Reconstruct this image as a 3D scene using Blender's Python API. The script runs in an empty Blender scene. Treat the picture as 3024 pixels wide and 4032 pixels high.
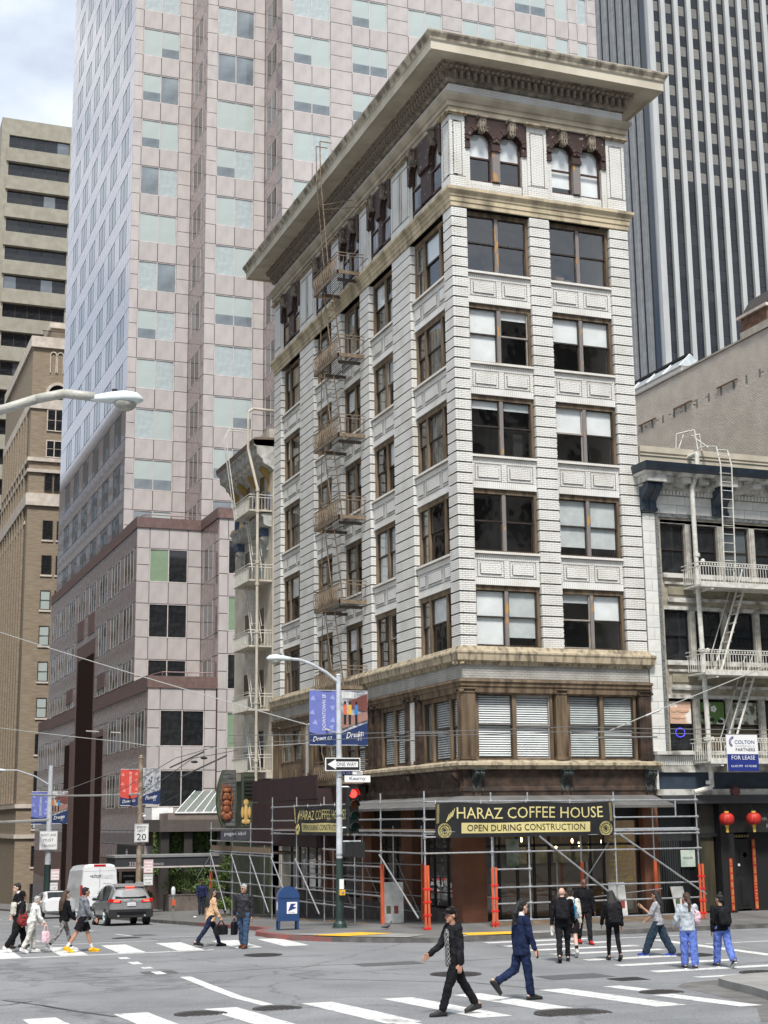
import bpy, math, random
from mathutils import Vector, Matrix
rnd = random.Random(7)
sc = bpy.context.scene
col = sc.collection
R = math.radians
# ---------------- camera ----------------
cam = bpy.data.cameras.new('camera'); cob = bpy.data.objects.new('camera', cam); col.objects.link(cob)
YAW, PIT, ROL = R(20.904), R(11.739), R(-0.682)
CAM = Vector((-19.388, -43.909, 3.4))
fw = Vector((math.sin(YAW)*math.cos(PIT), math.cos(YAW)*math.cos(PIT), math.sin(PIT)))
r0 = Vector((math.cos(YAW), -math.sin(YAW), 0)); u0 = r0.cross(fw)
rr = r0*math.cos(ROL)+u0*math.sin(ROL); uu = -r0*math.sin(ROL)+u0*math.cos(ROL)
M = Matrix((rr, uu, -fw)).transposed().to_4x4(); M.translation = CAM
cob.matrix_world = M
cam.sensor_fit = 'VERTICAL'; cam.sensor_height = 36.0; cam.lens = 5837.0/4032*36
cam.clip_start = .5; cam.clip_end = 3000
sc.camera = cob
sc.render.resolution_x = 768; sc.render.resolution_y = 1024
# ---------------- sky, sun, exposure ----------------
SUN_EL, SUN_AZ = R(56), R(197)          # azimuth measured clockwise from +Y
w = bpy.data.worlds.new('World'); sc.world = w; w.use_nodes = True
nt = w.node_tree; nt.nodes.clear()
N = nt.nodes.new; L = nt.links.new
out = N('ShaderNodeOutputWorld'); bg = N('ShaderNodeBackground'); bg.inputs[1].default_value = 0.1
sky = N('ShaderNodeTexSky'); sky.sky_type = 'NISHITA'; sky.sun_disc = False
sky.sun_elevation = SUN_EL; sky.sun_rotation = SUN_AZ; sky.ozone_density = 1.5; sky.dust_density = .6
tc = N('ShaderNodeTexCoord'); mp = N('ShaderNodeMapping'); mp.inputs['Scale'].default_value = (1, 1, 1.7)
n1 = N('ShaderNodeTexNoise'); n1.inputs['Scale'].default_value = 2.6; n1.inputs['Detail'].default_value = 7; n1.inputs['Roughness'].default_value = .55
cr = N('ShaderNodeValToRGB'); cr.color_ramp.elements[0].position = .38; cr.color_ramp.elements[1].position = .56
cr.color_ramp.elements[0].color = (.3, .3, .3, 1)
mpb = N('ShaderNodeMapping'); mpb.inputs['Location'].default_value = (3.1, 1.7, .4)
n2 = N('ShaderNodeTexNoise'); n2.inputs['Scale'].default_value = 5.0; n2.inputs['Detail'].default_value = 8
c2 = N('ShaderNodeValToRGB'); c2.color_ramp.elements[0].position = .3; c2.color_ramp.elements[1].position = .68
c2.color_ramp.elements[0].color = (4.0, 4.7, 5.7, 1); c2.color_ramp.elements[1].color = (7.4, 7.7, 8.1, 1)
mx = N('ShaderNodeMix'); mx.data_type = 'RGBA'
L(tc.outputs['Generated'], mp.inputs[0]); L(mp.outputs[0], n1.inputs['Vector']); L(n1.outputs[0], cr.inputs[0])
L(tc.outputs['Generated'], mpb.inputs[0]); L(mpb.outputs[0], n2.inputs['Vector']); L(n2.outputs[0], c2.inputs[0])
L(cr.outputs[0], mx.inputs[0]); L(sky.outputs[0], mx.inputs[6]); L(c2.outputs[0], mx.inputs[7])
L(mx.outputs[2], bg.inputs[0]); L(bg.outputs[0], out.inputs[0])
sl = bpy.data.lights.new('sun', 'SUN'); sl.energy = 3.0; sl.angle = R(12); sl.color = (1, .96, .9)
so = bpy.data.objects.new('sun', sl); col.objects.link(so)
sd = Vector((math.sin(SUN_AZ)*math.cos(SUN_EL), math.cos(SUN_AZ)*math.cos(SUN_EL), math.sin(SUN_EL)))
so.rotation_euler = (-sd).to_track_quat('-Z', 'Y').to_euler(); so.location = (0, -30, 90)
sc.view_settings.view_transform = 'Standard'; sc.view_settings.look = 'None'
sc.view_settings.exposure = 0.66; sc.view_settings.gamma = 1
sc.render.engine = 'CYCLES'

# ---------------- materials ----------------
MATS = {}
def mat(name, c, rough=.7, metal=0, var=.12, scale=3.0, bump=.0, bscale=None, c2=None, spec=.5, emit=0, detail=6, lo=.38, hi=.66, coat=0, alpha=1, ior=1.5, stretch=(1, 1, 1), rnd_obj=0):
    if name in MATS: return MATS[name]
    m = bpy.data.materials.new(name); m.use_nodes = True; t = m.node_tree
    b = t.nodes['Principled BSDF']; b.inputs['Roughness'].default_value = rough
    b.inputs['Metallic'].default_value = metal; b.inputs['Specular IOR Level'].default_value = spec
    b.inputs['IOR'].default_value = ior; b.inputs['Coat Weight'].default_value = coat
    b.inputs['Base Color'].default_value = (*c, 1)
    tcn = t.nodes.new('ShaderNodeTexCoord'); mpn = t.nodes.new('ShaderNodeMapping'); mpn.inputs['Scale'].default_value = stretch
    t.links.new(tcn.outputs['Object'], mpn.inputs[0])
    if var > 0 or c2:
        nz = t.nodes.new('ShaderNodeTexNoise'); nz.inputs['Scale'].default_value = scale; nz.inputs['Detail'].default_value = detail
        t.links.new(mpn.outputs[0], nz.inputs['Vector'])
        rp = t.nodes.new('ShaderNodeValToRGB'); rp.color_ramp.elements[0].position = lo; rp.color_ramp.elements[1].position = hi
        d = c2 if c2 else tuple(v*(1-var) for v in c); e = c if c2 else tuple(min(1, v*(1+var)) for v in c)
        rp.color_ramp.elements[0].color = (*d, 1); rp.color_ramp.elements[1].color = (*e, 1)
        t.links.new(nz.outputs[0], rp.inputs[0]); last = rp.outputs[0]
        if rnd_obj:
            oi = t.nodes.new('ShaderNodeObjectInfo'); mr = t.nodes.new('ShaderNodeMapRange')
            mr.inputs[3].default_value = 1-rnd_obj; mr.inputs[4].default_value = 1+rnd_obj
            t.links.new(oi.outputs['Random'], mr.inputs[0])
            hs = t.nodes.new('ShaderNodeHueSaturation'); t.links.new(mr.outputs[0], hs.inputs['Value']); t.links.new(last, hs.inputs['Color']); last = hs.outputs[0]
        t.links.new(last, b.inputs['Base Color'])
    if bump:
        nb = t.nodes.new('ShaderNodeTexNoise'); nb.inputs['Scale'].default_value = bscale or scale*4; nb.inputs['Detail'].default_value = 5
        t.links.new(mpn.outputs[0], nb.inputs['Vector'])
        bp = t.nodes.new('ShaderNodeBump'); bp.inputs['Strength'].default_value = bump; bp.inputs['Distance'].default_value = .02
        t.links.new(nb.outputs[0], bp.inputs['Height']); t.links.new(bp.outputs[0], b.inputs['Normal'])
    if emit:
        b.inputs['Emission Color'].default_value = (*c, 1); b.inputs['Emission Strength'].default_value = emit
    MATS[name] = m; return m
def glass_thin(name, tint=(.97, .98, .98), refl=1.9):
    """window glass: part mirror by Fresnel, the rest seen through"""
    m = bpy.data.materials.new(name); m.use_nodes = True; t = m.node_tree; t.nodes.clear()
    o = t.nodes.new('ShaderNodeOutputMaterial'); mixn = t.nodes.new('ShaderNodeMixShader')
    lw = t.nodes.new('ShaderNodeLayerWeight'); lw.inputs[0].default_value = .5
    pw_ = t.nodes.new('ShaderNodeMath'); pw_.operation = 'POWER'; pw_.inputs[1].default_value = 4.5; t.links.new(lw.outputs['Facing'], pw_.inputs[0])
    fr = t.nodes.new('ShaderNodeMapRange'); fr.inputs[3].default_value = .15; fr.inputs[4].default_value = 1.0; t.links.new(pw_.outputs[0], fr.inputs[0])
    tr = t.nodes.new('ShaderNodeBsdfTransparent'); tr.inputs[0].default_value = (*tint, 1)
    gl = t.nodes.new('ShaderNodeBsdfGlossy'); gl.inputs['Roughness'].default_value = .02
    nz = t.nodes.new('ShaderNodeTexNoise'); nz.inputs['Scale'].default_value = 2.2; nz.inputs['Detail'].default_value = 1
    tcn = t.nodes.new('ShaderNodeTexCoord'); t.links.new(tcn.outputs['Object'], nz.inputs['Vector'])
    bp = t.nodes.new('ShaderNodeBump'); bp.inputs['Strength'].default_value = .25; bp.inputs['Distance'].default_value = .02
    t.links.new(nz.outputs[0], bp.inputs['Height']); t.links.new(bp.outputs[0], gl.inputs['Normal'])
    t.links.new(fr.outputs[0], mixn.inputs[0]); t.links.new(tr.outputs[0], mixn.inputs[1]); t.links.new(gl.outputs[0], mixn.inputs[2])
    t.links.new(mixn.outputs[0], o.inputs[0]); MATS[name] = m; return m

M_ = dict(
 wbrick_d=mat('dirty_shaded_brick', (.46, .445, .41), .5, c2=(.33, .315, .28), scale=1.5),  # frieze brick: dirt and the cornice's shade both put into the colour
 wbrick=mat('white_glazed_brick', (.78, .77, .73), .38, var=.13, scale=1.1, c2=(.62, .6, .54), lo=.25, hi=.55, rnd_obj=.05),
 mortar=mat('dark_mortar', (.36, .345, .32), .9, var=.2, scale=5),
 joint=mat('deep_joint', (.19, .185, .17), .9),
 stone=mat('buff_stone', (.55, .46, .31), .8, c2=(.2, .165, .11), scale=1.6, lo=.3, hi=.56, bump=.4, bscale=14, stretch=(1, 1, .35)),
 stone_d=mat('weathered_stone', (.43, .36, .25), .85, c2=(.16, .13, .09), scale=5.5, lo=.34, hi=.56, detail=10, bump=.4, bscale=16, stretch=(1.2, 1.2, .3)),
 dent=mat('grey_terracotta', (.33, .28, .215), .85, c2=(.13, .11, .085), scale=4, bump=.3),
 brown=mat('brown_paint', (.18, .128, .078), .6, c2=(.055, .035, .02), scale=2.6, lo=.34, hi=.62, bump=.3, bscale=22, stretch=(1.6, 1.6, .3)),
 brown_d=mat('dark_brown_paint', (.075, .045, .03), .6, c2=(.022, .014, .01), scale=3, bump=.3),
 maroon=mat('flaking_maroon', (.045, .021, .015), .55, c2=(.42, .38, .33), scale=6.5, lo=.3, hi=.36, bump=.3, bscale=14),
 gold=mat('tan_timber', (.23, .165, .1), .6, c2=(.12, .083, .05), scale=4, stretch=(1, 1, .2)),
 peel=mat('peeling_mullion', (.2, .18, .17), .7, c2=(.46, .24, .06), scale=2.4, lo=.36, hi=.42, stretch=(3, 3, .8), bump=.4),
 sash=mat('dark_sash', (.035, .026, .02), .5, var=.3, scale=5),
 iron=mat('buff_iron', (.23, .185, .13), .6, c2=(.15, .1, .06), scale=8),
 blind=mat('white_blind', (.9, .92, .91), .6, var=.05, scale=2), blind2=mat('grey_blind', (.62, .66, .65), .6, var=.08),
 curtain=mat('old_curtain', (.42, .4, .34), .8, c2=(.15, .14, .12), scale=2.5, stretch=(3, 3, .4)),
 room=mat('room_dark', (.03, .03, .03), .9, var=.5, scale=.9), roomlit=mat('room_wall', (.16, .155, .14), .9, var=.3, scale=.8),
 glass=glass_thin('window_glass'),
 granite=mat('pink_granite', (.46, .42, .403), .5, c2=(.375, .342, .328), scale=1.6, lo=.3, hi=.62, stretch=(1, 1, .45), bump=.06, bscale=40, rnd_obj=.05),
 granite_p=mat('polished_pink_granite', (.42, .38, .39), .035, metal=.45, var=.15, scale=3, spec=1.0, ior=2.3, rnd_obj=.1),
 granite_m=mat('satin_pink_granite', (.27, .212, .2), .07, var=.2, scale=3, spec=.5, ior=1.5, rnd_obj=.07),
 granite_b=mat('brown_granite', (.19, .122, .11), .5, spec=.3, c2=(.14, .09, .08), scale=5, rnd_obj=.08),
 gjoint=mat('granite_joint', (.12, .06, .06), .8, var=.1),
 tframe=mat('pale_window_frame', (.55, .5, .48), .4), tframe_w=mat('white_window_frame', (.85, .85, .84), .4),
 conc=mat('tan_concrete', (.33, .31, .25), .9, c2=(.27, .25, .2), scale=1.2, bump=.2, bscale=12, rnd_obj=.03),
 tbrick=mat('tan_brick', (.3, .245, .18), .9, c2=(.23, .18, .125), scale=2.5, bump=.3, bscale=24, stretch=(.4, .4, 2.5)),
 terra=mat('pale_terracotta', (.55, .49, .42), .7, var=.15, scale=1.5),
 fin=mat('white_marble_fin', (.48, .485, .475), .6, spec=.2, c2=(.4, .405, .4), scale=.5, stretch=(2, 2, .3)),
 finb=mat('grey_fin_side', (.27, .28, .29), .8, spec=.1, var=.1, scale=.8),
 pbrick=mat('painted_brick', (.74, .68, .59), .85, c2=(.64, .58, .5), scale=1.2),
 pbrick2=mat('painted_brick_backing', (.38, .345, .3), .9, var=.1),  # tone of the backing seen in the joints between the bricks
 cream=mat('cream_stucco', (.55, .5, .42), .8, c2=(.42, .38, .31), scale=1.4),
 glaze=mat('white_terracotta_block', (.68, .68, .64), .5, c2=(.52, .52, .48), scale=1.3, lo=.28, hi=.5, rnd_obj=.04),
 navy=mat('navy_metal', (.03, .045, .065), .45, var=.2), whitem=mat('white_metal', (.66, .66, .62), .5, c2=(.5, .48, .42), scale=7),
 trimd=mat('grimy_white_trim', (.55, .54, .5), .7, c2=(.18, .17, .15), scale=2.6, lo=.34, hi=.56),
 steel=mat('galvanised_pipe', (.46, .47, .48), .38, metal=.65, var=.15, scale=9), orange=mat('orange_paint', (.58, .11, .045), .5, var=.1),
 redtape=mat('red_tape', (.7, .02, .02), .4), wood=mat('plank_wood', (.27, .2, .13), .8, c2=(.16, .11, .07), scale=4, stretch=(.4, 4, 4)),
 asphalt=mat('asphalt', (.185, .19, .195), .9, c2=(.145, .149, .154), scale=.55, lo=.35, hi=.65, bump=.5, bscale=45, detail=10),
 concrete_w=mat('sidewalk_concrete', (.17, .168, .163), .9, c2=(.125, .123, .118), scale=.8, bump=.2, bscale=30),
 concrete_l=mat('pale_concrete', (.3, .295, .28), .9, c2=(.23, .225, .21), scale=1.5, bump=.2, bscale=30),
 paint=mat('white_road_paint', (.64, .64, .62), .6, c2=(.27, .27, .27), scale=7, lo=.33, hi=.43, detail=10),
 yellow=mat('yellow_pad', (.72, .4, .03), .7, var=.1, scale=6), redcurb=mat('red_kerb_paint', (.3, .07, .06), .8, c2=(.16, .1, .09), scale=5),
 castiron=mat('cast_iron', (.04, .037, .034), .7, bump=.6, bscale=60), black=mat('black', (.012, .012, .013), .6, var=0),
 blackgl=mat('black_gloss', (.01, .01, .012), .08, var=0), white=mat('plain_white', (.78, .78, .78), .5, var=0),
 pole=mat('galvanised_grey', (.5, .53, .56), .5, var=.12, scale=6), poleg=mat('dark_green_paint', (.02, .04, .035), .45, var=.2),
 lamp=mat('lamp_grey', (.62, .67, .67), .4, var=.06), lens=mat('lamp_lens', (.35, .34, .3), .1, var=.2, scale=10),
 tower_dark=mat('bronze_glass', (.02, .022, .03), .04, var=.1, ior=1.7), rust=mat('terracotta_wall', (.19, .075, .037), .8, c2=(.12, .05, .027), scale=1.2),
)
MATS.update(M_)
def make_asphalt():
    m = M_['asphalt']; t = m.node_tree; b = t.nodes['Principled BSDF']; T_ = t.nodes.new; K_ = t.links.new
    tcn = T_('ShaderNodeTexCoord'); base = T_('ShaderNodeMix'); base.data_type = 'RGBA'
    big = T_('ShaderNodeTexNoise'); big.inputs['Scale'].default_value = .35; big.inputs['Detail'].default_value = 9; big.inputs['Roughness'].default_value = .68
    fine = T_('ShaderNodeTexNoise'); fine.inputs['Scale'].default_value = 28; fine.inputs['Detail'].default_value = 4
    sp = T_('ShaderNodeTexNoise'); sp.inputs['Scale'].default_value = 1.3; sp.inputs['Detail'].default_value = 3
    vo = T_('ShaderNodeTexVoronoi'); vo.feature = 'DISTANCE_TO_EDGE'; vo.inputs['Scale'].default_value = .16
    wob = T_('ShaderNodeVectorMath'); wob.operation = 'MULTIPLY_ADD'; wob.inputs[1].default_value = (.9, .9, .9)
    for n_ in (big, fine, sp): K_(tcn.outputs['Object'], n_.inputs['Vector'])
    wn = T_('ShaderNodeTexNoise'); wn.inputs['Scale'].default_value = 1.1; wn.inputs['Detail'].default_value = 5; K_(tcn.outputs['Object'], wn.inputs['Vector'])
    K_(wn.outputs['Color'], wob.inputs[0]); K_(tcn.outputs['Object'], wob.inputs[2]); K_(wob.outputs[0], vo.inputs['Vector'])
    r1 = T_('ShaderNodeValToRGB'); r1.color_ramp.elements[0].position = .34; r1.color_ramp.elements[1].position = .64; r1.color_ramp.elements[0].color = (.165, .17, .176, 1); r1.color_ramp.elements[1].color = (.245, .25, .255, 1); K_(big.outputs[0], r1.inputs[0])
    r2 = T_('ShaderNodeValToRGB'); r2.color_ramp.elements[0].position = .3; r2.color_ramp.elements[1].position = .7; r2.color_ramp.elements[0].color = (.68, .68, .68, 1); r2.color_ramp.elements[1].color = (1.25, 1.25, 1.25, 1); K_(fine.outputs[0], r2.inputs[0])
    mu = T_('ShaderNodeMix'); mu.data_type = 'RGBA'; mu.blend_type = 'MULTIPLY'; mu.inputs[0].default_value = 1; K_(r1.outputs[0], mu.inputs[6]); K_(r2.outputs[0], mu.inputs[7])
    r3 = T_('ShaderNodeValToRGB'); r3.color_ramp.elements[0].position = .67; r3.color_ramp.elements[1].position = .76; r3.color_ramp.elements[0].color = (1, 1, 1, 1); r3.color_ramp.elements[1].color = (.55, .55, .55, 1); K_(sp.outputs[0], r3.inputs[0])
    m2 = T_('ShaderNodeMix'); m2.data_type = 'RGBA'; m2.blend_type = 'MULTIPLY'; m2.inputs[0].default_value = .35; K_(mu.outputs[2], m2.inputs[6]); K_(r3.outputs[0], m2.inputs[7])
    r4 = T_('ShaderNodeValToRGB'); r4.color_ramp.elements[0].position = .0; r4.color_ramp.elements[1].position = .012; r4.color_ramp.elements[0].color = (.4, .4, .4, 1); r4.color_ramp.elements[1].color = (1, 1, 1, 1); K_(vo.outputs['Distance'], r4.inputs[0])
    m3 = T_('ShaderNodeMix'); m3.data_type = 'RGBA'; m3.blend_type = 'MULTIPLY'; m3.inputs[0].default_value = .55; K_(m2.outputs[2], m3.inputs[6]); K_(r4.outputs[0], m3.inputs[7]); K_(m3.outputs[2], b.inputs['Base Color'])
make_asphalt()
def flat(name, c, rough=.6, **k): return mat(name, c, rough, var=0, **k)
PANE = [mat('pane_blind', (.42, .475, .455), .05, var=.05, scale=.6, ior=1.6), mat('pane_halfblind', (.4, .45, .45), .04, var=.08, ior=1.6),
        mat('pane_sky', (.1, .115, .125), .03, var=.3, ior=2.5, scale=.5), mat('pane_dark', (.02, .022, .024), .03, var=.3, ior=1.6),  # pane_sky: mottled colour paints reflected cloud into the glass
        mat('pane_green', (.22, .3, .2), .06, var=.05, ior=1.5), mat('pane_tan', (.11, .085, .05), .04, var=.3, ior=1.6),
        mat('pane_grey', (.2, .235, .25), .03, var=.45, scale=.35, ior=2.0)]

# ---------------- mesh helpers ----------------
ORG = {}
class MB:
    def __init__(s): s.v = []; s.f = []; s.m = None
    def quad(s, a, b, c, d): n = len(s.v); s.v += [a, b, c, d]; s.f.append((n, n+1, n+2, n+3)); return s
    def poly(s, pts): n = len(s.v); s.v += list(pts); s.f.append(tuple(range(n, n+len(pts)))); return s
    def box(s, x0, x1, y0, y1, z0, z1):
        if x0 > x1: x0, x1 = x1, x0
        if y0 > y1: y0, y1 = y1, y0
        if z0 > z1: z0, z1 = z1, z0
        n = len(s.v)
        s.v += [(x0, y0, z0), (x1, y0, z0), (x1, y1, z0), (x0, y1, z0), (x0, y0, z1), (x1, y0, z1), (x1, y1, z1), (x0, y1, z1)]
        s.f += [(n, n+3, n+2, n+1), (n+4, n+5, n+6, n+7), (n, n+1, n+5, n+4), (n+1, n+2, n+6, n+5), (n+2, n+3, n+7, n+6), (n+3, n, n+4, n+7)]
        return s
    def cyl(s, p0, p1, r, n=8, r2=None, caps=True):
        p0, p1 = Vector(p0), Vector(p1); d = p1-p0
        if d.length < 1e-6: return s
        q = d.to_track_quat('Z', 'Y').to_matrix(); r2 = r if r2 is None else r2; k = len(s.v)
        for p, q_r in ((p0, r), (p1, r2)):
            for i in range(n):
                a = 2*math.pi*i/n; s.v.append(tuple(p+q@Vector((math.cos(a)*q_r, math.sin(a)*q_r, 0))))
        for i in range(n): j = (i+1) % n; s.f.append((k+i, k+j, k+n+j, k+n+i))
        if caps: s.f.append(tuple(k+n-1-i for i in range(n))); s.f.append(tuple(k+n+i for i in range(n)))
        return s
    def tube(s, pts, r, n=6):
        for a, b in zip(pts, pts[1:]): s.cyl(a, b, r, n)
        return s
    def ball(s, c, r, n=10, m=6, sx=1, sy=1, sz=1):
        c = Vector(c); k = len(s.v)
        for j in range(m+1):
            t = math.pi*j/m
            for i in range(n):
                a = 2*math.pi*i/n; s.v.append((c.x+r*sx*math.sin(t)*math.cos(a), c.y+r*sy*math.sin(t)*math.sin(a), c.z+r*sz*math.cos(t)))
        for j in range(m):
            for i in range(n): i2 = (i+1) % n; s.f.append((k+j*n+i, k+(j+1)*n+i, k+(j+1)*n+i2, k+j*n+i2))
        return s
    def lathe(s, c, prof, n=14, axis='Z'):
        k = len(s.v); c = Vector(c)
        for r, z in prof:
            for i in range(n):
                a = 2*math.pi*i/n; x, y = r*math.cos(a), r*math.sin(a)
                s.v.append((c.x+x, c.y+y, c.z+z) if axis == 'Z' else (c.x+x, c.y+z, c.z+y) if axis == 'Y' else (c.x+z, c.y+x, c.z+y))
        for j in range(len(prof)-1):
            for i in range(n): i2 = (i+1) % n; s.f.append((k+j*n+i, k+j*n+i2, k+(j+1)*n+i2, k+(j+1)*n+i))
        s.f.append(tuple(k+n-1-i for i in range(n))); s.f.append(tuple(k+(len(prof)-1)*n+i for i in range(n)))
        return s
    def prism(s, pts, y0, y1, axis='Y'):
        """pts: 2D outline; extruded along axis. Y: (x,z); X: (y,z); Z: (x,y)"""
        n = len(pts); k = len(s.v)
        for t in (y0, y1):
            for a, b in pts: s.v.append((a, t, b) if axis == 'Y' else (t, a, b) if axis == 'X' else (a, b, t))
        s.f.append(tuple(range(k, k+n))); s.f.append(tuple(k+2*n-1-i for i in range(n)))
        for i in range(n): j = (i+1) % n; s.f.append((k+i, k+n+i, k+n+j, k+j))
        return s
    def loft(s, rings, cap=True):
        n = len(rings[0]); k = len(s.v)
        for r_ in rings: s.v += [tuple(p) for p in r_]
        for j in range(len(rings)-1):
            for i in range(n): i2 = (i+1) % n; s.f.append((k+j*n+i, k+j*n+i2, k+(j+1)*n+i2, k+(j+1)*n+i))
        if cap: s.f.append(tuple(k+n-1-i for i in range(n))); s.f.append(tuple(k+(len(rings)-1)*n+i for i in range(n)))
        return s
    def xf(s, fn): s.v = [tuple(fn(*p)) for p in s.v]; return s
    def build(s, name, m, parent=None, smooth=False, kind=None, local=False):
        me = bpy.data.meshes.new(name); o_ = (0, 0, 0)
        if parent is not None and not local: o_ = ORG.get(parent.name, (0, 0, 0))
        me.from_pydata([(a-o_[0], b-o_[1], c-o_[2]) for a, b, c in s.v], [], s.f)
        me.materials.append(MATS[m] if isinstance(m, str) else m)
        if smooth:
            me.polygons.foreach_set('use_smooth', [True]*len(me.polygons))
        me.update()
        o = bpy.data.objects.new(name, me); col.objects.link(o)
        if parent is not None: o.parent = parent; ORG[o.name] = o_
        if kind: o['kind'] = kind
        return o
def thing(name, label, cat, loc=(0, 0, 0), group=None, rz=0):
    o = bpy.data.objects.new(name, None); o.empty_display_size = .3; col.objects.link(o); o.location = loc
    o.rotation_euler = (0, 0, rz); o['label'] = label; o['category'] = cat; ORG[o.name] = tuple(loc) if not rz else (0, 0, 0)
    if group: o['group'] = group
    return o
def tag(o, label, cat, group=None):
    o['label'] = label; o['category'] = cat
    if group: o['group'] = group
    return o
def inst(src, parent, loc=(0, 0, 0), rz=0, label=None):
    """copy of a part (object.copy shares its mesh)"""
    o = src.copy(); col.objects.link(o); o.parent = parent; o.location = loc; o.rotation_euler = (0, 0, rz)
    return o
def copy_kids(src, dst):
    for ch in list(src.children):
        c = ch.copy(); col.objects.link(c); c.parent = dst
        for g2 in list(ch.children):
            d = g2.copy(); col.objects.link(d); d.parent = c
def struct(mb, name, m, smooth=False):
    o = mb.build(name, m, smooth=smooth); o['kind'] = 'structure'; return o
def text(s, o, u, v, wd, ht, m, name, parent, sp=None, shear=0):
    """flat lettering filling a wd x ht box from corner o along u, v"""
    cu = bpy.data.curves.new(name, 'FONT'); cu.body = s; cu.size = 1; cu.resolution_u = 2; cu.shear = shear
    if sp: cu.space_character = sp
    to = bpy.data.objects.new('tmp', cu); me = bpy.data.meshes.new_from_object(to)
    bpy.data.objects.remove(to)
    xs = [p.co.x for p in me.vertices]; ys = [p.co.y for p in me.vertices]
    if not xs: return None
    x0, x1, y0, y1 = min(xs), max(xs), min(ys), max(ys); o, u, v = Vector(o), Vector(u).normalized(), Vector(v).normalized()
    g_ = ORG.get(parent.name, (0, 0, 0)); og = Vector(g_)
    for p in me.vertices:
        a = (p.co.x-x0)/(x1-x0)*wd; b = (p.co.y-y0)/(y1-y0)*ht; p.co = o+u*a+v*b-og
    me.materials.clear(); me.materials.append(MATS[m] if isinstance(m, str) else m); me.name = name
    ob = bpy.data.objects.new(name, me); col.objects.link(ob); ob.parent = parent; ORG[ob.name] = g_; return ob
def sweep(mb, prof, ring, closed=False):
    """prof: (out, z) points; ring(d) -> plan points at offset d. Faces between successive profile points."""
    rows = [[(x, y, z) for x, y in ring(d)] for d, z in prof]
    for a, b in zip(rows, rows[1:]):
        for i in range(len(a)-1): mb.quad(a[i], a[i+1], b[i+1], b[i])
    for e in (0, -1): mb.poly([r_[e] for r_ in rows])
    return mb
def g(Y):
    if Y > .8: return -.041*(min(Y, 200)-.8)
    if Y < -14: return .035*(-14-max(Y, -60))
    return 0.
def both(face):
    """right face (plane Y=0, u=X) or left face (plane X=0, u=Y); d = depth inwards"""
    if face == 'R': return lambda mb, u0, u1, d0, d1, z0, z1: mb.box(u0, u1, d0, d1, z0, z1)
    return lambda mb, u0, u1, d0, d1, z0, z1: mb.box(d0, d1, u0, u1, z0, z1)
def islands(mb):
    par = list(range(len(mb.v)))
    def fd(a):
        while par[a] != a: par[a] = par[par[a]]; a = par[a]
        return a
    for f in mb.f:
        r_ = fd(f[0])
        for i in f[1:]: par[fd(i)] = r_
    gr = {}
    for k, f in enumerate(mb.f): gr.setdefault(fd(f[0]), []).append(f)
    out_ = []
    for fs in gr.values():
        ids = sorted({i for f in fs for i in f}); mp_ = {a: i for i, a in enumerate(ids)}
        n = MB(); n.v = [mb.v[i] for i in ids]; n.f = [tuple(mp_[i] for i in f) for f in fs]; out_.append(n)
    return out_
def build_each(mb, name, m, parent, **k): return [p.build(name, m, parent, **k) for p in islands(mb)]
# ---------------- ground, roads, kerbs, markings ----------------
def zg(x, y): return g(y)
mb = MB()
ys = [-600, -60, -40, -30, -24, -20, -17, -14, -10, -6, -3, .8, 5, 10, 20, 40, 60, 90, 120, 160, 200, 400, 1500]
xs = [-900, -200, -60, -30, -22, -16, -10, -5, 0, 5, 12, 20, 40, 80, 200, 1200]
for i in range(len(xs)-1):
    for j in range(len(ys)-1):
        a, b, c, d = xs[i], xs[i+1], ys[j], ys[j+1]
        mb.quad((a, c, g(c)), (b, c, g(c)), (b, d, g(d)), (a, d, g(d)))
road = struct(mb, 'road', 'asphalt')
def sheet(pts, m, name, dz=.004, kind='structure'):
    """a thin sheet that follows the ground; pts outline in x,y"""
    o = MB().poly([(x, y, g(y)+dz) for x, y in pts]).build(name, m); o['kind'] = kind; return o
mark_n = []
def strip(x0, x1, y0, y1, m='paint', dz=.004, name='road_marking'):
    mb = MB(); n = max(1, int(abs(y1-y0)/1.0)); k = max(1, int(abs(x1-x0)/.8)); rg = random.Random(int(x0*77+y0*31))
    for i in range(n):
        a, b = y0+(y1-y0)*i/n, y0+(y1-y0)*(i+1)/n
        mb.quad((x0+rg.uniform(-.02, .02), a, g(a)+dz), (x1+rg.uniform(-.02, .02), a, g(a)+dz), (x1, b, g(b)+dz), (x0, b, g(b)+dz))
    return struct(mb, name, m)
for x in (-15.75, -14.15, -12.5, -10.65, -9.05, -7.6, -5.75): strip(x, x+.6, -16.45, -20.9)
strip(-4.35, -3.95, -16.5, -17.9); strip(-4.62, -4.18, -18.85, -21.7); strip(-10.55, -10.2, -20.2, -23.6); strip(-17.6, -17, -16.4, -20.9)
for x in (-13.0, -11.45, -9.85, -8.2, -6.85): strip(x, x+.72, -.1, -2.95)
strip(-14.75, -14.0, -3.0, -.2)
strip(-14.9, -8.9, -3.02, -3.2); strip(-13.1, -9.6, .9, .75)
for y in (-4.65, -5.95, -7.4, -8.75, -10.5, -12.05, -13.65): strip(-1.5, 1.72, y-.2, y+.2)
strip(-1.6, 3, -15.4, -15.75); strip(3.0, 3.35, -6.0, -14.5); strip(3.6, 60, -7.78, -7.92); strip(2.3, 5, -4.9, -5.05)
for k in range(12): strip(4.6+k*5, 6.6+k*5, -10.9, -11.0)
strip(-11.4, -11.15, -9.8, -16.4)
for a, b in ((-5.6, -6.3), (-7.1, -7.5), (-8.3, -9.0), (-4.2, -4.7)): strip(-11.75, -11.5, a, b)
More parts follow.
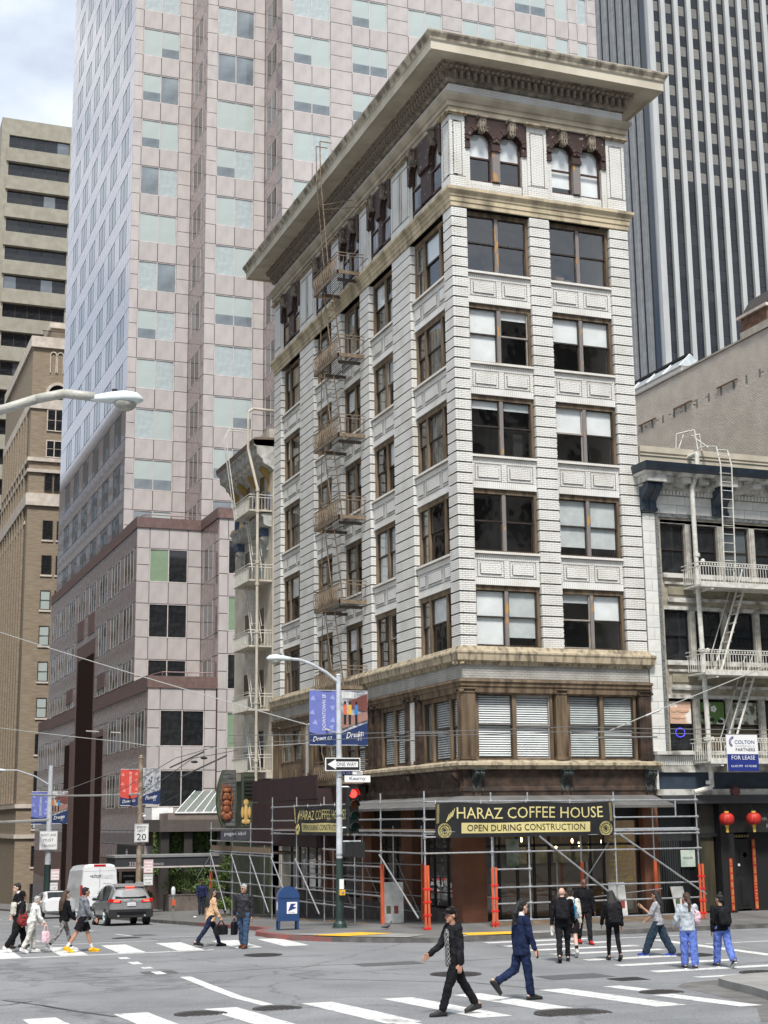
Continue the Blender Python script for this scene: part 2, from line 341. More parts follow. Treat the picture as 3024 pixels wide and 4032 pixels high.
# lane dashes down the hill
for k in range(10): strip(-9.4, -9.28, 6+k*7, 8.6+k*7)
for (x, y, w_, h_) in ((-12.6, 4.0, .12, 1.6), (-8.6, 3.2, 1.2, .2)): strip(x, x+w_, y, y+h_)
# tar seams and patches
def seam(pts, wd=.045):
    mb = MB()
    for (x0, y0), (x1, y1) in zip(pts, pts[1:]):
        dx, dy = x1-x0, y1-y0; l = math.hypot(dx, dy) or 1; nx, ny = -dy/l*wd/2, dx/l*wd/2
        mb.quad((x0-nx, y0-ny, g(y0)+.002), (x1-nx, y1-ny, g(y1)+.002), (x1+nx, y1+ny, g(y1)+.002), (x0+nx, y0+ny, g(y0)+.002))
    return struct(mb, 'tar_seam', mat('tar', (.035, .035, .036), .7, var=.3))
seam([(-14.8, -9), (-12.5, -9.1), (-10, -9.0), (-7.5, -8.7), (-4, -9.2), (-1.8, -9)]); seam([(-15.6, -12.6), (-15.0, -13.8), (-14.6, -15.6), (-14.2, -17)], .09)
seam([(-16.8, -13.3), (-15.6, -13.4), (-15.1, -13)], .07); seam([(-9, -11.4), (-6, -13.9), (-5.6, -16.4)]); seam([(-13, 1.5), (-9, 2.2), (-6.5, 3.4)])
seam([(-20, -6), (-14, -6.1), (-9, -5.6), (-6.8, -6.2)], .03)
strip(-4.3, -2.8, -13.3, -14.3, mat('patch', (.075, .077, .08), .9, c2=(.1, .1, .1), scale=5), .003, 'road_patch')
strip(-9.3, -8.5, 5.6, 7.2, MATS['patch'], .003, 'road_patch'); strip(-12, -11.2, -8.2, -8.9, MATS['patch'], .003, 'road_patch')
strip(-6.9, -5.3, -8.7, -9.5, MATS['patch'], .003, 'road_patch')
# sidewalk of the corner block: pairs of kerb point and building-side point
pr = [((-4.95, 170), (2, 170)), ((-4.95, 60), (2, 60)), ((-4.95, 30), (2, 30)), ((-4.95, 15), (2, 15)), ((-4.95, 6.8), (2, 8)), ((-5.2, 4.6), (2, 5)), ((-5.9, 3.2), (2, 4)), ((-6.45, 1.4), (1, 2)), ((-6.4, .2), (.6, 1)),
      ((-6.0, -1.05), (.5, .6)), ((-5.2, -2.1), (.6, .5)), ((-4.1, -3.15), (.8, .5)), ((-2.8, -3.85), (1.2, .5)), ((-1.7, -4.08), (1.6, .5)), ((.6, -4.0), (2.2, .5)), ((3.4, -3.75), (3.6, .5)), ((7.2, -3.72), (7.2, .5)), ((60, -3.72), (60, .5))]
mb = MB(); kb = MB(); kr = MB(); kt = .13
for (a, b), (c, d) in zip(pr, pr[1:]):
    za, zb, zc, zd = g(a[1])+kt, g(b[1])+kt+.1, g(c[1])+kt, g(d[1])+kt+.1
    mb.quad((*a, za), (*b, zb), (*d, zd), (*c, zc))
    dst = kr if (-2.3 < c[1] < 8 and c[0] < -4.9 and a[1] < 20) else kb
    dst.quad((*a, g(a[1])-.1), (*c, g(c[1])-.1), (*c, zc+.004), (*a, za+.004))
    ax_, ay_ = a[0]+(b[0]-a[0])*.02+.12*(1 if a[1] > 0 else .6), a[1]+(.12 if a[1] < 0 else 0)
    cx_, cy_ = c[0]+(d[0]-c[0])*.02+.12*(1 if c[1] > 0 else .6), c[1]+(.12 if c[1] < 0 else 0)
    dst.quad((*a, za+.004), (*c, zc+.004), (cx_, cy_, zc+.006), (ax_, ay_, za+.006))
struct(mb, 'sidewalk', 'concrete_w'); struct(kb, 'kerb', mat('kerb', (.16, .155, .145), .85, c2=(.09, .085, .08), scale=2.5, bump=.3)); struct(kr, 'red_kerb', 'redcurb')
def pad(pts, m, nm, dz):
    mb = MB(); mb.poly([(x, y, g(y)+dz) for x, y in pts]); return struct(mb, nm, m)
pad([(-6.1, -.7), (-3.6, -.9), (-2.6, -2.9), (-3.4, -3.55), (-5.0, -2.25)], 'concrete_l', 'kerb_ramp', .155)
pad([(-2.2, -3.95), (-1.6, -2.2), (1.5, -2.1), (2.6, -3.7), (.6, -3.9), (-1.7, -4.0)], 'concrete_l', 'kerb_ramp', .15)
def domes(x0, y0, dx, dy, nx, ny, nm):
    mb = MB(); z = .16
    c = [(x0, y0), (x0+dx[0], y0+dx[1]), (x0+dx[0]+dy[0], y0+dx[1]+dy[1]), (x0+dy[0], y0+dy[1])]
    mb.poly([(a, b, z+.005) for a, b in c])
    for i in range(nx):
        for j in range(ny):
            u, v = (i+.5)/nx, (j+.5)/ny; x = x0+dx[0]*u+dy[0]*v; y = y0+dx[1]*u+dy[1]*v
            mb.cyl((x, y, z+.005), (x, y, z+.012), .016, 5, .01)
    return struct(mb, nm, 'yellow')
domes(-5.6, -1.55, (1.6, .35), (.75, -.85), 24, 14, 'tactile_pad'); domes(-1.55, -2.95, (1.55, -.15), (-.1, -.9), 24, 14, 'tactile_pad')
jm_ = mat('slab_joint', (.06, .058, .055), .9)
def sjoint(a, b):
    mb = MB(); n = max(1, int(max(abs(b[0]-a[0]), abs(b[1]-a[1]))/1.5)); fz_ = lambda x, y: g(y)+.13+.1*max(0, min(1, ((x+4.95)/6.95 if y > 4 else (y+3.72)/4.22)))+.006
    for i in range(n):
        x0, y0, x1, y1 = a[0]+(b[0]-a[0])*i/n, a[1]+(b[1]-a[1])*i/n, a[0]+(b[0]-a[0])*(i+1)/n, a[1]+(b[1]-a[1])*(i+1)/n; l = math.hypot(x1-x0, y1-y0); nx, ny = -(y1-y0)/l*.012, (x1-x0)/l*.012
        mb.quad((x0-nx, y0-ny, fz_(x0, y0)), (x1-nx, y1-ny, fz_(x1, y1)), (x1+nx, y1+ny, fz_(x1, y1)), (x0+nx, y0+ny, fz_(x0, y0)))
    return struct(mb, 'pavement_joint', jm_)
for x in (-3.6, -2.3): sjoint((x, 5), (x, 48))
for k in range(24): sjoint((-4.7, 6+k*1.6), (-.3, 6+k*1.6))
for k in range(14): sjoint((2.6+k*1.4, -3.5), (2.6+k*1.4, -.2))
sjoint((1, -1.8), (24, -1.8)); sjoint((-5.4, 1.2), (-1, 1.2)); sjoint((-4.9, -1.4), (-.6, -.4)) 
# opposite corner with its rounded kerb, lower right
cor = [(60, -17.0), (8, -17.0), (0, -17.05), (-1.2, -17.1), (-2.0, -17.3), (-2.5, -17.8), (-2.8, -18.6), (-3.2, -20), (-3.8, -21.6), (-5.2, -24), (-6, -40), (60, -40)]
mb = MB(); mb.poly([(x, y, g(y)+.15) for x, y in cor[:2]+cor[2:8]+[(0, -20.2), (60, -20.2)]]); struct(mb, 'sidewalk', 'concrete_l')
mb = MB(); mb.poly([(x, y, g(y)+.149) for x, y in [(60, -20.2), (0, -20.2), (-3.2, -20), (-3.8, -21.6), (-5.2, -24), (-6, -40), (60, -40)]]); struct(mb, 'sidewalk', 'concrete_l')
mb = MB()
for a, b in zip(cor[:-2], cor[1:-1]): mb.quad((*a, g(a[1])-.05), (*b, g(b[1])-.05), (*b, g(b[1])+.151), (*a, g(a[1])+.151))
struct(mb, 'kerb', 'concrete_l')
ap = [(60, -16.1), (8, -16.2), (0, -16.3), (-1.4, -16.4), (-2.6, -16.7), (-3.2, -17.4), (-3.5, -18.6), (-3.9, -20.2), (-4.5, -22), (-5.8, -24)]
mb = MB()
for (a, b), (c, d) in zip(zip(ap, ap[1:]), zip(cor, cor[1:])): mb.quad((*a, g(a[1])+.003), (*b, g(b[1])+.003), (*d, g(d[1])+.005), (*c, g(c[1])+.005))
struct(mb, 'gutter', mat('gutter', (.17, .165, .155), .9, c2=(.11, .105, .1), scale=2))
pad([(-2.2, -19.2), (-.6, -18.6), (-.3, -19.6), (-2.0, -20.3)], 'yellow', 'tactile_pad', .34-.1)
# other side of the sloping street
mb = MB()
for a, b in ((1.5, 40), (40, 90), (90, 170)): mb.quad((-17, a, g(a)+.13), (-24, a, g(a)+.13), (-24, b, g(b)+.13), (-17, b, g(b)+.13)); mb.quad((-17, a, g(a)-.05), (-17, b, g(b)-.05), (-17, b, g(b)+.13), (-17, a, g(a)+.13))
struct(mb, 'sidewalk', 'concrete_w')
# manholes
def manhole(x, y, r, lab, cat='manhole cover', hatch=False):
    t = thing('manhole_cover', lab, cat, (x, y, g(y)))
    mb = MB().cyl((x, y, g(y)+.002), (x, y, g(y)+.008), r, 28); mb.build('cover', 'castiron', t)
    mb = MB()
    for i in range(28):
        a, b = 2*math.pi*i/28, 2*math.pi*(i+1)/28
        for r1, r2 in ((r*1.0, r*1.12),): mb.quad((x+r1*math.cos(a), y+r1*math.sin(a), g(y)+.011), (x+r2*math.cos(a), y+r2*math.sin(a), g(y)+.011), (x+r2*math.cos(b), y+r2*math.sin(b), g(y)+.011), (x+r1*math.cos(b), y+r1*math.sin(b), g(y)+.011))
    mb.build('rim', 'tar', t)
    mb = MB()
    for k in range(-3, 4):
        h = math.sqrt(max(0, (r*.92)**2-(k*r*.26)**2)); mb.box(x+k*r*.26-.012, x+k*r*.26+.012, y-h, y+h, g(y)+.008, g(y)+.014); mb.box(x-h, x+h, y+k*r*.26-.012, y+k*r*.26+.012, g(y)+.008, g(y)+.013)
    mb.build('tread', 'castiron', t); return t
manhole(-7.45, -21.1, .58, 'largest dark manhole cover, low in the picture right of the plaid-shirted man')
manhole(-4.15, -18.4, .38, 'manhole cover between two zebra bars, lower right near the rounded kerb')
manhole(-5.65, -12.1, .52, 'manhole cover in the crossing behind the walking man in the cap')
manhole(1.5, -10.5, .48, 'manhole cover under the wide-legged jeans of the woman in grey')
manhole(.25, -15.3, .45, 'manhole cover beside the blue scrubs at the right edge')
manhole(-12.8, -17.4, .42, 'left one of the two manhole covers at the lower left')
manhole(-11.35, -17.2, .4, 'right one of the two manhole covers, by the end of the white line')
manhole(-8.15, -5.3, .45, 'manhole cover below the woman in the peach cardigan')
manhole(-4.9, .2, .35, 'round cover set in the pavement in front of the blue mailbox')
manhole(-9.9, 3.9, .42, 'far manhole cover behind the man in yellow shoes')
t = thing('drain_grate', 'rectangular iron grate in the road between the two crossings at the right', 'grate', (-3, -15.2, g(-15.2)))
MB().box(-3.35, -2.65, -15.55, -14.85, g(-15.2)+.002, g(-15.2)+.01).build('frame', 'tar', t); mb = MB()
for k in range(9): mb.box(-3.3+k*.075, -3.27+k*.075, -15.5, -14.9, g(-15.2)+.01, g(-15.2)+.016)
mb.build('bars', 'castiron', t)
# ---------------- the white brick corner building ----------------
W = 6.93; LE = 21.26
bld = thing('corner_building', 'seven storey white glazed brick corner building with a deep overhanging cornice', 'building', (0, 0, 0))
SILL = {7: 21.90, 6: 18.64, 5: 15.38, 4: 12.09, 3: 8.92}; LINT = {7: 24.12, 6: 20.76, 5: 17.50, 4: 14.24, 3: 10.97}
RB = [(.58, 2.99, 2), (3.77, 6.18, 2)]
LB = [(.74, 3.88, 3), (5.72, 8.29, 2), (9.32, 11.71, 2), (12.85, 15.26, 2), (17.26, 20.17, 3)]
def piers(bays, end):
    e = [0]+[x for b in bays for x in b[:2]]+[end]; return [(e[i], e[i+1]) for i in range(0, len(e), 2)]
RP, LP = piers(RB, W), piers(LB, LE)
ST = LT = None
core = MB(); mort = MB(); brk = MB(); single = []
BR = random.Random(3)
def brick_box(face, u0, u1, z0, z1, d, dep=.012):
    j = BR.uniform(0, .003)
    if face == 'R': c = [(u0, d-j, z0), (u1, d-j, z0), (u1, d-j, z1), (u0, d-j, z1)]; b = [(x, y+dep, z) for x, y, z in c]
    elif face == 'L': c = [(d-j, u0, z0), (d-j, u1, z0), (d-j, u1, z1), (d-j, u0, z1)]; b = [(x+dep, y, z) for x, y, z in c]
    n = len(brk.v); brk.v += c+b
    brk.f += [(n, n+1, n+2, n+3), (n, n+4, n+5, n+1), (n+1, n+5, n+6, n+2), (n+2, n+6, n+7, n+3), (n+3, n+7, n+4, n)]
def field(face, u0, u1, z0, z1, d, n=None, bl=.215, h=.064, gp=.011, soldier=False, sgl=False):
    """a patch of bricks in running bond, or standing on end"""
    if soldier:
        k = max(1, round((u1-u0)/.072)); s = (u1-u0)/k
        for i in range(k): brick_box(face, u0+i*s+.004, u0+(i+1)*s-.006, z0+.004, z1-.004, d)
        return
    n = n or max(1, round((z1-z0)/h)); s = (z1-z0)/n
    for i in range(n):
        off = (0 if i % 2 else bl/2)+BR.uniform(-.01, .01); x = u0-off
        while x < u1-.02:
            a, b = max(u0, x), min(u1, x+bl)
            if b-a > .03:
                if sgl and b-a > bl*.9 and len(single) < 290: single.append((face, a, b, z0+i*s, z0+(i+1)*s, d))
                else: brick_box(face, a+gp/2, b-gp/2, z0+i*s+gp/2, z0+(i+1)*s-gp/2, d)
            x += bl
BH = .3627; Z0, Z1 = 8.92, 24.15
def pier(face, u0, u1, first=False):
    bx = both(face); bx(core, u0+.05, u1-.05, .06, .5, Z0, Z1)
    n = round((Z1-Z0)/BH); s = (Z1-Z0)/n
    for i in range(n):
        z = Z0+i*s; bx(mort, u0+.012, u1-.012, .012, .32, z, z+s-.045)
        field(face, u0, u1, z, z+s-.045, 0, n=5, sgl=(face == 'R' and first and i < 26))
        # the flanks of the pier that the camera sees
        if face == 'R' and u0 > 0:
            for c in range(5):
                zc = z+c*(s-.045)/5; brk.box(u0, u0+.012, .004, .115, zc+.005, zc+(s-.045)/5-.005)
        if face == 'L':
            for c in range(5):
                zc = z+c*(s-.045)/5; o_ = .0 if c % 2 else .1
                if u0 > 0: brk.box(.004+o_, .29, u0, u0+.012, zc+.005, zc+(s-.045)/5-.005)
                if o_: brk.box(.004, .094, u0, u0+.012, zc+.005, zc+(s-.045)/5-.005)
for i, (a, b) in enumerate(RP): pier('R', a, b, i == 0)
for i, (a, b) in enumerate(LP): pier('L', a, b)
pan = MB(); groove = MB(); sillm = MB()
def spandrel(face, u0, u1, k, z0, z1):
    bx = both(face); bx(mort, u0, u1, .135, .5, z0, z1-.0)
    bx(sillm, u0-.0, u1+.0, .03, .34, z1-.085, z1); field(face, u0, u1, z1-.085, z1-.003, .028, soldier=True)
    field(face, u0, u1, z1-.28, z1-.095, .122, soldier=True); field(face, u0, u1, z0, z0+.24, .122, soldier=True)
    fr = [.04, .27, .73, .96] if k == 3 else [.06, .48, .52, .94]
    zz0, zz1 = z0+.25, z1-.29
    field(face, u0, u1, zz0, zz1, .122)
    spans = [(fr[0], fr[1]-.03), (fr[1]+.02, fr[2]-.02), (fr[2]+.03, fr[3])] if k == 3 else [(fr[0], fr[1]-.03), (fr[2]+.03, fr[3])]
    for a, b in spans:
        ua, ub = u0+(u1-u0)*a, u0+(u1-u0)*b
        for q, (o_, t_) in enumerate(((.0, .02), (.09, .018))):
            A, B_, C_, D_ = ua+o_, ub-o_, zz0+.03+o_, zz1-.03-o_
            dd = .119-q*.03
            if q: bx(mort, A, B_, dd+.006, .13, C_, D_); field(face, A, B_, C_, D_, dd-.004)
            for gg in ((A-t_, A, C_-t_, D_), (B_, B_+t_, C_, D_+t_), (A, B_+t_, C_-t_, C_), (A-t_, B_, D_, D_+t_)):
                bx(groove, gg[0], gg[1], .116, .13, gg[2], gg[3])
for face, bays in (('R', RB), ('L', LB)):
    for u0, u1, k in bays:
        for f in (6, 5, 4, 3): spandrel(face, u0, u1, k, LINT[f], SILL[f+1])
# ---- sash windows ----
WR = random.Random(11)
def sash_window(face, u0, u1, z0, z1, k, d=.2, look='auto', frame='brown', mul='gold', parent=bld, fl=0, head=.16):
    bx = both(face); f = MB()
    if look != 'auto': look = list(look)
    bx(f, u0, u1, d, d+.16, z1-head, z1); bx(f, u0, u0+.09, d, d+.16, z0, z1-head); bx(f, u1-.09, u1, d, d+.16, z0, z1-head); bx(f, u0+.09, u1-.09, d+.02, d+.16, z0, z0+.05)
    if face == 'L': bx(f, u0-.0, u1, d+.16, d+.3, z0, z0+.03)
    wo = f.build('window', frame, parent)
    iu0, iu1 = u0+.09, u1-.09; fr = {1: [0, 1], 2: [0, .5, 1], 3: [0, .25, .75, 1]}[k]; mw = .13
    for i in range(1, k):
        c = iu0+(iu1-iu0)*fr[i]; m2 = MB(); bx(m2, c-mw/2, c+mw/2, d+.015, d+.16, z0+.05, z1-head); m2.build('mullion', mul, wo)
    for i in range(k):
        a = iu0+(iu1-iu0)*fr[i]+(mw/2 if i else 0); b = iu0+(iu1-iu0)*fr[i+1]-(mw/2 if i < k-1 else 0)
        zm = z0+.05+(z1-head-z0-.05)*.52; s = MB()
        for (p, q, dd) in ((z0+.05, zm+.02, d+.1), (zm-.02, z1-head, d+.06)):
            bx(s, a, a+.04, dd, dd+.04, p, q); bx(s, b-.04, b, dd, dd+.04, p, q); bx(s, a+.04, b-.04, dd, dd+.04, p, p+.05); bx(s, a+.04, b-.04, dd, dd+.04, q-.04, q)
        s.build('sash', 'sash' if WR.random() > .12 else mat('light_sash', (.3, .27, .24), .6), wo)
        pn = MB()
        for p, q, dd in ((z0+.1, zm-.02, d+.12), (zm+.03, z1-head-.04, d+.08)):
            t_ = WR.uniform(-.006, .006)
            if face == 'R': pn.quad((a+.04, dd+t_, p), (b-.04, dd-t_, p), (b-.04, dd-t_, q), (a+.04, dd+t_, q))
            else: pn.quad((dd+t_, a+.04, p), (dd-t_, b-.04, p), (dd-t_, b-.04, q), (dd+t_, a+.04, q))
        pn.build('pane', 'glass', wo)
        lk = look[i] if isinstance(look, (list, tuple)) else look
        if lk == 'auto': lk = WR.choice(['c', 'c', 'h', 'd'])
        zb = {'d': None, 'f': z0+.06, 'h': zm, 'q': z0+.35, 'c': z0+.06, 'u': z1-.45}[lk]
        if zb is not None:
            bl = MB(); dd = d+.15
            if lk == 'c': bx(bl, a+.02, b-.02, dd+.05, dd+.06, zb, z1-head)
            elif z1 > 8: bx(bl, a+.02, b-.02, dd, dd+.008, zb, z1-head)
            else:
                pit, cov = (.075, .62) if z1 < 8 else (.05, .93); n = max(3, int((z1-head-zb)/pit)); st = (z1-head-zb)/n
                for r_ in range(n):
                    zz = zb+r_*st
                    if face == 'R': bl.quad((a+.02, dd, zz), (b-.02, dd, zz), (b-.02, dd+.022, zz+st*cov), (a+.02, dd+.022, zz+st*cov))
                    else: bl.quad((dd, a+.02, zz), (dd, b-.02, zz), (dd+.022, b-.02, zz+st*cov), (dd+.022, a+.02, zz+st*cov))
            bl.build('blind' if lk != 'c' else 'curtain', {'c': 'curtain'}.get(lk, 'blind' if WR.random() > .35 else 'blind2'), wo)
    return wo
looks = {(7, 0): 'dd', (7, 1): 'dd', (6, 0): 'fu', (6, 1): 'hh', (5, 0): 'uu', (5, 1): 'hh', (4, 0): 'dd', (4, 1): 'qq', (3, 0): 'fq', (3, 1): 'uh'}
for i, (u0, u1, k) in enumerate(RB):
    for f in SILL: sash_window('R', u0, u1, SILL[f], LINT[f], k, look=list(looks[(f, i)]), mul='peel')
for i, (u0, u1, k) in enumerate(LB):
    for f in SILL: sash_window('L', u0, u1, SILL[f], LINT[f], k, look='auto' if not (i == 1 and f == 4) else 'ff', frame='gold' if i != 2 else 'brown', mul='gold')
# interior: floors and a dim back wall, seen through the glass
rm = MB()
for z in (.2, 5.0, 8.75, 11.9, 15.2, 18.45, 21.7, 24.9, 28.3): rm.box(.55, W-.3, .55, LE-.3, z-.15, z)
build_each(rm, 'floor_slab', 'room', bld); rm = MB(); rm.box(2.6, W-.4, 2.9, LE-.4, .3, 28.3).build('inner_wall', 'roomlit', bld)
MB().box(6.6, 6.9, .35, LE, .2, 29.3).box(.3, 6.6, LE-.3, LE, .2, 29.3).build('party_wall', 'pbrick', bld); MB().box(.1, W-.1, .1, LE-.1, 28.9, 29.0).build('roof', 'joint', bld)
# picture frame leaning in a fifth-floor window, box in another, camera
fr_ = MB().box(2.35, 2.7, .52, .54, 15.5, 16.3).build('picture_frame', 'black', None); tag(fr_, 'black framed picture standing inside a fourth row window of the white building', 'picture frame')
bx_ = MB().box(4.2, 4.5, .42, .6, 21.96, 22.2).box(4.55, 4.78, .42, .6, 21.96, 22.12).build('cardboard_box', 'gold', None); tag(bx_, 'cardboard boxes on the inner sill of the top row right window', 'box')
# ---- mouldings ----
def ringL(d): return [(2.0, LE+d), (-d, LE+d), (-d, -d), (W+d, -d), (W+d, 2.5)]
sweep(MB(), [(0, 24.13), (.03, 24.15), (.03, 24.3), (.06, 24.32), (.06, 24.47), (.09, 24.5), (.1, 24.58), (.17, 24.66), (.2, 24.7), (.2, 24.8), (.02, 24.82)], ringL).build('belt_course', 'stone', bld)
sweep(MB(), [(.0, 27.64), (.05, 27.66), (.05, 27.84), (.1, 27.86), (.1, 28.02), (.15, 28.05), (.24, 28.2), (.26, 28.3), (.02, 28.34)], ringL).build('architrave', mat('beige_trim', (.46, .4, .3), .75, c2=(.3, .255, .185), scale=1.4, stretch=(1, 1, .4), bump=.2), bld)
fz = MB(); bb = both('R'); fz.box(.01, W-.01, .012, .3, 28.3, 28.75); fz.box(.012, .3, .3, LE-.01, 28.3, 28.75); fz.build('frieze_mortar', 'mortar', bld)
field('R', 0, W, 28.34, 28.72, 0, n=6); field('L', 0, LE, 28.34, 28.72, 0, n=6)
sweep(MB(), [(0, 28.74), (.07, 28.76), (.12, 28.82), (.13, 28.88), (.13, 29.15), (.2, 29.17), (.28, 29.2), (.3, 29.34), (.38, 29.4)], ringL).build('bed_moulding', 'dent', bld)
sweep(MB(), [(.36, 29.41), (1.06, 29.36), (1.08, 29.28), (1.12, 29.27), (1.12, 29.58), (1.17, 29.62), (1.18, 29.7), (1.26, 29.84), (1.27, 29.93), (0, 30.02)], ringL).build('cornice', mat('cornice_paint', (.58, .53, .42), .75, c2=(.42, .375, .285), scale=1.1, lo=.3, hi=.6, stretch=(1, 1, .6), bump=.15), bld)
sweep(MB(), [(1.125, 29.6), (1.175, 29.63), (1.185, 29.7), (1.265, 29.84), (1.275, 29.9)], ringL).build('crown_moulding', mat('crown_grime', (.46, .41, .31), .8, c2=(.17, .145, .11), scale=3.4, lo=.4, hi=.6, stretch=(1, 1, .35)), bld)
dm = MB().box(-.065, .065, -.28, -.12, 0, .27).box(-.05, .05, -.31, -.28, .08, .27); src = dm.build('dentil', 'dent', bld, local=True); src.location = (.12, 0, 28.87)
x = .12+.262
while x < W+.1: inst(src, bld, (x, 0, 28.87)); x += .262
y = .1
while y < LE: inst(src, bld, (0, y, 28.87), -math.pi/2); y += .262
eg = MB().ball((0, 0, 0), .075, 7, 5, 1, .7, 1.1); eg = eg.build('egg_ornament', 'dent', bld, True, local=True); eg.location = (-.25, -.3, 29.27)
x = -.2
while x < W+.4: inst(eg, bld, (x, -.3, 29.27)); x += .2
y = -.3
k = 0
while y < LE+.3 and k < 130: inst(eg, bld, (-.3, y, 29.27), -math.pi/2); y += .2; k += 1
# ---- attic storey with its arched pairs ----
att = MB(); cap_ = MB()
def attic(face, u0, u1, end0, end1):
    bx = both(face)
def attic_piers(face, ps):
    bx = both(face)
    for i, (a, b) in enumerate(ps):
        bx(mort, a+.012, b-.012, .012, .3, 24.8, 27.64); field(face, a, b, 24.84, 25.28, 0, n=6)
        a2, b2 = a+(.03 if a > 0 else 0), b-.03
        bx(groove, a, b, -.004, .01, 25.28, 25.305)
        field(face, a, a+.12, 25.31, 27.36, 0); field(face, b-.12, b, 25.31, 27.36, 0)
        field(face, a+.14, b-.14, 25.36, 27.3, .0)
        if b-a > 1.2: c_ = (a+b)/2; bx(groove, c_-.04, c_+.04, -.004, .05, 25.33, 27.36); bx(cap_, c_-.2, c_-.19, -.03, 0, 25.33, 27.33); [bx(groove, u_, u_+.02, -.004, .01, 25.33, 27.33) for u_ in (c_-.16, c_+.14)]
        bx(groove, a+.12, a+.14, -.002, .01, 25.33, 27.33); bx(groove, b-.14, b-.12, -.002, .01, 25.33, 27.33); bx(groove, a+.14, b-.14, -.002, .01, 27.3, 27.33)
        field(face, a, b, 27.37, 27.46, 0, n=1); field(face, a, b, 27.46, 27.58, 0, n=2)
        bx(cap_, a-.05, b+.05, -.1, .1, 27.56, 27.6); bx(cap_, a-.09, b+.09, -.16, .1, 27.6, 27.66)
        if face == 'L' and a > 0:
            for c in range(38): brk.box(.004, .28, a, a+.012, 24.85+c*.072, 24.905+c*.072)
        if face == 'R' and a > 0:
            for c in range(38): brk.box(a, a+.012, .004, .2, 24.85+c*.072, 24.905+c*.072)
attic_piers('R', RP); attic_piers('L', LP); build_each(cap_, 'pier_cap', 'stone_d', bld)
def arch_bay(face, u0, u1, n=2):
    bx = both(face); wd = u1-u0; ow = .86; jm = .2
    gap = (wd-2*jm-n*ow)/(n-1); sp = 26.72; r_ = ow/2; ops = [(u0+jm+i*(ow+gap), u0+jm+i*(ow+gap)+ow) for i in range(n)]
    # brick apron and side strips
    bx(mort, u0, u1, .135, .3, 24.8, 25.26)
    for a, b in ((u0, u0+jm), (u1-jm, u1)):
        bx(mort, a, b, .075, .3, 25.26, 26.45); field(face, a, b, 24.85, 26.42, .06)
    field(face, u0+jm, u1-jm, 24.85, 25.1, .12); field(face, u0+jm, u1-jm, 25.1, 25.24, .12, soldier=True)
    pl = MB(); s_ = .05; u = u0
    nst = int(wd/s_); s_ = wd/nst
    for i in range(nst):
        a, b = u0+i*s_, u0+(i+1)*s_; c = (a+b)/2; zb = 26.45
        for p, q in ops:
            if p < c < q: m_ = (p+q)/2; zb = sp+math.sqrt(max(0, r_**2-(c-m_)**2))
        bx(pl, a, b, .02 if face == 'R' else -.06, .26, zb, 27.66)
    surround = pl.build('arch_surround', 'maroon', bld)
    v = MB()
    for p, q in ops:
        m_ = (p+q)/2
        for k in range(11):
            if k == 5: continue
            t0, t1 = math.pi*(k+.04)/11, math.pi*(k+.96)/11; e = .015 if k % 2 else .0
            pts = [(m_+rad*math.cos(t), sp+rad*math.sin(t)) for rad, t in ((r_+.01, t0), (r_+.17+e, t0), (r_+.17+e, t1), (r_+.01, t1))]
            if face == 'R': v.prism(pts, -.03-e, .05, 'Y')
            else: v.prism(pts, -.03-e, .05, 'X')
    build_each(v, 'voussoir', 'maroon', surround)
    ks = MB()
    for p, q in ops:
        m_ = (p+q)/2; bx(ks, m_-.1, m_+.1, -.14, .05, 27.02, 27.2); bx(ks, m_-.13, m_+.13, -.17, .05, 27.2, 27.45); bx(ks, m_-.11, m_+.11, -.2, .05, 27.45, 27.54); bx(ks, m_-.17, m_+.17, -.24, .05, 27.54, 27.62)
        for dx in (-.1, .0, .1): bx(ks, m_+dx-.018, m_+dx+.018, -.2, -.1, 27.05, 27.5)
    build_each(ks, 'keystone', 'dent', surround)
    for a, b in zip(ops, ops[1:]):
        cl = MB(); bx(cl, a[1], b[0], .04, .2, 25.3, 26.42); cl.build('mullion', 'peel' if face == 'R' else 'maroon', bld)
        cl = MB(); bx(cl, a[1]-.04, b[0]+.04, -.02, .22, 26.42, 26.54); bx(cl, a[1]-.02, b[0]+.02, .0, .2, 26.54, 26.66); cl.build('capital', 'maroon', bld)
    for a, b in ((u0+.02, ops[0][0]), (ops[-1][1], u1-.02)):
        cl = MB(); bx(cl, a, b, -.01, .2, 26.4, 26.56); cl.build('capital', 'maroon', bld)
    for i, (p, q) in enumerate(ops):
        f = MB(); m_ = (p+q)/2; N_ = 14; d = .2 if face == 'R' else .06
        bx(f, p, p+.05, d, d+.06, 25.26, sp); bx(f, q-.05, q, d, d+.06, 25.26, sp); bx(f, p+.05, q-.05, d, d+.06, 25.26, 25.33); bx(f, p+.05, q-.05, d-.01, d+.05, 26.12, 26.18)
        for k in range(N_):
            t0, t1 = math.pi*k/N_, math.pi*(k+1)/N_
            pts = [(m_+rad*math.cos(t), sp+rad*math.sin(t)) for rad, t in ((r_-.05, t0), (r_+.01, t0), (r_+.01, t1), (r_-.05, t1))]
            f.prism(pts, d, d+.06, 'Y' if face == 'R' else 'X')
        wo = f.build('arched_window', mat('red_brown_sash', (.05, .022, .016), .5), bld)
        pn = MB(); out_ = [(p+.04, 25.3), (q-.04, 25.3)]+[(m_+(r_-.03)*math.cos(math.pi*k/N_), sp+(r_-.03)*math.sin(math.pi*k/N_)) for k in range(N_+1)]
        pn.poly([(a, d+.04, b) if face == 'R' else (d+.04, a, b) for a, b in out_]); pn.build('pane', 'glass', wo)
        bl = MB(); zb = WR.choice([25.3, 25.3, 25.55, 26.2]); bx(bl, p+.03, q-.03, d+.12, d+.13, zb, 27.1)
        bl.build('blind' if face == 'R' else 'curtain', 'blind' if face == 'R' else 'curtain', wo)
for u0, u1, k in RB: arch_bay('R', u0, u1)
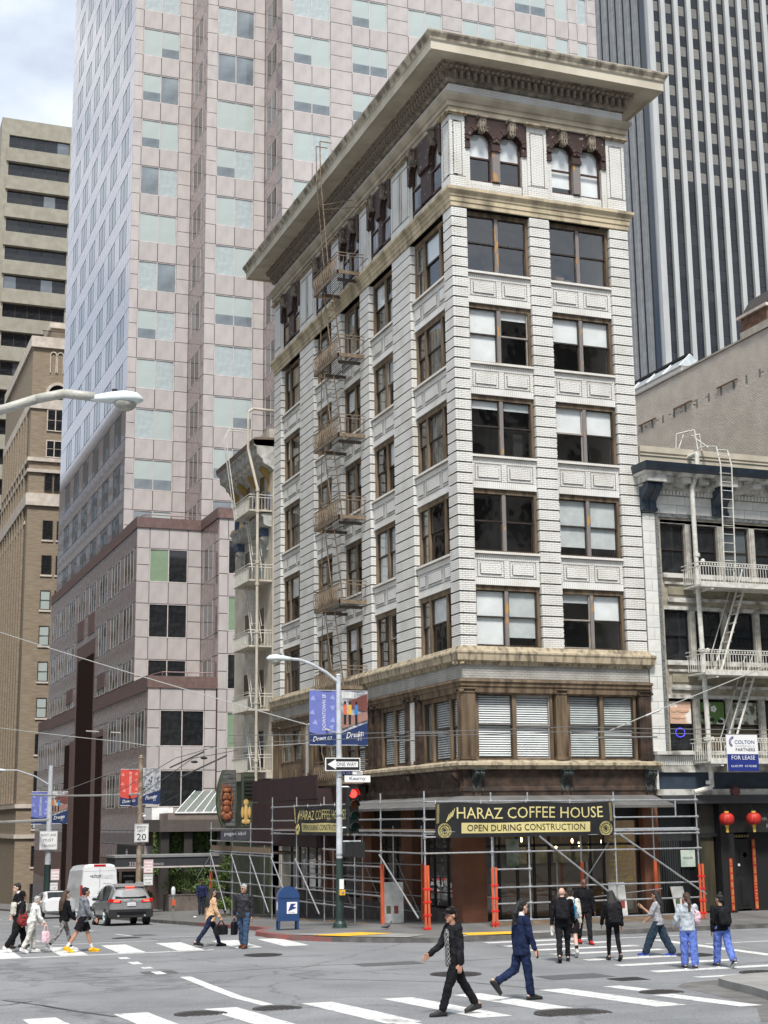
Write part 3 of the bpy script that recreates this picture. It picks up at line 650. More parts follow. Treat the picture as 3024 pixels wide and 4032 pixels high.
for u0, u1, k in LB: arch_bay('L', u0, u1, 3 if k == 3 and False else 2)
build_each(core, 'pier_core', 'joint', bld)
# ---- lower cornice, brick frieze and the brown second storey ----
NE = 8.75
def ringN(d): return [(.3, NE+min(d, .3)), (-d, NE+min(d, .3)), (-d, -d), (W+d*.8, -d), (W+d*.8, 1.0)]
def ringF(d): return [(1.0, LE+.05), (-d*.8, LE+.05), (-d*.8, NE+.31)]
cp = [(.0, 8.92), (.05, 8.9), (.1, 8.8), (.24, 8.74), (.25, 8.68), (.22, 8.62), (.2, 8.44), (.12, 8.4), (.08, 8.36), (.04, 8.3)]
sweep(MB(), cp, ringN).build('lower_cornice', 'stone_d', bld); sweep(MB(), cp, ringF).build('lower_cornice', 'stone_d', bld)
fm = MB().box(.012, W-.01, .012, .2, 7.85, 8.4).box(.012, .2, .2, LE, 7.85, 8.4); fm.build('frieze_mortar', 'mortar', bld)
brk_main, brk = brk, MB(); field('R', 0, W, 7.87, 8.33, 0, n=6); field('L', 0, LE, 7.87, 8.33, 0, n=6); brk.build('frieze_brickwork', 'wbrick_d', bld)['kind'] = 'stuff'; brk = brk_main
dn = MB()
x = -.35
while x < W: dn.box(x, x+.05, -.11, -.03, 8.31, 8.37); x += .12
y = -.3
while y < NE: dn.box(-.11, -.03, y, y+.05, 8.31, 8.37); y += .12
dn.build('bead_course', 'stone_d', bld)['kind'] = 'stuff'
ap_ = [(.0, 7.86), (.1, 7.84), (.12, 7.76), (.07, 7.72), (.07, 7.62), (.03, 7.58), (.03, 7.42), (-.1, 7.38)]
sweep(MB(), ap_, ringN).build('brown_architrave', 'brown', bld); sweep(MB(), ap_, ringF).build('brown_architrave', 'brown', bld)
lg = [(-.1, 5.26), (.12, 5.22), (.28, 5.16), (.29, 5.08), (.22, 5.04), (.18, 4.96), (.06, 4.92)]
sweep(MB(), lg, ringN).build('ledge', 'stone_d', bld); sweep(MB(), lg, ringF).build('ledge', 'brown_d', bld)
def pilaster(face, u0, u1, d, z0=5.26, z1=7.56, m='brown'):
    bx = both(face); p = MB(); bx(p, u0-.03, u1+.03, d-.05, d+.3, z0, z0+.1); bx(p, u0, u1, d, d+.3, z0+.1, z1-.16)
    for i in range(3): a = u0+(u1-u0)*(.2+.3*i); bx(p, a-.012, a+.03, d-.015, d, z0+.2, z1-.25)
    bx(p, u0-.02, u1+.02, d-.03, d+.3, z1-.16, z1-.12); bx(p, u0-.05, u1+.05, d-.06, d+.3, z1-.04, z1)
    po = p.build('pilaster', m, bld)
    v = MB()
    for a in (u0-.03, u1+.03):
        if face == 'R': v.cyl((a, d-.07, z1-.1), (a, d+.05, z1-.1), .055, 10)
        else: v.cyl((d-.07, a, z1-.1), (d+.05, a, z1-.1), .055, 10)
    v.build('volute', m, po)
pilaster('R', -.05, .44, -.05); pilaster('R', 3.34, 3.76, -.05); pilaster('R', 6.48, 6.92, -.05, m='brown_d')
for u0, u1, lk in ((.5, 3.28, 'ff'), (3.82, 6.42, 'ff')): sash_window('R', u0, u1, 5.26, 7.42, 2, d=.08, look=list(lk), frame='brown', mul='gold', head=.06)
pilaster('L', -.043, .34, -.043); sash_window('L', .35, 3.6, 5.26, 7.42, 3, d=.08, look='ffc', frame='brown'); pilaster('L', 3.62, 4.0, -.05, m='brown_d')
bkm = MB().box(.03, .3, 4.0, 4.6, 5.26, 7.42); bkm.build('mortar_strip', 'mortar', bld); field('L', 4.0, 4.6, 5.28, 7.4, .02)
pilaster('L', 4.6, 4.95, -.05, m='brown_d'); sash_window('L', 5.0, 7.6, 5.26, 7.42, 2, d=.08, look='ff'); pilaster('L', 7.65, 8.0, -.05, m='brown_d'); pilaster('L', 8.3, 8.7, -.05, m='brown_d')
MB().box(.02, .3, 8.7, 9.2, 5.2, 7.4).build('brown_panel', 'brown_d', bld)
sash_window('L', 9.3, 11.7, 4.7, 7.4, 2, d=.1, look='fc'); sash_window('L', 12.8, 15.3, 5.3, 7.4, 2, d=.1, look='fh')
MB().box(.05, .3, 11.7, 12.8, 4.0, 7.4).build('brown_panel', 'brown', bld); MB().box(.05, .3, 15.3, 15.6, 4.0, 7.4).build('brown_panel', 'brown', bld)
pilaster('L', 15.6, 16.0, -.02); pilaster('L', 16.6, 17.0, -.02); bkm = MB().box(.06, .3, 16.0, 16.6, 5.2, 7.4).build('mortar_strip', 'mortar', bld); field('L', 16.0, 16.6, 5.2, 7.4, .045)
sash_window('L', 17.05, 20.2, 5.9, 7.4, 2, d=.06, look='cc'); pilaster('L', 20.25, 21.2, -.02, z0=4.6)
p_ = MB().box(.1, .3, 17.05, 20.2, 4.6, 5.9)
for a, b in ((17.2, 17.9), (18.1, 19.3), (19.4, 20.1)): p_.box(.06, .1, a, b, 4.75, 5.6)
p_.build('timber_panel', 'gold', bld)
# dark frieze with scrolled brackets above the shop
sweep(MB(), [(.16, 4.95), (.06, 4.9), (.02, 4.7), (.02, 4.42), (.08, 4.38), (.1, 4.28), (.07, 4.22), (.07, 4.05), (-.1, 4.0)], ringN).build('shop_frieze', 'brown_d', bld)
sweep(MB(), [(.16, 4.95), (.06, 4.9), (.02, 4.7), (.02, 4.42), (.08, 4.38), (.1, 4.28), (.07, 4.22), (.07, 4.05), (-.1, 4.0)], ringF).build('shop_frieze', 'brown_d', bld)
def bracket(face, u, z0=4.22, z1=4.92, d=-.02, m='dent', w_=.34, out_=.3, par=None):
    b = MB(); prof = []
    for i in range(15):
        t = i/14; zz = z1-(z1-z0)*t; o_ = out_*(.55+.45*math.cos(t*math.pi*1.15))+.06*math.sin(t*9); prof.append((d-max(.03, o_), zz))
    prof = [(d+.05, z1)]+prof+[(d+.05, z0)]
    for k in range(4):
        a = u-w_/2+k*w_/4
        pr_ = [(p+(.02 if k % 2 else 0), q) for p, q in prof]
        if face == 'R': b.prism(pr_, a+.008, a+w_/4-.008, 'X')
        else: b.prism(pr_, a+.008, a+w_/4-.008, 'Y')
    for s in (-1, 1):
        c = u+s*w_/2
        if face == 'R': b.cyl((c, d-out_*.7, z1-.12), (c-s*.04, d-out_*.7, z1-.12), .1, 10); b.cyl((c, d-.1, z0+.07), (c-s*.04, d-.1, z0+.07), .07, 8)
        else: b.cyl((d-out_*.7, c, z1-.12), (d-out_*.7, c-s*.04, z1-.12), .1, 10)
    if face == 'R': b.box(u-w_/2-.04, u+w_/2+.04, d-out_-.05, d+.05, z1, z1+.04)
    else: b.box(d-out_-.05, d+.05, u-w_/2-.04, u+w_/2+.04, z1, z1+.04)
    return b.build('bracket', m, par or bld)
mat('green_bronze', (.07, .085, .075), .5, c2=(.025, .03, .028), scale=6)
for x in (.42, 3.58, 6.72): bracket('R', x, m='green_bronze')
for y in (.25, 4.3, 8.2): bracket('L', y, m='brown_d')
# ground floor: rust coloured piers, dark shop windows, signs
def zs(Y): return g(Y)+.2
sw = MB().box(-.12, .72, .02, .6, .15, 3.78).box(6.45, 7.02, .02, .6, .2, 3.78); build_each(sw, 'rust_pier', 'rust', bld)
sw = MB()
for a, b in ((4.5, 5.5), (8.5, 9.8), (13.6, 14.4)): sw.box(-.02, .5, a, b, zs(b)-.3, 3.8)
sw.box(-.06, .4, .6, 1.0, .1, 3.8); build_each(sw, 'rust_pier', 'rust', bld)
MB().box(.1, 6.5, .3, .5, 3.3, 4.1).box(.1, .4, 1.0, LE, 3.0, 4.1).build('shop_lintel', 'black', bld)
fr = MB(); gl = MB()
for x in (.75, 1.3, 1.95, 2.55, 3.1, 4.6, 5.1, 6.4): fr.box(x-.04, x+.04, .3, .38, .2, 3.3)
fr.box(.72, 6.45, .3, .38, .2, .32).box(.72, 6.45, .3, .38, 2.5, 2.58).box(3.15, 4.6, .3, .37, 1.1, 1.16)
gl.quad((.72, .34, .3), (6.45, .34, .3), (6.45, .34, 3.3), (.72, .34, 3.3))
y = 1.0
while y < 20.5: fr.box(.28, .36, y-.04, y+.04, zs(y)-.1, 3.2); y += 1.15
fr.box(.28, .36, 1, 20.6, 2.4, 2.46).box(.28, .36, 1, 20.6, .25, .35); gl.quad((.32, 1, -.4), (.32, 21, -.4), (.32, 21, 3.2), (.32, 1, 3.2))
fr.build('shop_frame', 'black', bld); gl.build('shop_window', 'glass', bld)
st_ = MB()
st_.box(-.03, .22, 1.05, 20.8, -1.1, .55); st_.build('stall_riser', mat('grey_riser', (.12, .1, .09), .8, c2=(.06, .05, .045)), bld)
# awning-like grey sheet under the frieze
MB().quad((-1.35, -1.3, 3.78), (6.9, -1.3, 3.78), (6.8, -.1, 4.12), (-.1, -.1, 4.12)).quad((-1.35, -1.3, 3.78), (-.1, -.1, 4.12), (-.1, 9.2, 4.12), (-1.35, 9.2, 3.78)).quad((-1.35, -1.3, 3.7), (6.9, -1.3, 3.7), (6.9, -1.3, 3.78), (-1.35, -1.3, 3.78)).quad((-1.35, -1.3, 3.7), (-1.35, 9.2, 3.7), (-1.35, 9.2, 3.78), (-1.35, -1.3, 3.78)).build('shed_canopy', mat('grey_sheet', (.16, .155, .15), .6, c2=(.11, .107, .1), scale=1.5), bld)
# gold window lettering (abstract calligraphy) right of the doors
gw = MB(); rg = random.Random(5)
for row in range(5):
    x = 5.28
    while x < 6.2:
        h = rg.uniform(.05, .14); zb = 1.35+row*.16
        gw.box(x, x+.018, .325, .33, zb, zb+h); gw.box(x, x+rg.uniform(.04, .1), .325, .33, zb, zb+.02); x += rg.uniform(.05, .11)
for k in range(22):
    a = k/22*2*math.pi; gw.box(5.72+.36*math.cos(a)-.03, 5.72+.36*math.cos(a)+.03, .325, .33, 2.55+.45*math.sin(a)-.03, 2.55+.45*math.sin(a)+.03)
for k in range(40): gw.cyl((5.42+rg.random()*.55, .326, 2.2+rg.random()*.6), (5.42+rg.random()*.55, .326, 2.2+rg.random()*.6), .008, 4)
gw.build('window_lettering', mat('gold_leaf', (.65, .48, .12), .35), bld)
MB().box(1.55, 2.0, .28, .3, 1.9, 2.75).build('window_poster', mat('pale_poster', (.35, .38, .33), .6, c2=(.12, .17, .1), scale=3), bld)
MB().box(3.3, 3.34, .24, .28, .9, 2.0).box(4.4, 4.44, .24, .28, .9, 2.0).build('door_handle', 'steel', bld)
mort.build('mortar_bed', 'mortar', bld)['kind'] = 'stuff'; groove.build('groove', 'joint', bld)['kind'] = 'stuff'; build_each(sillm, 'window_sill', mat('sill_brick', (.5, .44, .36), .8, c2=(.3, .26, .21)), bld)
bw = brk.build('brickwork', 'wbrick', bld); bw['kind'] = 'stuff'
pb = {}
for face, a, b, z0, z1, d in single:
    L_, H_ = round(b-a-.011, 3), round(z1-z0-.011, 3)
    if (L_, H_) not in pb:
        pb[(L_, H_)] = q = MB().box(0, L_, 0, .012, 0, H_).build('brick', 'wbrick', bld, local=True); q.location = (a+.0055, -BR.uniform(0, .003), z0+.0055)
    else: inst(pb[(L_, H_)], bld, (a+.0055, -BR.uniform(0, .003), z0+.0055))
# ---------------- helpers for far buildings ----------------
class Pieces:
    """wall panels, planks, slabs: the largest in view become parts (alike ones share a mesh), the rest one 'stuff' part"""
    def __init__(s): s.b = []
    def add(s, x0, x1, y0, y1, z0, z1, m='granite'):
        if x1-x0 < 1e-4 or y1-y0 < 1e-4 or z1-z0 < 1e-4: return
        s.b.append((x0, x1, y0, y1, z0, z1, m))
    def finish(s, name, parent, limit=285):
        def key(b):
            c = Vector(((b[0]+b[1])/2, (b[2]+b[3])/2, (b[4]+b[5])/2)); d = c-CAM
            z = d.dot(fw); px, py = d.dot(rr)/z*5837+1512, 2016-d.dot(uu)/z*5837
            vis = -200 < px < 3224 and -200 < py < 4232
            n = abs(d.normalized().dot(Vector((1, 0, 0) if b[1]-b[0] < b[3]-b[2] else (0, 1, 0))))
            area = max(b[1]-b[0], b[3]-b[2])*(b[5]-b[4])*n/z**2
            return -(area if vis else area*1e-4)
        s.b.sort(key=key); cache = {}; o_ = ORG.get(parent.name, (0, 0, 0)); rest = {}
        for i, (x0, x1, y0, y1, z0, z1, m) in enumerate(s.b):
            if i >= limit: rest.setdefault(m, MB()).box(x0, x1, y0, y1, z0, z1); continue
            k = (round(x1-x0, 2), round(y1-y0, 2), round(z1-z0, 2), m)
            if k not in cache: cache[k] = MB().box(0, x1-x0, 0, y1-y0, 0, z1-z0).build(name, m, parent, local=True); ob = cache[k]
            else: ob = cache[k].copy(); col.objects.link(ob)
            ob.location = (x0-o_[0], y0-o_[1], z0-o_[2])
        for m, q in rest.items(): q.build(name, m, parent)['kind'] = 'stuff'
# ---------------- pink granite office tower ----------------
tw = thing('office_tower', 'tall pink granite office tower with stepped corners and a mirror-like street side', 'building', (0, 50, 0))
core = MB(); core.box(.3, 34.3, 58.7, 89.4, 22, 100).box(4.73, 34.3, 53.9, 58.7, 20, 100).box(9.11, 34.3, 49.5, 53.9, 20, 100).box(.3, 20, 53.7, 91.9, -4, 23.3).box(.3, 20, 49.2, 97.4, -4, 12.1).box(4.74, 20, 49.1, 53.7, -4, 23.1)
core.build('tower_core', 'gjoint', tw)
P = Pieces(); PW = random.Random(21)
T = lambda k: 62.6-3.745*k
WH = 2.28
wcache = {}
def part_cached(key, fn, name, m, parent, loc):
    if key not in wcache: wcache[key] = fn().build(name, m, parent, local=True); o = wcache[key]
    else: o = wcache[key].copy(); col.objects.link(o); o.parent = parent
    o.location = loc; return o
def far_window(parent, face, a, b, z0, z1, plane, n=2, looks=(0,), fr='tframe', fw_=.06, dep=.13, rail=None, tilt=.012):
    """window > frame bars and panes. face R: plane is Y, spans X; face L: plane is X, spans Y"""
    w_ = b-a; h = z1-z0; o_ = ORG.get(parent.name, (0, 0, 0)); bx = both(face)
    def frame():
        f = MB(); fd_ = .035 if face == 'L' else 0; bx(f, 0, w_, fd_, .08, 0, fw_); bx(f, 0, w_, fd_, .08, h-fw_, h); bx(f, 0, fw_, fd_, .08, fw_, h-fw_); bx(f, w_-fw_, w_, fd_, .08, fw_, h-fw_)
        return f
    loc = (a-o_[0], plane+dep-.1-o_[1], z0-o_[2]) if face == 'R' else (plane+dep-.1-o_[0], a-o_[1], z0-o_[2])
    wo = part_cached(('f', face, round(w_, 2), round(h, 2), fr), frame, 'window', fr, parent, loc)
    pw = (w_-2*fw_)/n
    def bar():
        f = MB(); bx(f, -fw_/2, fw_/2, .005 if face == 'R' else .037, .075, fw_, h-fw_); return f
    for i in range(1, n):
        u = fw_+pw*i; part_cached(('b', face, round(h, 2), fr), bar, 'mullion', 'white_frame' if fr == 'tframe_w' else fr, wo, (u, 0, 0) if face == 'R' else (0, u, 0))
    if rail:
        def rl():
            f = MB(); bx(f, fw_, w_-fw_, .0, .07, h*rail-.02, h*rail+.02); return f
        part_cached(('r', face, round(w_, 2), round(h, 2), fr, rail), rl, 'rail', fr, wo, (0, 0, 0))
    for i in range(n):
        lk = looks[PW.randrange(len(looks))]; tl = PW.choice([-1, 0, 1])*tilt; u0, u1 = fw_+pw*i+.01, fw_+pw*(i+1)-.01
        def pane(tl=tl):
            q = MB(); pts = [(0, .05+tl, 0), (u1-u0, .05-tl, 0), (u1-u0, .05-tl, h-2*fw_), (0, .05+tl, h-2*fw_)]
            q.quad(*[(x, y, z) if face == 'R' else (y, x, z) for x, y, z in pts]); return q
        if lk == 9:          # blind in the upper part, dark below
            for z_, h_, mm in ((0, .35, PANE[6]), (.35, .65, PANE[0])):
                def pane2(h_=h_):
                    q = MB(); pts = [(0, .05, 0), (u1-u0, .05, 0), (u1-u0, .05, (h-2*fw_)*h_), (0, .05, (h-2*fw_)*h_)]
                    q.quad(*[(x, y, z) if face == 'R' else (y, x, z) for x, y, z in pts]); return q
                part_cached(('q', face, round(u1-u0, 2), round(h*h_, 2), mm.name), pane2, 'pane', mm, wo, (u0, 0, fw_+z_*(h-2*fw_)) if face == 'R' else (0, u0, fw_+z_*(h-2*fw_)))
        else: part_cached(('p', face, round(u1-u0, 2), round(h, 2), tl, PANE[lk].name), pane, 'pane', PANE[lk], wo, (u0, 0, fw_) if face == 'R' else (0, u0, fw_))
    return wo
MATS['white_frame'] = M_['tframe_w']; mat('mirror_frame', (.09, .09, .11), .3, metal=.5)
J = .022
def front(Y, x0, wins, x1, ks, skip=(), looks=(0, 0, 1, 1, 6, 6, 9, 9), zlo=-99, m='granite', dz=0):
    """a facet facing the camera: columns of panels around the windows of each floor"""
    cols = []; x = x0
    for a, b in wins: cols.append((x, a, 0)); cols.append((a, b, 1)); x = b
    cols.append((x, x1, 0))
    for k in ks:
        t = T(k)+dz; s = t-WH; nx_ = T(k-1)+dz-WH
        for a, b, isw in cols:
            if isw:
                mid = (a+b)/2 if b-a > 2 else None
                for p, q in (((a, mid), (mid, b)) if mid else ((a, b),)): P.add(p+J, q-J, Y, Y+.08, max(zlo, t+J), nx_-J, m)
                if t > zlo+.4: far_window(tw, 'R', a, b, max(zlo, s), t, Y, 2 if mid else 1, looks)
            elif b-a > .1:
                n = max(1, round((b-a)/1.3)); st = (b-a)/n
                for i in range(n):
                    for p, q in ((t, nx_), (s+WH/2, t), (s, s+WH/2)):
                        if q-J > zlo: P.add(a+i*st+J, a+(i+1)*st-J, Y, Y+.08, max(zlo, p+J), q-J, m)
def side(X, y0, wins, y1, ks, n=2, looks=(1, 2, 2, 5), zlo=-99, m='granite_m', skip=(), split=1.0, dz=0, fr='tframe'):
    cols = []; y = y0
    for a, b in wins: cols.append((y, a, 0)); cols.append((a, b, 1)); y = b
    cols.append((y, y1, 0))
    for k in ks:
        t = T(k)+dz; s = t-WH; nx_ = T(k-1)+dz-WH
        for ci, (a, b, isw) in enumerate(cols):
            wn = isw and (k, ci//2) not in skip
            c = max(1, round((b-a)/split)); st = (b-a)/c
            for i in range(c):
                P.add(X, X+.08, a+i*st+J, a+(i+1)*st-J, max(zlo, t+J), nx_-J, m)
                if not wn: P.add(X, X+.08, a+i*st+J, a+(i+1)*st-J, max(zlo, s+J), t-J, m)
            if wn: far_window(tw, 'L', a, b, max(zlo, s), t, X, n, looks, fr=fr, tilt=.002, dep=.055, fw_=.05)
looks_t = (0, 0, 0, 1, 1, 6, 9); KT = range(-5, 11)
front(58.4, 0, [(.64, 3.45)], 4.43, KT, zlo=23.6)
front(53.6, 4.43, [(5.2, 8.0)], 8.81, KT, zlo=23.6)
f3w = [(9.64, 12.44), (14.1, 16.9), (18.55, 21.32), (22.94, 25.69), (27.38, 30.11), (30.86, 32.0), (32.77, 33.68)]
front(49.2, 8.81, f3w, 34.47, range(-5, 2), looks=(0, 0, 1, 9, 9)); front(49.2, 8.81, f3w[:2], 18.0, range(2, 6), looks=(0, 1, 9))
front(49.2, 8.81, f3w[:1], 13.3, range(6, 9), looks=(0, 1, 9))
side(4.43, 53.6, [(54.9, 57.5)], 58.4, KT, zlo=23.6, split=1.2, looks=(3, 3, 2)); side(8.81, 49.2, [(50.5, 53.1)], 53.6, range(-5, 10), split=1.2, zlo=24, looks=(3, 3, 2))
TL = [(60.1+4.63*i, 62.75+4.63*i) for i in range(6)]
side(0, 58.4, TL, 89.4, range(-6, 11), zlo=23.6, m='granite_p', looks=(2, 2, 2), fr='mirror_frame', split=1.0)
# podium
front(53.4, 0, [(.88, 3.5)], 4.44, (11, 12, 13), zlo=12.5, looks=(3, 3, 4), dz=.1); front(48.8, 4.47, [(5.1, 7.9)], 13, (11, 12, 13, 14, 15), zlo=3, looks=(4, 3, 3), dz=.1)
front(48.9, 0, [(.8, 3.67)], 4.43, (14, 15), zlo=3.0, looks=(3,), dz=.2)
side(4.44, 48.9, [(50.2, 52.7)], 53.4, (11, 12, 13), zlo=12.5, split=1.2, looks=(3, 2))
PL = [(54.4, 57.6), (59.1, 62.25), (63.95, 67.1), (68.7, 71.7), (73.6, 76.75), (78.4, 81.55), (83.55, 86.6), (88.3, 91.3)]
side(0, 53.4, PL, 92.0, (11, 12, 13), n=3, zlo=12.6, split=.8, m='granite_m', skip={(12, 3), (12, 4), (13, 3), (13, 4)}, dz=.2, looks=(5, 3, 2))
side(0, 48.9, [(49.8, 52.85)]+PL+[(93.55, 96.9)], 97.6, (14, 15), n=3, zlo=1.9, split=.8, skip={(14, 3), (14, 4), (14, 5), (14, 6), (15, 3), (15, 4), (15, 5), (15, 6)}, dz=.25, looks=(5, 3, 3))
P.finish('granite_panel', tw)
# tall recesses, brown trims and terraces (each recess is a flat sheet, its shade painted dark)
rc = MB(); rc.box(-.02, .12, 68.35, 68.75, -3.5, 17.2).box(-.02, .12, 76.3, 76.7, -3.5, 17.2).box(-.02, .12, 68.75, 76.3, 16.1, 17.2).box(-.03, .11, 63.9, 64.1, -3, 9.9).box(-.03, .11, 67.0, 68.35, -3, 9.9).box(-.03, .11, 64.1, 67, 9.6, 10.1).box(-.03, .11, 78.7, 79, -3.5, 9.9).box(-.03, .11, 76.7, 78.7, -3.5, 9.9)
build_each(rc, 'brown_granite_frame', 'granite_b', tw)

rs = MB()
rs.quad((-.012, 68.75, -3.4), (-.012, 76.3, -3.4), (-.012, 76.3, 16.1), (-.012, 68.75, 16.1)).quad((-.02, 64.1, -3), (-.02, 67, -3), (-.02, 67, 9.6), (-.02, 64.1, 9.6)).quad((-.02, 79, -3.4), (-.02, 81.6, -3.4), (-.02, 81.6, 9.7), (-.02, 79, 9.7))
build_each(rs, 'recess', mat('recess_shade', (.04, .022, .019), 1.0, spec=.05, c2=(.03, .017, .015), scale=2), tw)  # flat dark sheets; the shade of a deep opening is in their colour
tp = MB()
tp.box(-.05, 4.5, 48.82, 48.95, 11.75, 12.5).box(-.05, .1, 48.95, 68.35, 11.6, 12.52).box(-.05, .1, 76.7, 91.9, 11.6, 12.52).box(-.05, 4.52, 53.3, 53.42, 22.9, 23.6).box(-.05, .1, 53.42, 89.3, 22.85, 23.62).box(4.36, 4.5, 48.7, 53.3, 22.9, 23.6).box(4.5, 13, 48.7, 48.82, 22.9, 23.6)
tp.box(-.05, .1, 91.9, 97.6, 11.75, 12.6).box(-.05, .1, 89.3, 92.05, 22.9, 23.7).box(-.04, .05, 63.95, 67.1, 13.1, 14.2).box(-.04, .05, 73.6, 76.7, 17.7, 19.3).box(-.04, .05, 68.8, 71.7, 17.7, 19.3).box(-.04, .05, 78.4, 81.5, 13.1, 14.2)
build_each(tp, 'brown_granite_band', 'granite_b', tw)
for (x0, x1, y, z) in ((.9, 4.2, 48.9, 12.75), (.6, 4.0, 53.4, 23.8)):
    r_ = MB().tube([(x0-.6, y+.8, z-.15), (x0, y, z), (x1, y, z)], .035); 
    for k in range(3): r_.cyl((x0+k*(x1-x0)/2, y, z-.3), (x0+k*(x1-x0)/2, y, z), .02)
    r_.build('terrace_rail', mat('rose_rail', (.3, .2, .19), .4, metal=.3), tw)
# street level of the podium: polished bands, slits, door
P = Pieces()
y = 48.9
while y < 97:
    if not (68.3 < y+.4 < 76.8 or 63.9 < y+.4 < 67.2 or 78.9 < y+.3 < 81.7):
        P.add(-.01, .05, y+.015, y+.785, 2.05, 2.9, 'granite_p'); P.add(-.01, .05, y+.015, y+.785, 2.93, 4.4, 'granite_m'); P.add(-.01, .05, y+.015, y+.785, 1.1, 2.02, 'granite_m'); P.add(-.01, .05, y+.015, y+.785, -1.0, 1.07, 'granite_b'); P.add(-.01, .05, y+.015, y+.785, -4.3, -1.03, 'granite_m')
    y += .8
for i in range(4): P.add(.0+i*1.1+.015, 1.1+i*1.1-.015, 48.88, 48.95, 2.05, 2.95, 'granite_b'); P.add(.0+i*1.1+.015, 1.1+i*1.1-.015, 48.88, 48.95, 2.98, 4.3, 'granite'); P.add(.0+i*1.1+.015, 1.1+i*1.1-.015, 48.88, 48.95, 1.1, 2.02, 'granite'); P.add(.0+i*1.1+.015, 1.1+i*1.1-.015, 48.88, 48.95, -3, 1.07, 'granite_b')
P.finish('base_panel', tw, 14)
for a, b, z0, z1 in ((61.2, 62.2, -2.4, 1.0), (93.9, 95, -3.2, 1.2), (90.6, 91.6, -3.2, 1.2), (87.4, 88.4, -3.2, 1.2), (84.2, 85.2, -3.2, 1.2)): far_window(tw, 'L', a, b, z0, z1, -.06, 1, (3,), fr='tframe', fw_=.12)
dr = MB().box(-.05, .05, 50.6, 57.6, .7, 2.0).build('sign_panel', 'black', tw)
t_ = MB()
for i in range(20):
    a, b = 2*math.pi*i/20, 2*math.pi*(i+1)/20; t_.quad(*[(-.056, 54.2-.36*rad*math.cos(q), 1.4+.36*rad*math.sin(q)) for rad, q in ((1, a), (1, b), (.9, b), (.9, a))])
t_.build('ring_emblem', 'white', dr); text('FP', (-.056, 54.45, 1.2), (0, -1, 0), (0, 0, 1), .5, .42, 'white', 'emblem_letters', dr)
# glass-roofed porte-cochere in front of it
pc = thing('porte_cochere', 'low brown entrance structure with a slanted ribbed glass roof below the pink tower', 'building', (0, 44, -1))
MB().box(-.15, 7, 44, 48.7, 2.87, 3.56).build('fascia', mat('taupe_metal', (.1, .085, .075), .5, var=.1), pc); MB().box(.35, 7, 44.1, 48.7, 3.56, 3.95).build('upper_fascia', mat('taupe_light', (.2, .165, .14), .6, var=.1), pc)
MB().box(-.1, 1.2, 46.5, 48.7, 3.58, 4.3).build('white_parapet', 'tframe_w', pc)
MB().quad((.8, 44.1, 3.97), (7, 44.1, 3.97), (7, 48, 5.3), (2.9, 48, 5.3)).poly([(.8, 44.1, 3.97), (2.9, 48, 5.3), (2.9, 48, 3.97), (.8, 48, 3.97)]).build('glass_roof', mat('roof_glass', (.16, .19, .17), .15, var=.1), pc)
for i in range(9):
    x = .8+i*.55; MB().cyl((x, 44.1, 3.99), (x+1.9 if x > 2.0 else x+2.1, 48, 5.33), .035, 4).build('roof_rib', 'tframe_w', pc)
MB().box(.75, 7, 44.02, 44.14, 3.93, 4.02).build('gutter', 'tframe_w', pc)
for x in (.0, 1.4, 3.4, 5.2): MB().box(x, x+.5, 44.3, 44.8, -2, 2.87).build('column', mat('taupe_dark', (.04, .035, .032), .5, var=.1), pc)
MB().box(3.0, 7, 45.5, 48.6, -2.2, 2.8).build('lobby_front', 'blackgl', pc)
aw = thing('entrance_awning', 'long flat charcoal awning with RESIDENCES lettering reaching over the pavement', 'awning', (-1, 38.5, -1.5))
MB().box(-3.85, 1.9, 38, 40.6, 1.08, 1.56).build('valance', mat('charcoal_canvas', (.028, .03, .034), .7, var=.1), aw); MB().box(-3.9, 1.9, 37.95, 40.65, 1.56, 1.68).build('top_band', mat('grey_band', (.22, .22, .22), .6), aw); MB().box(-3.87, 1.9, 37.97, 40.62, 1.0, 1.08).build('hem', 'tframe', aw)
text('RESIDENCES', (-2.0, 37.985, 1.14), (1, 0, 0), (0, 0, 1), .8, .12, 'tframe', 'lettering', aw); text('333', (-3.1, 37.985, 1.12), (1, 0, 0), (0, 0, 1), .36, .22, 'tframe', 'lettering', aw)
for x in (-3.7, 1.6):
    for y in (38.2, 40.4): MB().cyl((x, y, -1.6), (x, y, 1.1), .035).build('post', 'black', aw)
sb = thing('sign_board', 'pair of black banner boards with white print under the awning', 'sign', (-2.5, 41, -1.5))
for x in (-4.0, -2.9):
    b_ = MB().box(x, x+.95, 41, 41.05, -.9, .75).build('board', 'black', sb)
    text('DINING', (x+.1, 40.99, .45), (1, 0, 0), (0, 0, 1), .6, .1, 'white', 'print', b_)
    MB().box(x+.2, x+.65, 40.98, 40.995, -.2, .25).build('white_square', 'white', b_)
# ---------------- narrow cream building with painted brackets ----------------
cb = thing('cream_building', 'narrow cream stucco building with blue and gold painted roof brackets', 'building', (0, 26, -.8))
MB().box(0, 8, 21.3, 28.1, -1.5, 20.3).build('wall', 'cream', cb)
def ringC(d): return [(3, 27.9+d*.4), (-d, 27.9+d*.4), (-d, 21.32-d*.0), (3, 21.32)]
sweep(MB(), [(.02, 19.6), (.1, 19.7), (.5, 19.9), (.55, 20.1), (.8, 20.3), (.84, 20.65), (.96, 20.75), (1.0, 21.0), (0, 21.05)], ringC).build('cornice', mat('cream_trim', (.5, .5, .47), .7, c2=(.3, .29, .26), scale=3), cb)
sweep(MB(), [(.86, 20.72), (.98, 20.8), (1.02, 21.03), (.9, 21.12), (0, 21.15)], ringC).build('cornice_edge', mat('umber_edge', (.16, .12, .09), .7), cb)
MB().box(-.2, .1, 21.4, 28, 21.1, 21.6).build('parapet', 'cream', cb)
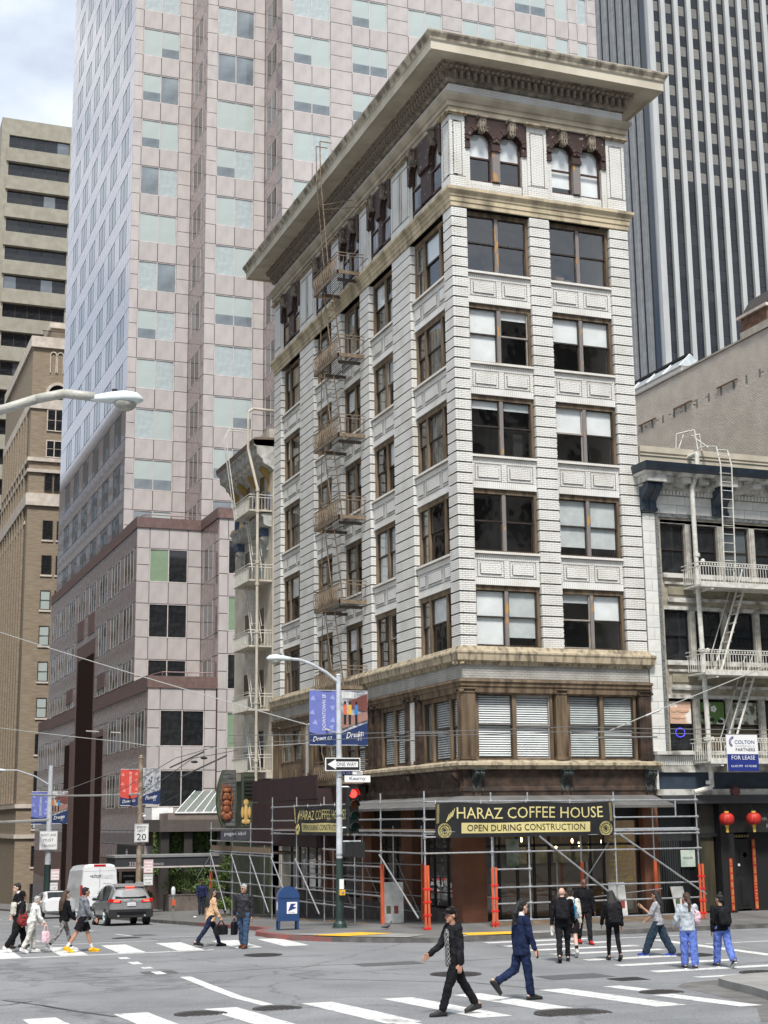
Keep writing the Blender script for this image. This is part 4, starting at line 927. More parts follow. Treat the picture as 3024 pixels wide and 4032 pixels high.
for i in range(8): MB().box(-.7, -.2, 21.6+i*.78, 21.95+i*.78, 20.0, 20.28).build('modillion', 'cream', cb)
cols_ = [mat('paint_blue', (.05, .075, .13), .6), mat('paint_gold', (.3, .2, .06), .6), mat('paint_wine', (.13, .03, .045), .5)]
for i, y in enumerate((22.0, 24.1, 26.0, 27.6)):
    o = bracket('L', y, 18.6, 19.95, 0, cols_[1], .3, .45, cb)
    MB().box(-.16, .0, y-.24, y-.06, 17.5, 18.6).build('blue_strip', cols_[0], cb); MB().box(-.15, .0, y-.04, y+.14, 17.5, 18.6).build('wine_strip', cols_[2], cb)
    MB().ball((-.2, y, 17.6), .2, 8, 6, 1, 1, 1.3).build('gold_boss', cols_[1], cb)
def ringD(d): return [(-d, 27.0+d*.3), (-d, 21.5-d*.0), (.5, 21.5)]
sweep(MB(), [(.02, 16.9), (.36, 16.95), (.42, 17.05), (.44, 17.35), (.54, 17.42), (.56, 17.5), (0, 17.55)], ringD).build('mid_cornice', 'cream_trim', cb)
for y in (22.3, 26.6): MB().box(-.42, 0, y-.25, y+.25, 16.55, 16.9).build('blue_block', cols_[0], cb); bracket('L', y, 15.9, 16.55, 0, 'cream_trim', .4, .36, cb)
for fl, z in enumerate((17.9, 14.6, 11.5, 8.6, 5.75)):
    for y in (22.55, 25.15): far_window(cb, 'L', y, y+1.05, z, z+1.85, -.12, 1, (3, 1, 5), fr='cream', fw_=.09, rail=.5)
# near flank just beyond the white building
MB().box(-.04, .0, 21.32, 22.0, 5.5, 19.5).build('pilaster', 'cream', cb); MB().box(-.3, .02, 21.3, 28.2, 5.3, 5.62).build('string_course', 'cream', cb)
MB().box(-.12, .3, 21.3, 28.1, -1.5, 5.3).build('shopfront', mat('olive_green', (.07, .09, .05), .6, c2=(.04, .05, .03), scale=2), cb)
# ---------------- far brick tower and concrete slab tower ----------------
bt = thing('brick_tower', 'tan brick tower with pale terracotta arches and cornice, second from left', 'building', (1, 112, -5))
MB().box(0, 14, 112, 136, -10, 54).build('wall', 'tbrick', bt); MB().box(2.4, 12, 116, 130, 54, 57.4).build('penthouse', 'tbrick', bt)
pr_ = MB().box(2.2, 12.2, 115.8, 130.2, 57.4, 58.0).box(-.25, 14.2, 111.7, 136, 53.7, 54.9).box(-.15, 14.1, 111.8, 136, 46.9, 48.0).box(-.2, 14.2, 111.75, 136, 41.1, 41.5).box(-.2, 14.2, 111.75, 136, 39.9, 40.25).box(-.25, 14.2, 111.7, 136, 36.3, 37.6).box(-.15, 14.1, 111.8, 136, 5.0, 5.4).box(-.15, 14.1, 111.8, 136, 2.0, 2.4)
build_each(pr_, 'stone_band', 'terra', bt)
rl = MB()
for i in range(26): rl.box(1.0+i*.1*1.2, 1.04+i*.1*1.2, 112.2, 112.24, 54.9, 55.7)
rl.box(.9, 4.4, 112.18, 112.26, 55.7, 55.78).build('roof_rail', 'sash', bt)
WB = [(1.62, 2.68), (3.1, 4.0), (5.4, 6.4), (6.9, 7.9)]
for z in [33.0+.0-i*3.72 for i in range(11)]:
    for a, b in WB[:2]:
        far_window(bt, 'R', a, b, z-.3, z+1.75, 111.84, 1, (3, 3, 0, 3), fr='sash', fw_=.07, rail=.5)
        MB().box(a-.08, b+.08, 111.88, 112.02, z-.5, z-.3).build('sill', 'terra', bt)
far_window(bt, 'R', 1.68, 3.5, 44.5, 46.9, 111.84, 2, (3,), fr='terra', fw_=.1, rail=.5); far_window(bt, 'R', 1.68, 3.4, 41.6, 43.5, 111.84, 2, (3,), fr='terra', fw_=.1, rail=.5)
for a in (1.64, 2.62): far_window(bt, 'R', a, a+.85, 37.9, 39.8, 111.84, 1, (3,), fr='sash', fw_=.08, rail=.5)
ar = MB()
def arch_far(mb, m_, zc, r0_, r1_, y0, y1, n=12, dirx=True):
    for k in range(n):
        t0, t1 = math.pi*k/n, math.pi*(k+1)/n
        pts = [(m_+rad*math.cos(t), zc+rad*math.sin(t)) for rad, t in ((r0_, t0), (r1_, t0), (r1_, t1), (r0_, t1))]
        mb.prism(pts, y0, y1, 'Y' if dirx else 'X')
arch_far(ar, 2.75, 48.6, 1.0, 1.3, 111.7, 112.0); ar.build('great_arch', 'terra', bt)
gq = MB().box(1.8, 3.7, 111.95, 112.0, 46.9, 48.6); n_ = 10
gq.poly([(2.75+.98*math.cos(math.pi*k/n_), 111.96, 48.6+.98*math.sin(math.pi*k/n_)) for k in range(n_+1)]).build('arch_glass', PANE[3], bt)
for i in range(3):
    q = MB(); c = 2.15+i*.75; q.box(c-.34, c-.26, 111.85, 112, 51.0, 53.0).box(c+.26, c+.34, 111.85, 112, 51, 53); arch_far(q, c, 53.0, .26, .36, 111.85, 112.0, 8); q.build('blind_arch', 'terra', bt)
# street side: tall brick mullions with recessed dark strips
for i in range(10):
    y = 113.6+i*2.25
    for z0, z1 in ((37.8, 46.6), (23, 36), (6, 21.8)): MB().box(-.03, .05, y, y+.75, z0, z1).build('window_strip', 'pane_dark', bt)
    MB().box(-.22, 0, y+.85, y+1.4, 5.5, 46.8).build('brick_rib', 'tbrick', bt)
    MB().box(-.1, 0, y-.2, y+.8, 34.5, 34.9).build('spandrel', 'terra', bt)
ct = thing('concrete_tower', 'plain tan concrete slab tower with dark ribbon windows at the left edge', 'building', (4, 156, -6))
MB().box(0, 30, 156.6, 176, -10, 101.3).build('core', 'conc', ct)
pn_ = MB().box(-.02, 1.05, 155.95, 156.6, -8, 101.3).box(9.5, 30, 155.95, 156.6, -8, 101.3).box(1.05, 9.5, 155.97, 156.6, 98.8, 101.3)
build_each(pn_, 'concrete_panel', 'conc', ct)
for k in range(24):
    z = 98.8-4.17*k
    MB().box(.75, 9.7, 155.6, 156.6, z-4.17+.1, z-2.07).build('spandrel', 'conc', ct)
    far_window(ct, 'R', 1.05, 9.5, z-2.07, z, 156.2, 5, (3, 3, 3, 3, 2), fr='sash', fw_=.08)
# ---------------- white ribbed tower at the right ----------------
rt = thing('ribbed_tower', 'dark glass tower with closely spaced white vertical fins at the upper right', 'building', (130, 180, 50))
MB().box(122.5, 190, 180.2, 240, 0, 230).build('core', 'tower_dark', rt)
finm = MB().box(.1, 1.05, -.45, .4, 0, 230).build('fin', 'fin', rt, local=True); finm.location = (122.36-1.15-130, 0, -50)
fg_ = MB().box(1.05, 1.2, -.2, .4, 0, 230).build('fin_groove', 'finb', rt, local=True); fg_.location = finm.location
lt = mat('tower_light_pane', (.17, .16, .14), .08, var=.15, ior=1.6, rnd_obj=.25); dk = mat('tower_dark_pane', (.024, .026, .03), .12, var=.1, ior=1.45, rnd_obj=.3)
pl_ = MB().quad((0, 0, 0), (1.45, 0, 0), (1.45, 0, 2.05), (0, 0, 2.05)).build('vision_pane', lt, rt, local=True); pd_ = MB().quad((0, 0, 0), (1.75, 0, 0), (1.75, 0, 2.0), (0, 0, 2.0)).build('spandrel_pane', dk, rt, local=True)
pl_.location = (122.5-130, .35, 100-50); pd_.location = (122.5-130, .35, 102-50)
cnt = 0; rest = {lt.name: MB(), dk.name: MB()}
for c in range(16):
    x = 122.36+2.93*c+.0
    if c: o = inst(finm, rt, (x-1.15-130, 0, -50)); o = inst(fg_, rt, (x-1.15-130, 0, -50))
    for j in range(0, 52):
        z = 76.0+j*2.15
        lit = (j % 2 == 1) and z > 117+c*.6
        q = rest[lt.name if lit else dk.name]
        a, b = (x+.05, x+1.5) if lit else (x+.05, x+1.8)
        if cnt < 270 and z > 80: inst(pl_ if lit else pd_, rt, (a-130, .15, z-50)); cnt += 1
        else: q.quad((a, 180.15, z), (b, 180.15, z), (b, 180.15, z+2.05), (a, 180.15, z+2.05))
rest[lt.name].build('vision_pane', lt, rt)['kind'] = 'stuff'; rest[dk.name].build('spandrel_pane', dk, rt)['kind'] = 'stuff'
for k in range(16):
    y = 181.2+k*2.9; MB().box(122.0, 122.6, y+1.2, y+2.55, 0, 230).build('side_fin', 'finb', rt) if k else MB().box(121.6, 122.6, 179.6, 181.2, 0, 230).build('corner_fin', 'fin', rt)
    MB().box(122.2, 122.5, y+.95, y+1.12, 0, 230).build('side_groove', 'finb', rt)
# ---------------- painted brick wall behind, skylight, belfry ----------------
pw = thing('brick_warehouse', 'beige painted brick side wall rising behind the white four storey building', 'building', (20, 14, 10))
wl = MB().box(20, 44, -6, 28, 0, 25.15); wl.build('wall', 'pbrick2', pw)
co = MB(); rg = random.Random(9); z = 12.0; H_ = .075
while z < 25.1:
    y = 2.0
    top = 25.45 if y < 12 else 25.15
    while y < 27.8:
        l = rg.uniform(.21, .27)*(1.0)
        if not (23.05 < z < 23.35 and (y % 1.15) < .14): co.box(19.988-rg.uniform(0, .008), 20.0, y+.008, y+l-.008, z+.012, z+H_-.01)
        y += l
    z += H_
b_ = co.build('painted_bricks', 'pbrick', pw); b_['kind'] = 'stuff'
build_each(MB().box(19.9, 20.3, 2, 12.0, 25.15, 25.5).box(19.93, 20.25, 12.0, 27.9, 25.15, 25.24), 'coping', mat('coping', (.42, .38, .32), .8), pw)
y = 2.3
while y < 24:
    MB().box(19.97, 20.01, y, y+.14, 23.05, 23.42).build('socket', 'joint', pw)
    y += 1.05
for y in (4.0, 8.3, 12.5, 16.4, 19.8, 22.6): MB().box(19.9, 19.96, y, y+1.7, 23.42, 23.47).build('rusty_bar', mat('rust_iron', (.14, .07, .035), .8), pw)
sk = thing('skylight', 'white framed roof skylight beside the white brick building top', 'skylight', (21, 19, 25.2))
MB().box(20.2, 21.3, 17.6, 22.5, 25.0, 25.6).build('curb', 'white', sk); MB().prism([(20.1, 25.6), (21.4, 25.6), (20.75, 26.25)], 17.5, 22.6, 'Y').build('glazing', mat('skylight_glass', (.5, .55, .57), .1, var=.15), sk)
for k in range(4): MB().cyl((20.1, 17.6+k*1.6, 25.62), (20.75, 17.6+k*1.6, 26.28), .03, 4).build('rafter', 'white', sk)
MB().box(20.6, 20.95, 17.6, 23.0, 26.2, 26.32).build('ridge_cap', 'black', sk)
bf = thing('brick_belfry', 'small brown brick turret with arched openings at the right edge of the picture', 'turret', (45, 30, 30))
px_ = Vector((0, 0, 0))
def at(x, y, dist): d = (fw+rr*((x-1512)/5837)+uu*((2016-y)/5837)); return CAM+d*dist
c = at(3055, 1215, 100); bf.location = (c.x, c.y, 20); ORG[bf.name] = tuple(bf.location)
MB().box(c.x-.75, c.x+1.0, c.y, c.y+3, 20, c.z+.1).build('shaft', mat('brown_brick', (.22, .13, .08), .9, c2=(.12, .07, .045), scale=3), bf)
MB().box(c.x-.95, c.x+1.2, c.y-.2, c.y+3.3, c.z+.1, c.z+.3).build('cornice', 'terra', bf)
MB().prism([(c.x-.75, c.z+.3), (c.x+1.0, c.z+.3), (c.x+.1, c.z+1.6)], c.y, c.y+3, 'Y').build('roof', 'sash', bf)
q = MB().box(c.x-.5, c.x-.2, c.y-.03, c.y, c.z-1.6, c.z-.6); arch_far(q, c.x-.35, c.z-.6, 0.01, .15, c.y-.03, c.y, 8); q.build('arched_opening', 'joint', bf)
# building across the sloping street: mirrored in the polished granite
ob = thing('opposite_block', 'tan brick block across the sloping street, seen mirrored in the polished granite', 'building', (-26, 200, -8))
MB().box(-60, -24, 135, 300, -20, 69).build('wall', 'tbrick', ob)
wq = MB()
for i in range(36):
    for j in range(17): wq.box(-24.1, -23.95, 137+i*4.5, 139.2+i*4.5, -2+j*4.0, .6+j*4.0)
wq.build('window', 'pane_dark', ob)['kind'] = 'stuff'
build_each(MB().box(-24, -23.5, 135, 300, 69, 70.5).box(-24, -23.7, 135, 300, 52, 53).box(-24, -23.7, 135, 300, 60, 60.6).box(-24, -23.8, 135, 300, 40, 40.6), 'band', 'terra', ob)

og_ = thing('opposite_stone_block', 'pale stone block across the sloping street, mirrored in the flank windows of the white building', 'building', (-26, 70, -3))
MB().box(-45, -24, 14, 128, -10, 41).build('wall', 'terra', og_)
wq = MB()
for i in range(28):
    for j in range(11): wq.box(-24.1, -23.95, 15+i*4, 17.2+i*4, .5+j*3.7, 2.9+j*3.7)
wq.build('window', 'pane_dark', og_)['kind'] = 'stuff'

kb_ = thing('opposite_brick_block', 'dark tan block across the wide street behind the viewer, mirrored in the front windows', 'building', (20, -50, 0))
MB().box(-2, 70, -62, -42, 0, 37).build('wall', mat('dim_tan_stone', (.34, .31, .27), .8, c2=(.24, .21, .19), scale=.5), kb_)
wq = MB()
for i in range(18):
    for j in range(9): wq.box(0+i*3.9, 2.2+i*3.9, -42.02, -41.9, 2+j*3.9, 4.4+j*3.9)
wq.build('window', 'pane_dark', kb_)['kind'] = 'stuff'; MB().box(-2.6, 70, -42.8, -41.4, 37, 38).build('cornice', 'terra', kb_)
# ---------------- white terracotta four storey building at the right ----------------
rb = thing('terracotta_building', 'four storey white terracotta building with navy cornice and white fire escapes at the right', 'building', (12, 0, 0))
RX1 = 19.0
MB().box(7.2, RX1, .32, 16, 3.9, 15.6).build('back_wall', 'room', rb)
P = Pieces(); rg = random.Random(4)
z = 5.55; r_i = 0
while z < 13.7:          # corner pilaster in blocks
    h = .42; x = 6.97; sp = [.28, .52] if r_i % 2 else [.5, .28]
    for wd in sp:
        x2 = min(7.47, x+wd); P.add(x+.006, x2-.006, 0, .3, z+.006, min(z+h, 13.75)-.006, 'glaze'); x = x2
        if x >= 7.46: break
    z += h; r_i += 1
x = 6.97
while x < RX1:
    for i, z in enumerate((13.78, 14.1)):
        o_ = .35*(i % 2); P.add(x+.006+o_, x+.69+o_, 0, .3, z+.006, z+.31, 'glaze')
    x += .7
P.finish('terracotta_block', rb)
MB().box(6.97, RX1, .02, .32, 13.7, 14.5).build('backing', 'mortar', rb)
MB().box(6.97, 7.5, .02, .3, 5.5, 13.8).build('backing', 'mortar', rb)
bl_ = MB().box(7.47, 7.57, -.05, .25, 5.55, 13.75).box(7.57, RX1, -.05, .25, 13.64, 13.75); build_each(bl_, 'navy_rope_border', mat('rope_navy', (.035, .045, .06), .5, c2=(.2, .21, .2), scale=30, lo=.5, hi=.6), rb)
build_each(MB().box(7.57, 7.66, -.0, .3, 5.55, 13.64).box(7.66, RX1, 0, .3, 13.45, 13.64), 'inner_border', mat('buff_border', (.4, .36, .29), .7, c2=(.25, .22, .17), scale=4), rb)
def ringR(d): return [(6.97-d*.35, .3), (6.97-d*.35, -d), (RX1, -d)]
sweep(MB(), [(.02, 14.5), (.08, 14.52), (.1, 14.6), (.3, 14.68), (.32, 14.75), (.35, 14.98), (.75, 15.0), (.8, 15.05), (.85, 15.12)], ringR).build('cornice', 'trimd', rb)
sweep(MB(), [(.84, 15.08), (.95, 15.16), (1.02, 15.3), (1.05, 15.36), (.2, 15.5), (0, 15.52)], ringR).build('cornice_gutter', 'navy', rb)
sweep(MB(), [(.0, 15.45), (.0, 15.8), (.04, 15.82), (.04, 15.86), (.0, 15.88), (.0, 15.92), (.05, 15.94), (.05, 16.15), (-.25, 16.15)], lambda d: [(6.99, .4), (6.99, -d), (RX1, -d)]).build('parapet', mat('cream_parapet', (.52, .47, .37), .75, c2=(.4, .36, .28), scale=1.5), rb)
x = 7.75
while x < RX1-.2:
    if not any(abs(x-c) < .45 for c in (7.2, 10.1, 13.0)): 
        MB().box(x-.17, x+.17, -.62, -.3, 14.78, 15.0).build('modillion', 'trimd', rb)
    x += .72
dn = MB().box(0, .075, -.12, 0, 0, .14).build('dentil', 'glaze', rb, local=True); dn.location = (7.65-12, 0, 14.44)
x = 7.79
while x < 14.5: inst(dn, rb, (x-12, 0, 14.44)); x += .14
MB().box(6.97, RX1, -.06, .0, 14.58, 14.66).build('bed_mould', mat('grime_navy', (.06, .06, .065), .6), rb)
for x in (7.2, 10.1, 13.0, 15.9):
    bracket('R', x, 13.8, 14.72, -.02, 'navy', .62, .55, rb); MB().box(x-.38, x+.38, -.72, -.1, 14.74, 15.0).build('bracket_cap', 'trimd', rb)
# window storeys
for fl, (z0, z1) in enumerate(((11.66, 13.4), (8.64, 10.36), (5.58, 7.31))):
    x = 7.7; k = 0
    while x < RX1-1.3:
        far_window(rb, 'R', x, x+.95 if k == 0 else x+1.05, z0, z1, .1, 1, (3, 3, 3, 5) if fl else (3, 2, 3), fr='blackgl' if fl else 'sash', fw_=.05, rail=.5)
        w0 = x+(.95 if k == 0 else 1.05); q = MB().box(w0+.02, w0+.24, .0, .3, z0-.0, z1+.05).box(w0+.07, w0+.19, -.04, 0, z0+.05, z1); q.build('mullion_pier', mat('mullion_cream', (.5, .48, .42), .7, c2=(.34, .32, .28), scale=5), rb)
        x = w0+.27; k += 1
    MB().box(7.66, RX1, -.0, .3, z1+.04, z1+.16).build('head_moulding', 'inner_tmp' if False else 'trimd', rb)
    MB().box(7.66, RX1, -.1, .3, z0-.16, z0).build('window_sill', 'trimd', rb)
    if fl < 2:
        MB().box(7.66, RX1, .02, .3, z0-1.18, z0-.16).build('spandrel', MATS['buff_border'], rb); MB().box(7.72, RX1, -.05, .02, z0-.38, z0-.3).build('moulding', 'trimd', rb); MB().box(7.8, 8.9, -.06, .02, z0-1.0, z0-.86).build('moulding', 'trimd', rb); MB().box(8.3, RX1, -.07, .02, z0-.95, z0-.85).build('moulding', 'trimd', rb)
        MB().box(7.85, RX1, -.03, .02, z0-.74, z0-.46).build('panel', mat('olive_panel', (.3, .27, .19), .8, c2=(.2, .18, .13), scale=3), rb)
MB().box(6.97, RX1, -.25, .3, 5.44, 5.55).build('sill_course', 'trimd', rb); MB().box(7.0, RX1, -.05, .3, 5.05, 5.44).build('fluted_frieze', 'trimd', rb)
fl_ = MB()
x = 7.1
while x < 9.2: fl_.box(x, x+.035, -.1, -.05, 5.1, 5.4); x += .075
fl_.build('flute', 'glaze', rb)['kind'] = 'stuff'
MB().box(6.97, RX1, -.1, .3, 4.86, 5.05).build('architrave', 'trimd', rb); MB().box(7.05, RX1, 0, .3, 4.3, 4.86).build('dark_fascia', 'navy', rb); MB().box(6.97, RX1, -.15, .3, 4.1, 4.3).build('shop_cornice', 'trimd', rb); MB().box(6.97, 7.06, -.12, .3, 4.3, 5.05).build('white_edge', 'glaze', rb)
MB().box(7.06, RX1, -.25, .3, 3.82, 4.1).build('shop_header', mat('slate_header', (.05, .052, .056), .5, var=.1), rb)
# posters in the lower windows
ps = MB().box(7.76, 8.6, .13, .14, 6.5, 7.25).build('window_poster', mat('massage_poster', (.55, .36, .26), .5, c2=(.75, .72, .68), scale=2.2, lo=.4, hi=.48), rb)
q = MB()
for (x, z, a, b) in ((8.28, 6.95, .25, .07), (8.1, 6.72, .3, .06), (7.92, 6.98, .12, .1)): q.ball((x, .12, z), 1, 12, 6, a, .01, b)
q.build('printed_figure', mat('skin_print', (.6, .38, .26), .6), ps)
ps = MB().box(8.92, 9.95, .13, .14, 6.5, 7.25).build('window_poster', mat('leaf_poster', (.1, .19, .05), .5, c2=(.75, .77, .74), scale=1.2, lo=.45, hi=.5), rb)
q = MB()
for k in range(5): a = k*1.257; q.ball((9.5+.07*math.cos(a), .12, 7.02+.07*math.sin(a)), 1, 8, 5, .06, .01, .05)
q.build('printed_flower', 'white', ps); q = MB()
for x, z in ((9.15, 6.72), (9.4, 6.65), (9.75, 6.6), (9.08, 6.85)): q.ball((x, .12, z), 1, 10, 5, .12, .01, .07)
q.build('printed_stone', 'black', ps)
ps = MB().box(10.25, 11.3, .13, .14, 6.5, 7.25).build('window_poster', mat('flower_poster', (.5, .52, .45), .5, c2=(.1, .1, .06), scale=5, lo=.4, hi=.5), rb)
q = MB()
for i in range(18):
    a, b = 2*math.pi*i/18, 2*math.pi*(i+.8)/18; q.cyl((8.13+.18*math.cos(a), .12, 6.2+.15*math.sin(a)), (8.13+.18*math.cos(b), .12, 6.2+.15*math.sin(b)), .012, 4)
q.build('neon_ring', mat('neon_blue', (.08, .06, .8), .4, var=0, emit=1.2), rb)
# street level
MB().box(7.06, 8.55, .35, .5, .1, 3.85).build('dark_cladding', mat('ribbed_dark', (.028, .032, .033), .6, c2=(.018, .02, .02), scale=2, stretch=(14, 1, .3)), rb)
for x in (7.12+.09*k for k in range(10)): MB().box(x, x+.045, .3, .35, .25, 2.6).build('rib', 'ribbed_dark', rb)
gd = MB().box(8.0, 8.55, .28, .34, .28, 2.6).build('glass_door', 'blackgl', rb); MB().box(8.0, 8.04, .24, .28, .28, 2.6).build('stile', 'black', gd)
sg = MB().box(7.95, 8.5, .2, .22, 1.75, 2.3).build('window_sign', mat('spa_sign', (.3, .42, .36), .5, c2=(.55, .62, .55), scale=2), rb)
text('PAOLA SPA', (8.05, .195, 2.0), (1, 0, 0), (0, 0, 1), .36, .08, 'blackgl', 'lettering', sg)
MB().box(8.5, 8.62, .0, .4, .2, 3.85).build('post', 'black', rb); MB().box(9.4, 9.62, -.02, .4, .2, 3.85).build('post', 'black', rb); MB().box(8.62, 9.4, .2, .3, 2.72, 2.84).build('transom', 'black', rb)
MB().box(8.62, 9.4, .32, .36, 2.84, 3.8).build('transom_window', mat('dim_pane', (.05, .05, .045), .1, c2=(.09, .085, .07), scale=1.2), rb)
e_ = MB().box(8.72, 9.32, .3, .36, .28, 2.7).build('narrow_door', mat('brass_dim_door', (.075, .065, .04), .25, c2=(.03, .028, .02), scale=1.4, stretch=(2, 1, .3)), rb); MB().cyl((8.84, .26, 1.25), (8.84, .26, 1.75), .012).build('handle', 'steel', e_)
MB().box(9.62, RX1, .8, .9, .2, 3.85).build('recess_wall', 'blackgl', rb); MB().box(9.62, RX1, 0, .8, 2.85, 3.82).build('sign_fascia', mat('near_black_board', (.02, .02, .018), .5, var=.2), rb)
d_ = MB().box(9.98, 10.82, .5, .56, .3, 2.62).build('black_door', mat('door_black', (.014, .015, .015), .4, var=.2), rb)
for zz in (.42, 1.45): 
    for xx in (10.06, 10.45): MB().box(xx, xx+.3, .48, .5, zz, zz+.85).build('door_panel', 'door_black', d_)
MB().ball((10.06, .46, 1.35), .03, 8, 5).build('knob', 'steel', d_); MB().box(10.35, 10.55, .485, .498, 1.72, 1.8).build('mail_slip', 'white', d_)
MB().box(10.82, RX1, .5, .8, .2, 2.85).build('jamb_wall', 'black', rb); MB().box(9.62, 9.96, .03, .8, .2, 2.85).build('jamb_wall', 'black', rb)
cr_ = mat('couplet_red', (.4, .03, .02), .5, var=.1); gd_ = mat('couplet_gold', (.6, .4, .1), .5, var=.1)
def couplet(x0, z0, x1, z1, s, vertical=True, yy=.42):
    p = MB().box(x0, x1, yy, yy+.02, z0, z1).build('red_couplet', cr_ if vertical else 'black', rb); n = len(s)
    for i, c in enumerate(s):
        if vertical: text(c, (x0+.02, yy-.005, z1-(i+1)*(z1-z0)/n+.03), (1, 0, 0), (0, 0, 1), x1-x0-.04, (z1-z0)/n-.06, gd_, 'character', p)
        else: text(c, (x0+i*(x1-x0)/n+.01, yy-.005, z0+.02), (1, 0, 0), (0, 0, 1), (x1-x0)/n-.03, z1-z0-.04, gd_, 'character', p)
couplet(9.7, .28, 9.83, 2.0, '生意興隆通四海', yy=0); couplet(10.92, .28, 11.06, 2.62, '財源茂盛達三江福'); couplet(9.9, 2.66, 10.85, 2.78, '迎春接福萬事如意', False)
for x in (10.15, 10.66): MB().prism([(x, 1.98), (x+.09, 2.09), (x, 2.2), (x-.09, 2.09)], .48, .49, 'Y').build('paper_diamond', mat('coral_paper', (.6, .15, .1), .6), d_)
text('MR. MAHJONG', (11.0, -.01, 3.2), (1, 0, 0), (0, 0, 1), 1.6, .14, 'pale_concrete', 'lettering', rb); text('麻将', (11.25, -.01, 2.98), (1, 0, 0), (0, 0, 1), .4, .16, 'pale_concrete', 'lettering', rb)
q = MB().cyl((9.83, .35, 1.85), (9.83, .35, 2.35), .09, 6, .13).cyl((9.83, .35, 2.35), (9.83, .35, 2.5), .13, 6, .02); q.build('wall_lantern', 'sash', rb)
lr = mat('lantern_red', (.62, .035, .025), .5, c2=(.35, .015, .012), scale=5, stretch=(3, 3, .4)); lgd = mat('lantern_gold', (.7, .45, .08), .4)
for i, (x, lb) in enumerate(((9.4, 'left one of two round red paper lanterns with gold tassels'), (10.47, 'right one of two round red paper lanterns with gold tassels'))):
    t = thing('red_lantern', lb, 'lantern', (x, -.45, 3.3), 'red lanterns over the black door')
    pr_ = [(.07, -.2)]+[(.22*math.cos(a)**.7+.03, .2*math.sin(a)) for a in [R(v) for v in range(-75, 76, 15)]]+[(.07, .2)]
    MB().lathe((x, -.45, 3.3), pr_, 18).build('paper_body', lr, t, smooth=False); MB().cyl((x, -.45, 3.5), (x, -.45, 3.56), .08, 10).build('cap', lgd, t); MB().cyl((x, -.45, 3.04), (x, -.45, 3.1), .07, 10).build('base_ring', lgd, t); MB().cyl((x, -.45, 2.86), (x, -.45, 3.04), .05, 8).build('tassel', lgd, t); MB().cyl((x, -.45, 3.56), (x, -.2, 3.85), .01, 4).build('cord', 'black', t)
al = thing('alarm_bell', 'round maroon alarm bell on the white ledge above the lanterns', 'alarm bell', (9.95, -.2, 4.22)); MB().cyl((9.95, -.3, 4.22), (9.95, -.14, 4.22), .15, 16, .17).build('gong', mat('bell_maroon', (.13, .05, .045), .5), al)
# standpipe and fire escapes
sp_ = thing('standpipe', 'white standpipe running down the white terracotta front beside the fire escape', 'pipe', (8.75, -.5, 4))
MB().tube([(8.95, .3, 15.85), (9.0, -.5, 15.9), (8.95, -.55, 15.3), (8.72, -.5, 14.6), (8.74, -.5, 11), (8.8, -.5, 7.8), (8.86, -.5, 4.35), (8.3, -.3, 4.2)], .085, 10).build('pipe', 'whitem', sp_, smooth=False)
for z in (12.2, 11.2, 8.9, 8.0, 5.9, 4.45): MB().cyl((8.76, -.5, z), (8.76, -.5, z+.12), .115, 10).build('collar', 'whitem', sp_)
for z in (12.05, 8.95, 5.95): MB().ball((8.93, -.6, z), .08, 8, 6).build('valve', 'whitem', sp_)
def balcony(root, x0, x1, z, m='whitem', yo=-1.15, hgt=.82):
    MB().box(x0, x1, yo, 0, z, z+.06).build('platform', m, root); MB().box(x0-.02, x1, yo-.03, yo, z-.04, z+.14).build('edge_band', m, root)
    build_each(MB().box(x0, x1, yo-.03, yo+.01, z+hgt-.03, z+hgt).box(x0-.03, x0+.01, yo, 0, z+hgt-.03, z+hgt).box(x0, x1, yo-.03, yo+.01, z+hgt-.16, z+hgt-.13).box(x0-.03, x0+.01, yo, 0, z+hgt-.16, z+hgt-.13), 'rail', m, root)
    bars = MB(); x = x0
    while x < x1: bars.cyl((x, yo-.01, z+.1), (x, yo-.01, z+hgt-.14), .012, 4); bars.ball((x+.05, yo-.01, z+hgt-.08), .035, 6, 4, 1, .3, 1); x += .11
    y = yo
    while y < 0: bars.cyl((x0-.01, y, z+.1), (x0-.01, y, z+hgt-.14), .012, 4); y += .13
    build_each(bars, 'baluster', m, root) if False else bars.build('balusters', m, root).__setitem__('kind', 'stuff')
    MB().box(x0+.4, x0+.5, yo, 0, z-.12, z).build('bracket_bar', m, root)
def stair(root, p0, p1, w_, axis, m='whitem', n=9):
    """p0 lower, p1 upper; w_ width along axis; two stringers, treads and a handrail"""
    p0, p1 = Vector(p0), Vector(p1); d = Vector((w_, 0, 0) if axis == 'X' else (0, w_, 0))
    for s in (0, 1): MB().cyl(p0+d*s, p1+d*s, .045, 4).build('stringer', m, root)
    for s in (0, 1): MB().cyl(p0+d*s+Vector((0, 0, .8)), p1+d*s+Vector((0, 0, .75)), .02, 5).build('handrail', m, root); MB().cyl(p0+d*s, p0+d*s+Vector((0, 0, .8)), .018, 4).build('rail_post', m, root)
    for k in range(n):
        c = p0.lerp(p1, (k+.5)/n); MB().box(*( (c.x, c.x+w_, c.y-.08, c.y+.08) if axis == 'X' else (c.x-.08, c.x+.08, c.y, c.y+w_)), c.z-.012, c.z+.012).build('tread', m, root)
fe = thing('fire_escape', 'white iron fire escape with stacked balconies on the white terracotta front', 'fire escape', (11, -1, 8))
for z in (11.1, 8.1, 5.15): balcony(fe, 8.45, 13.5, z)
stair(fe, (9.45, -.5, 8.16), (10.6, -.5, 11.1), .45, 'Y'); stair(fe, (9.6, -.5, 5.2), (10.8, -.5, 8.1), .45, 'Y')
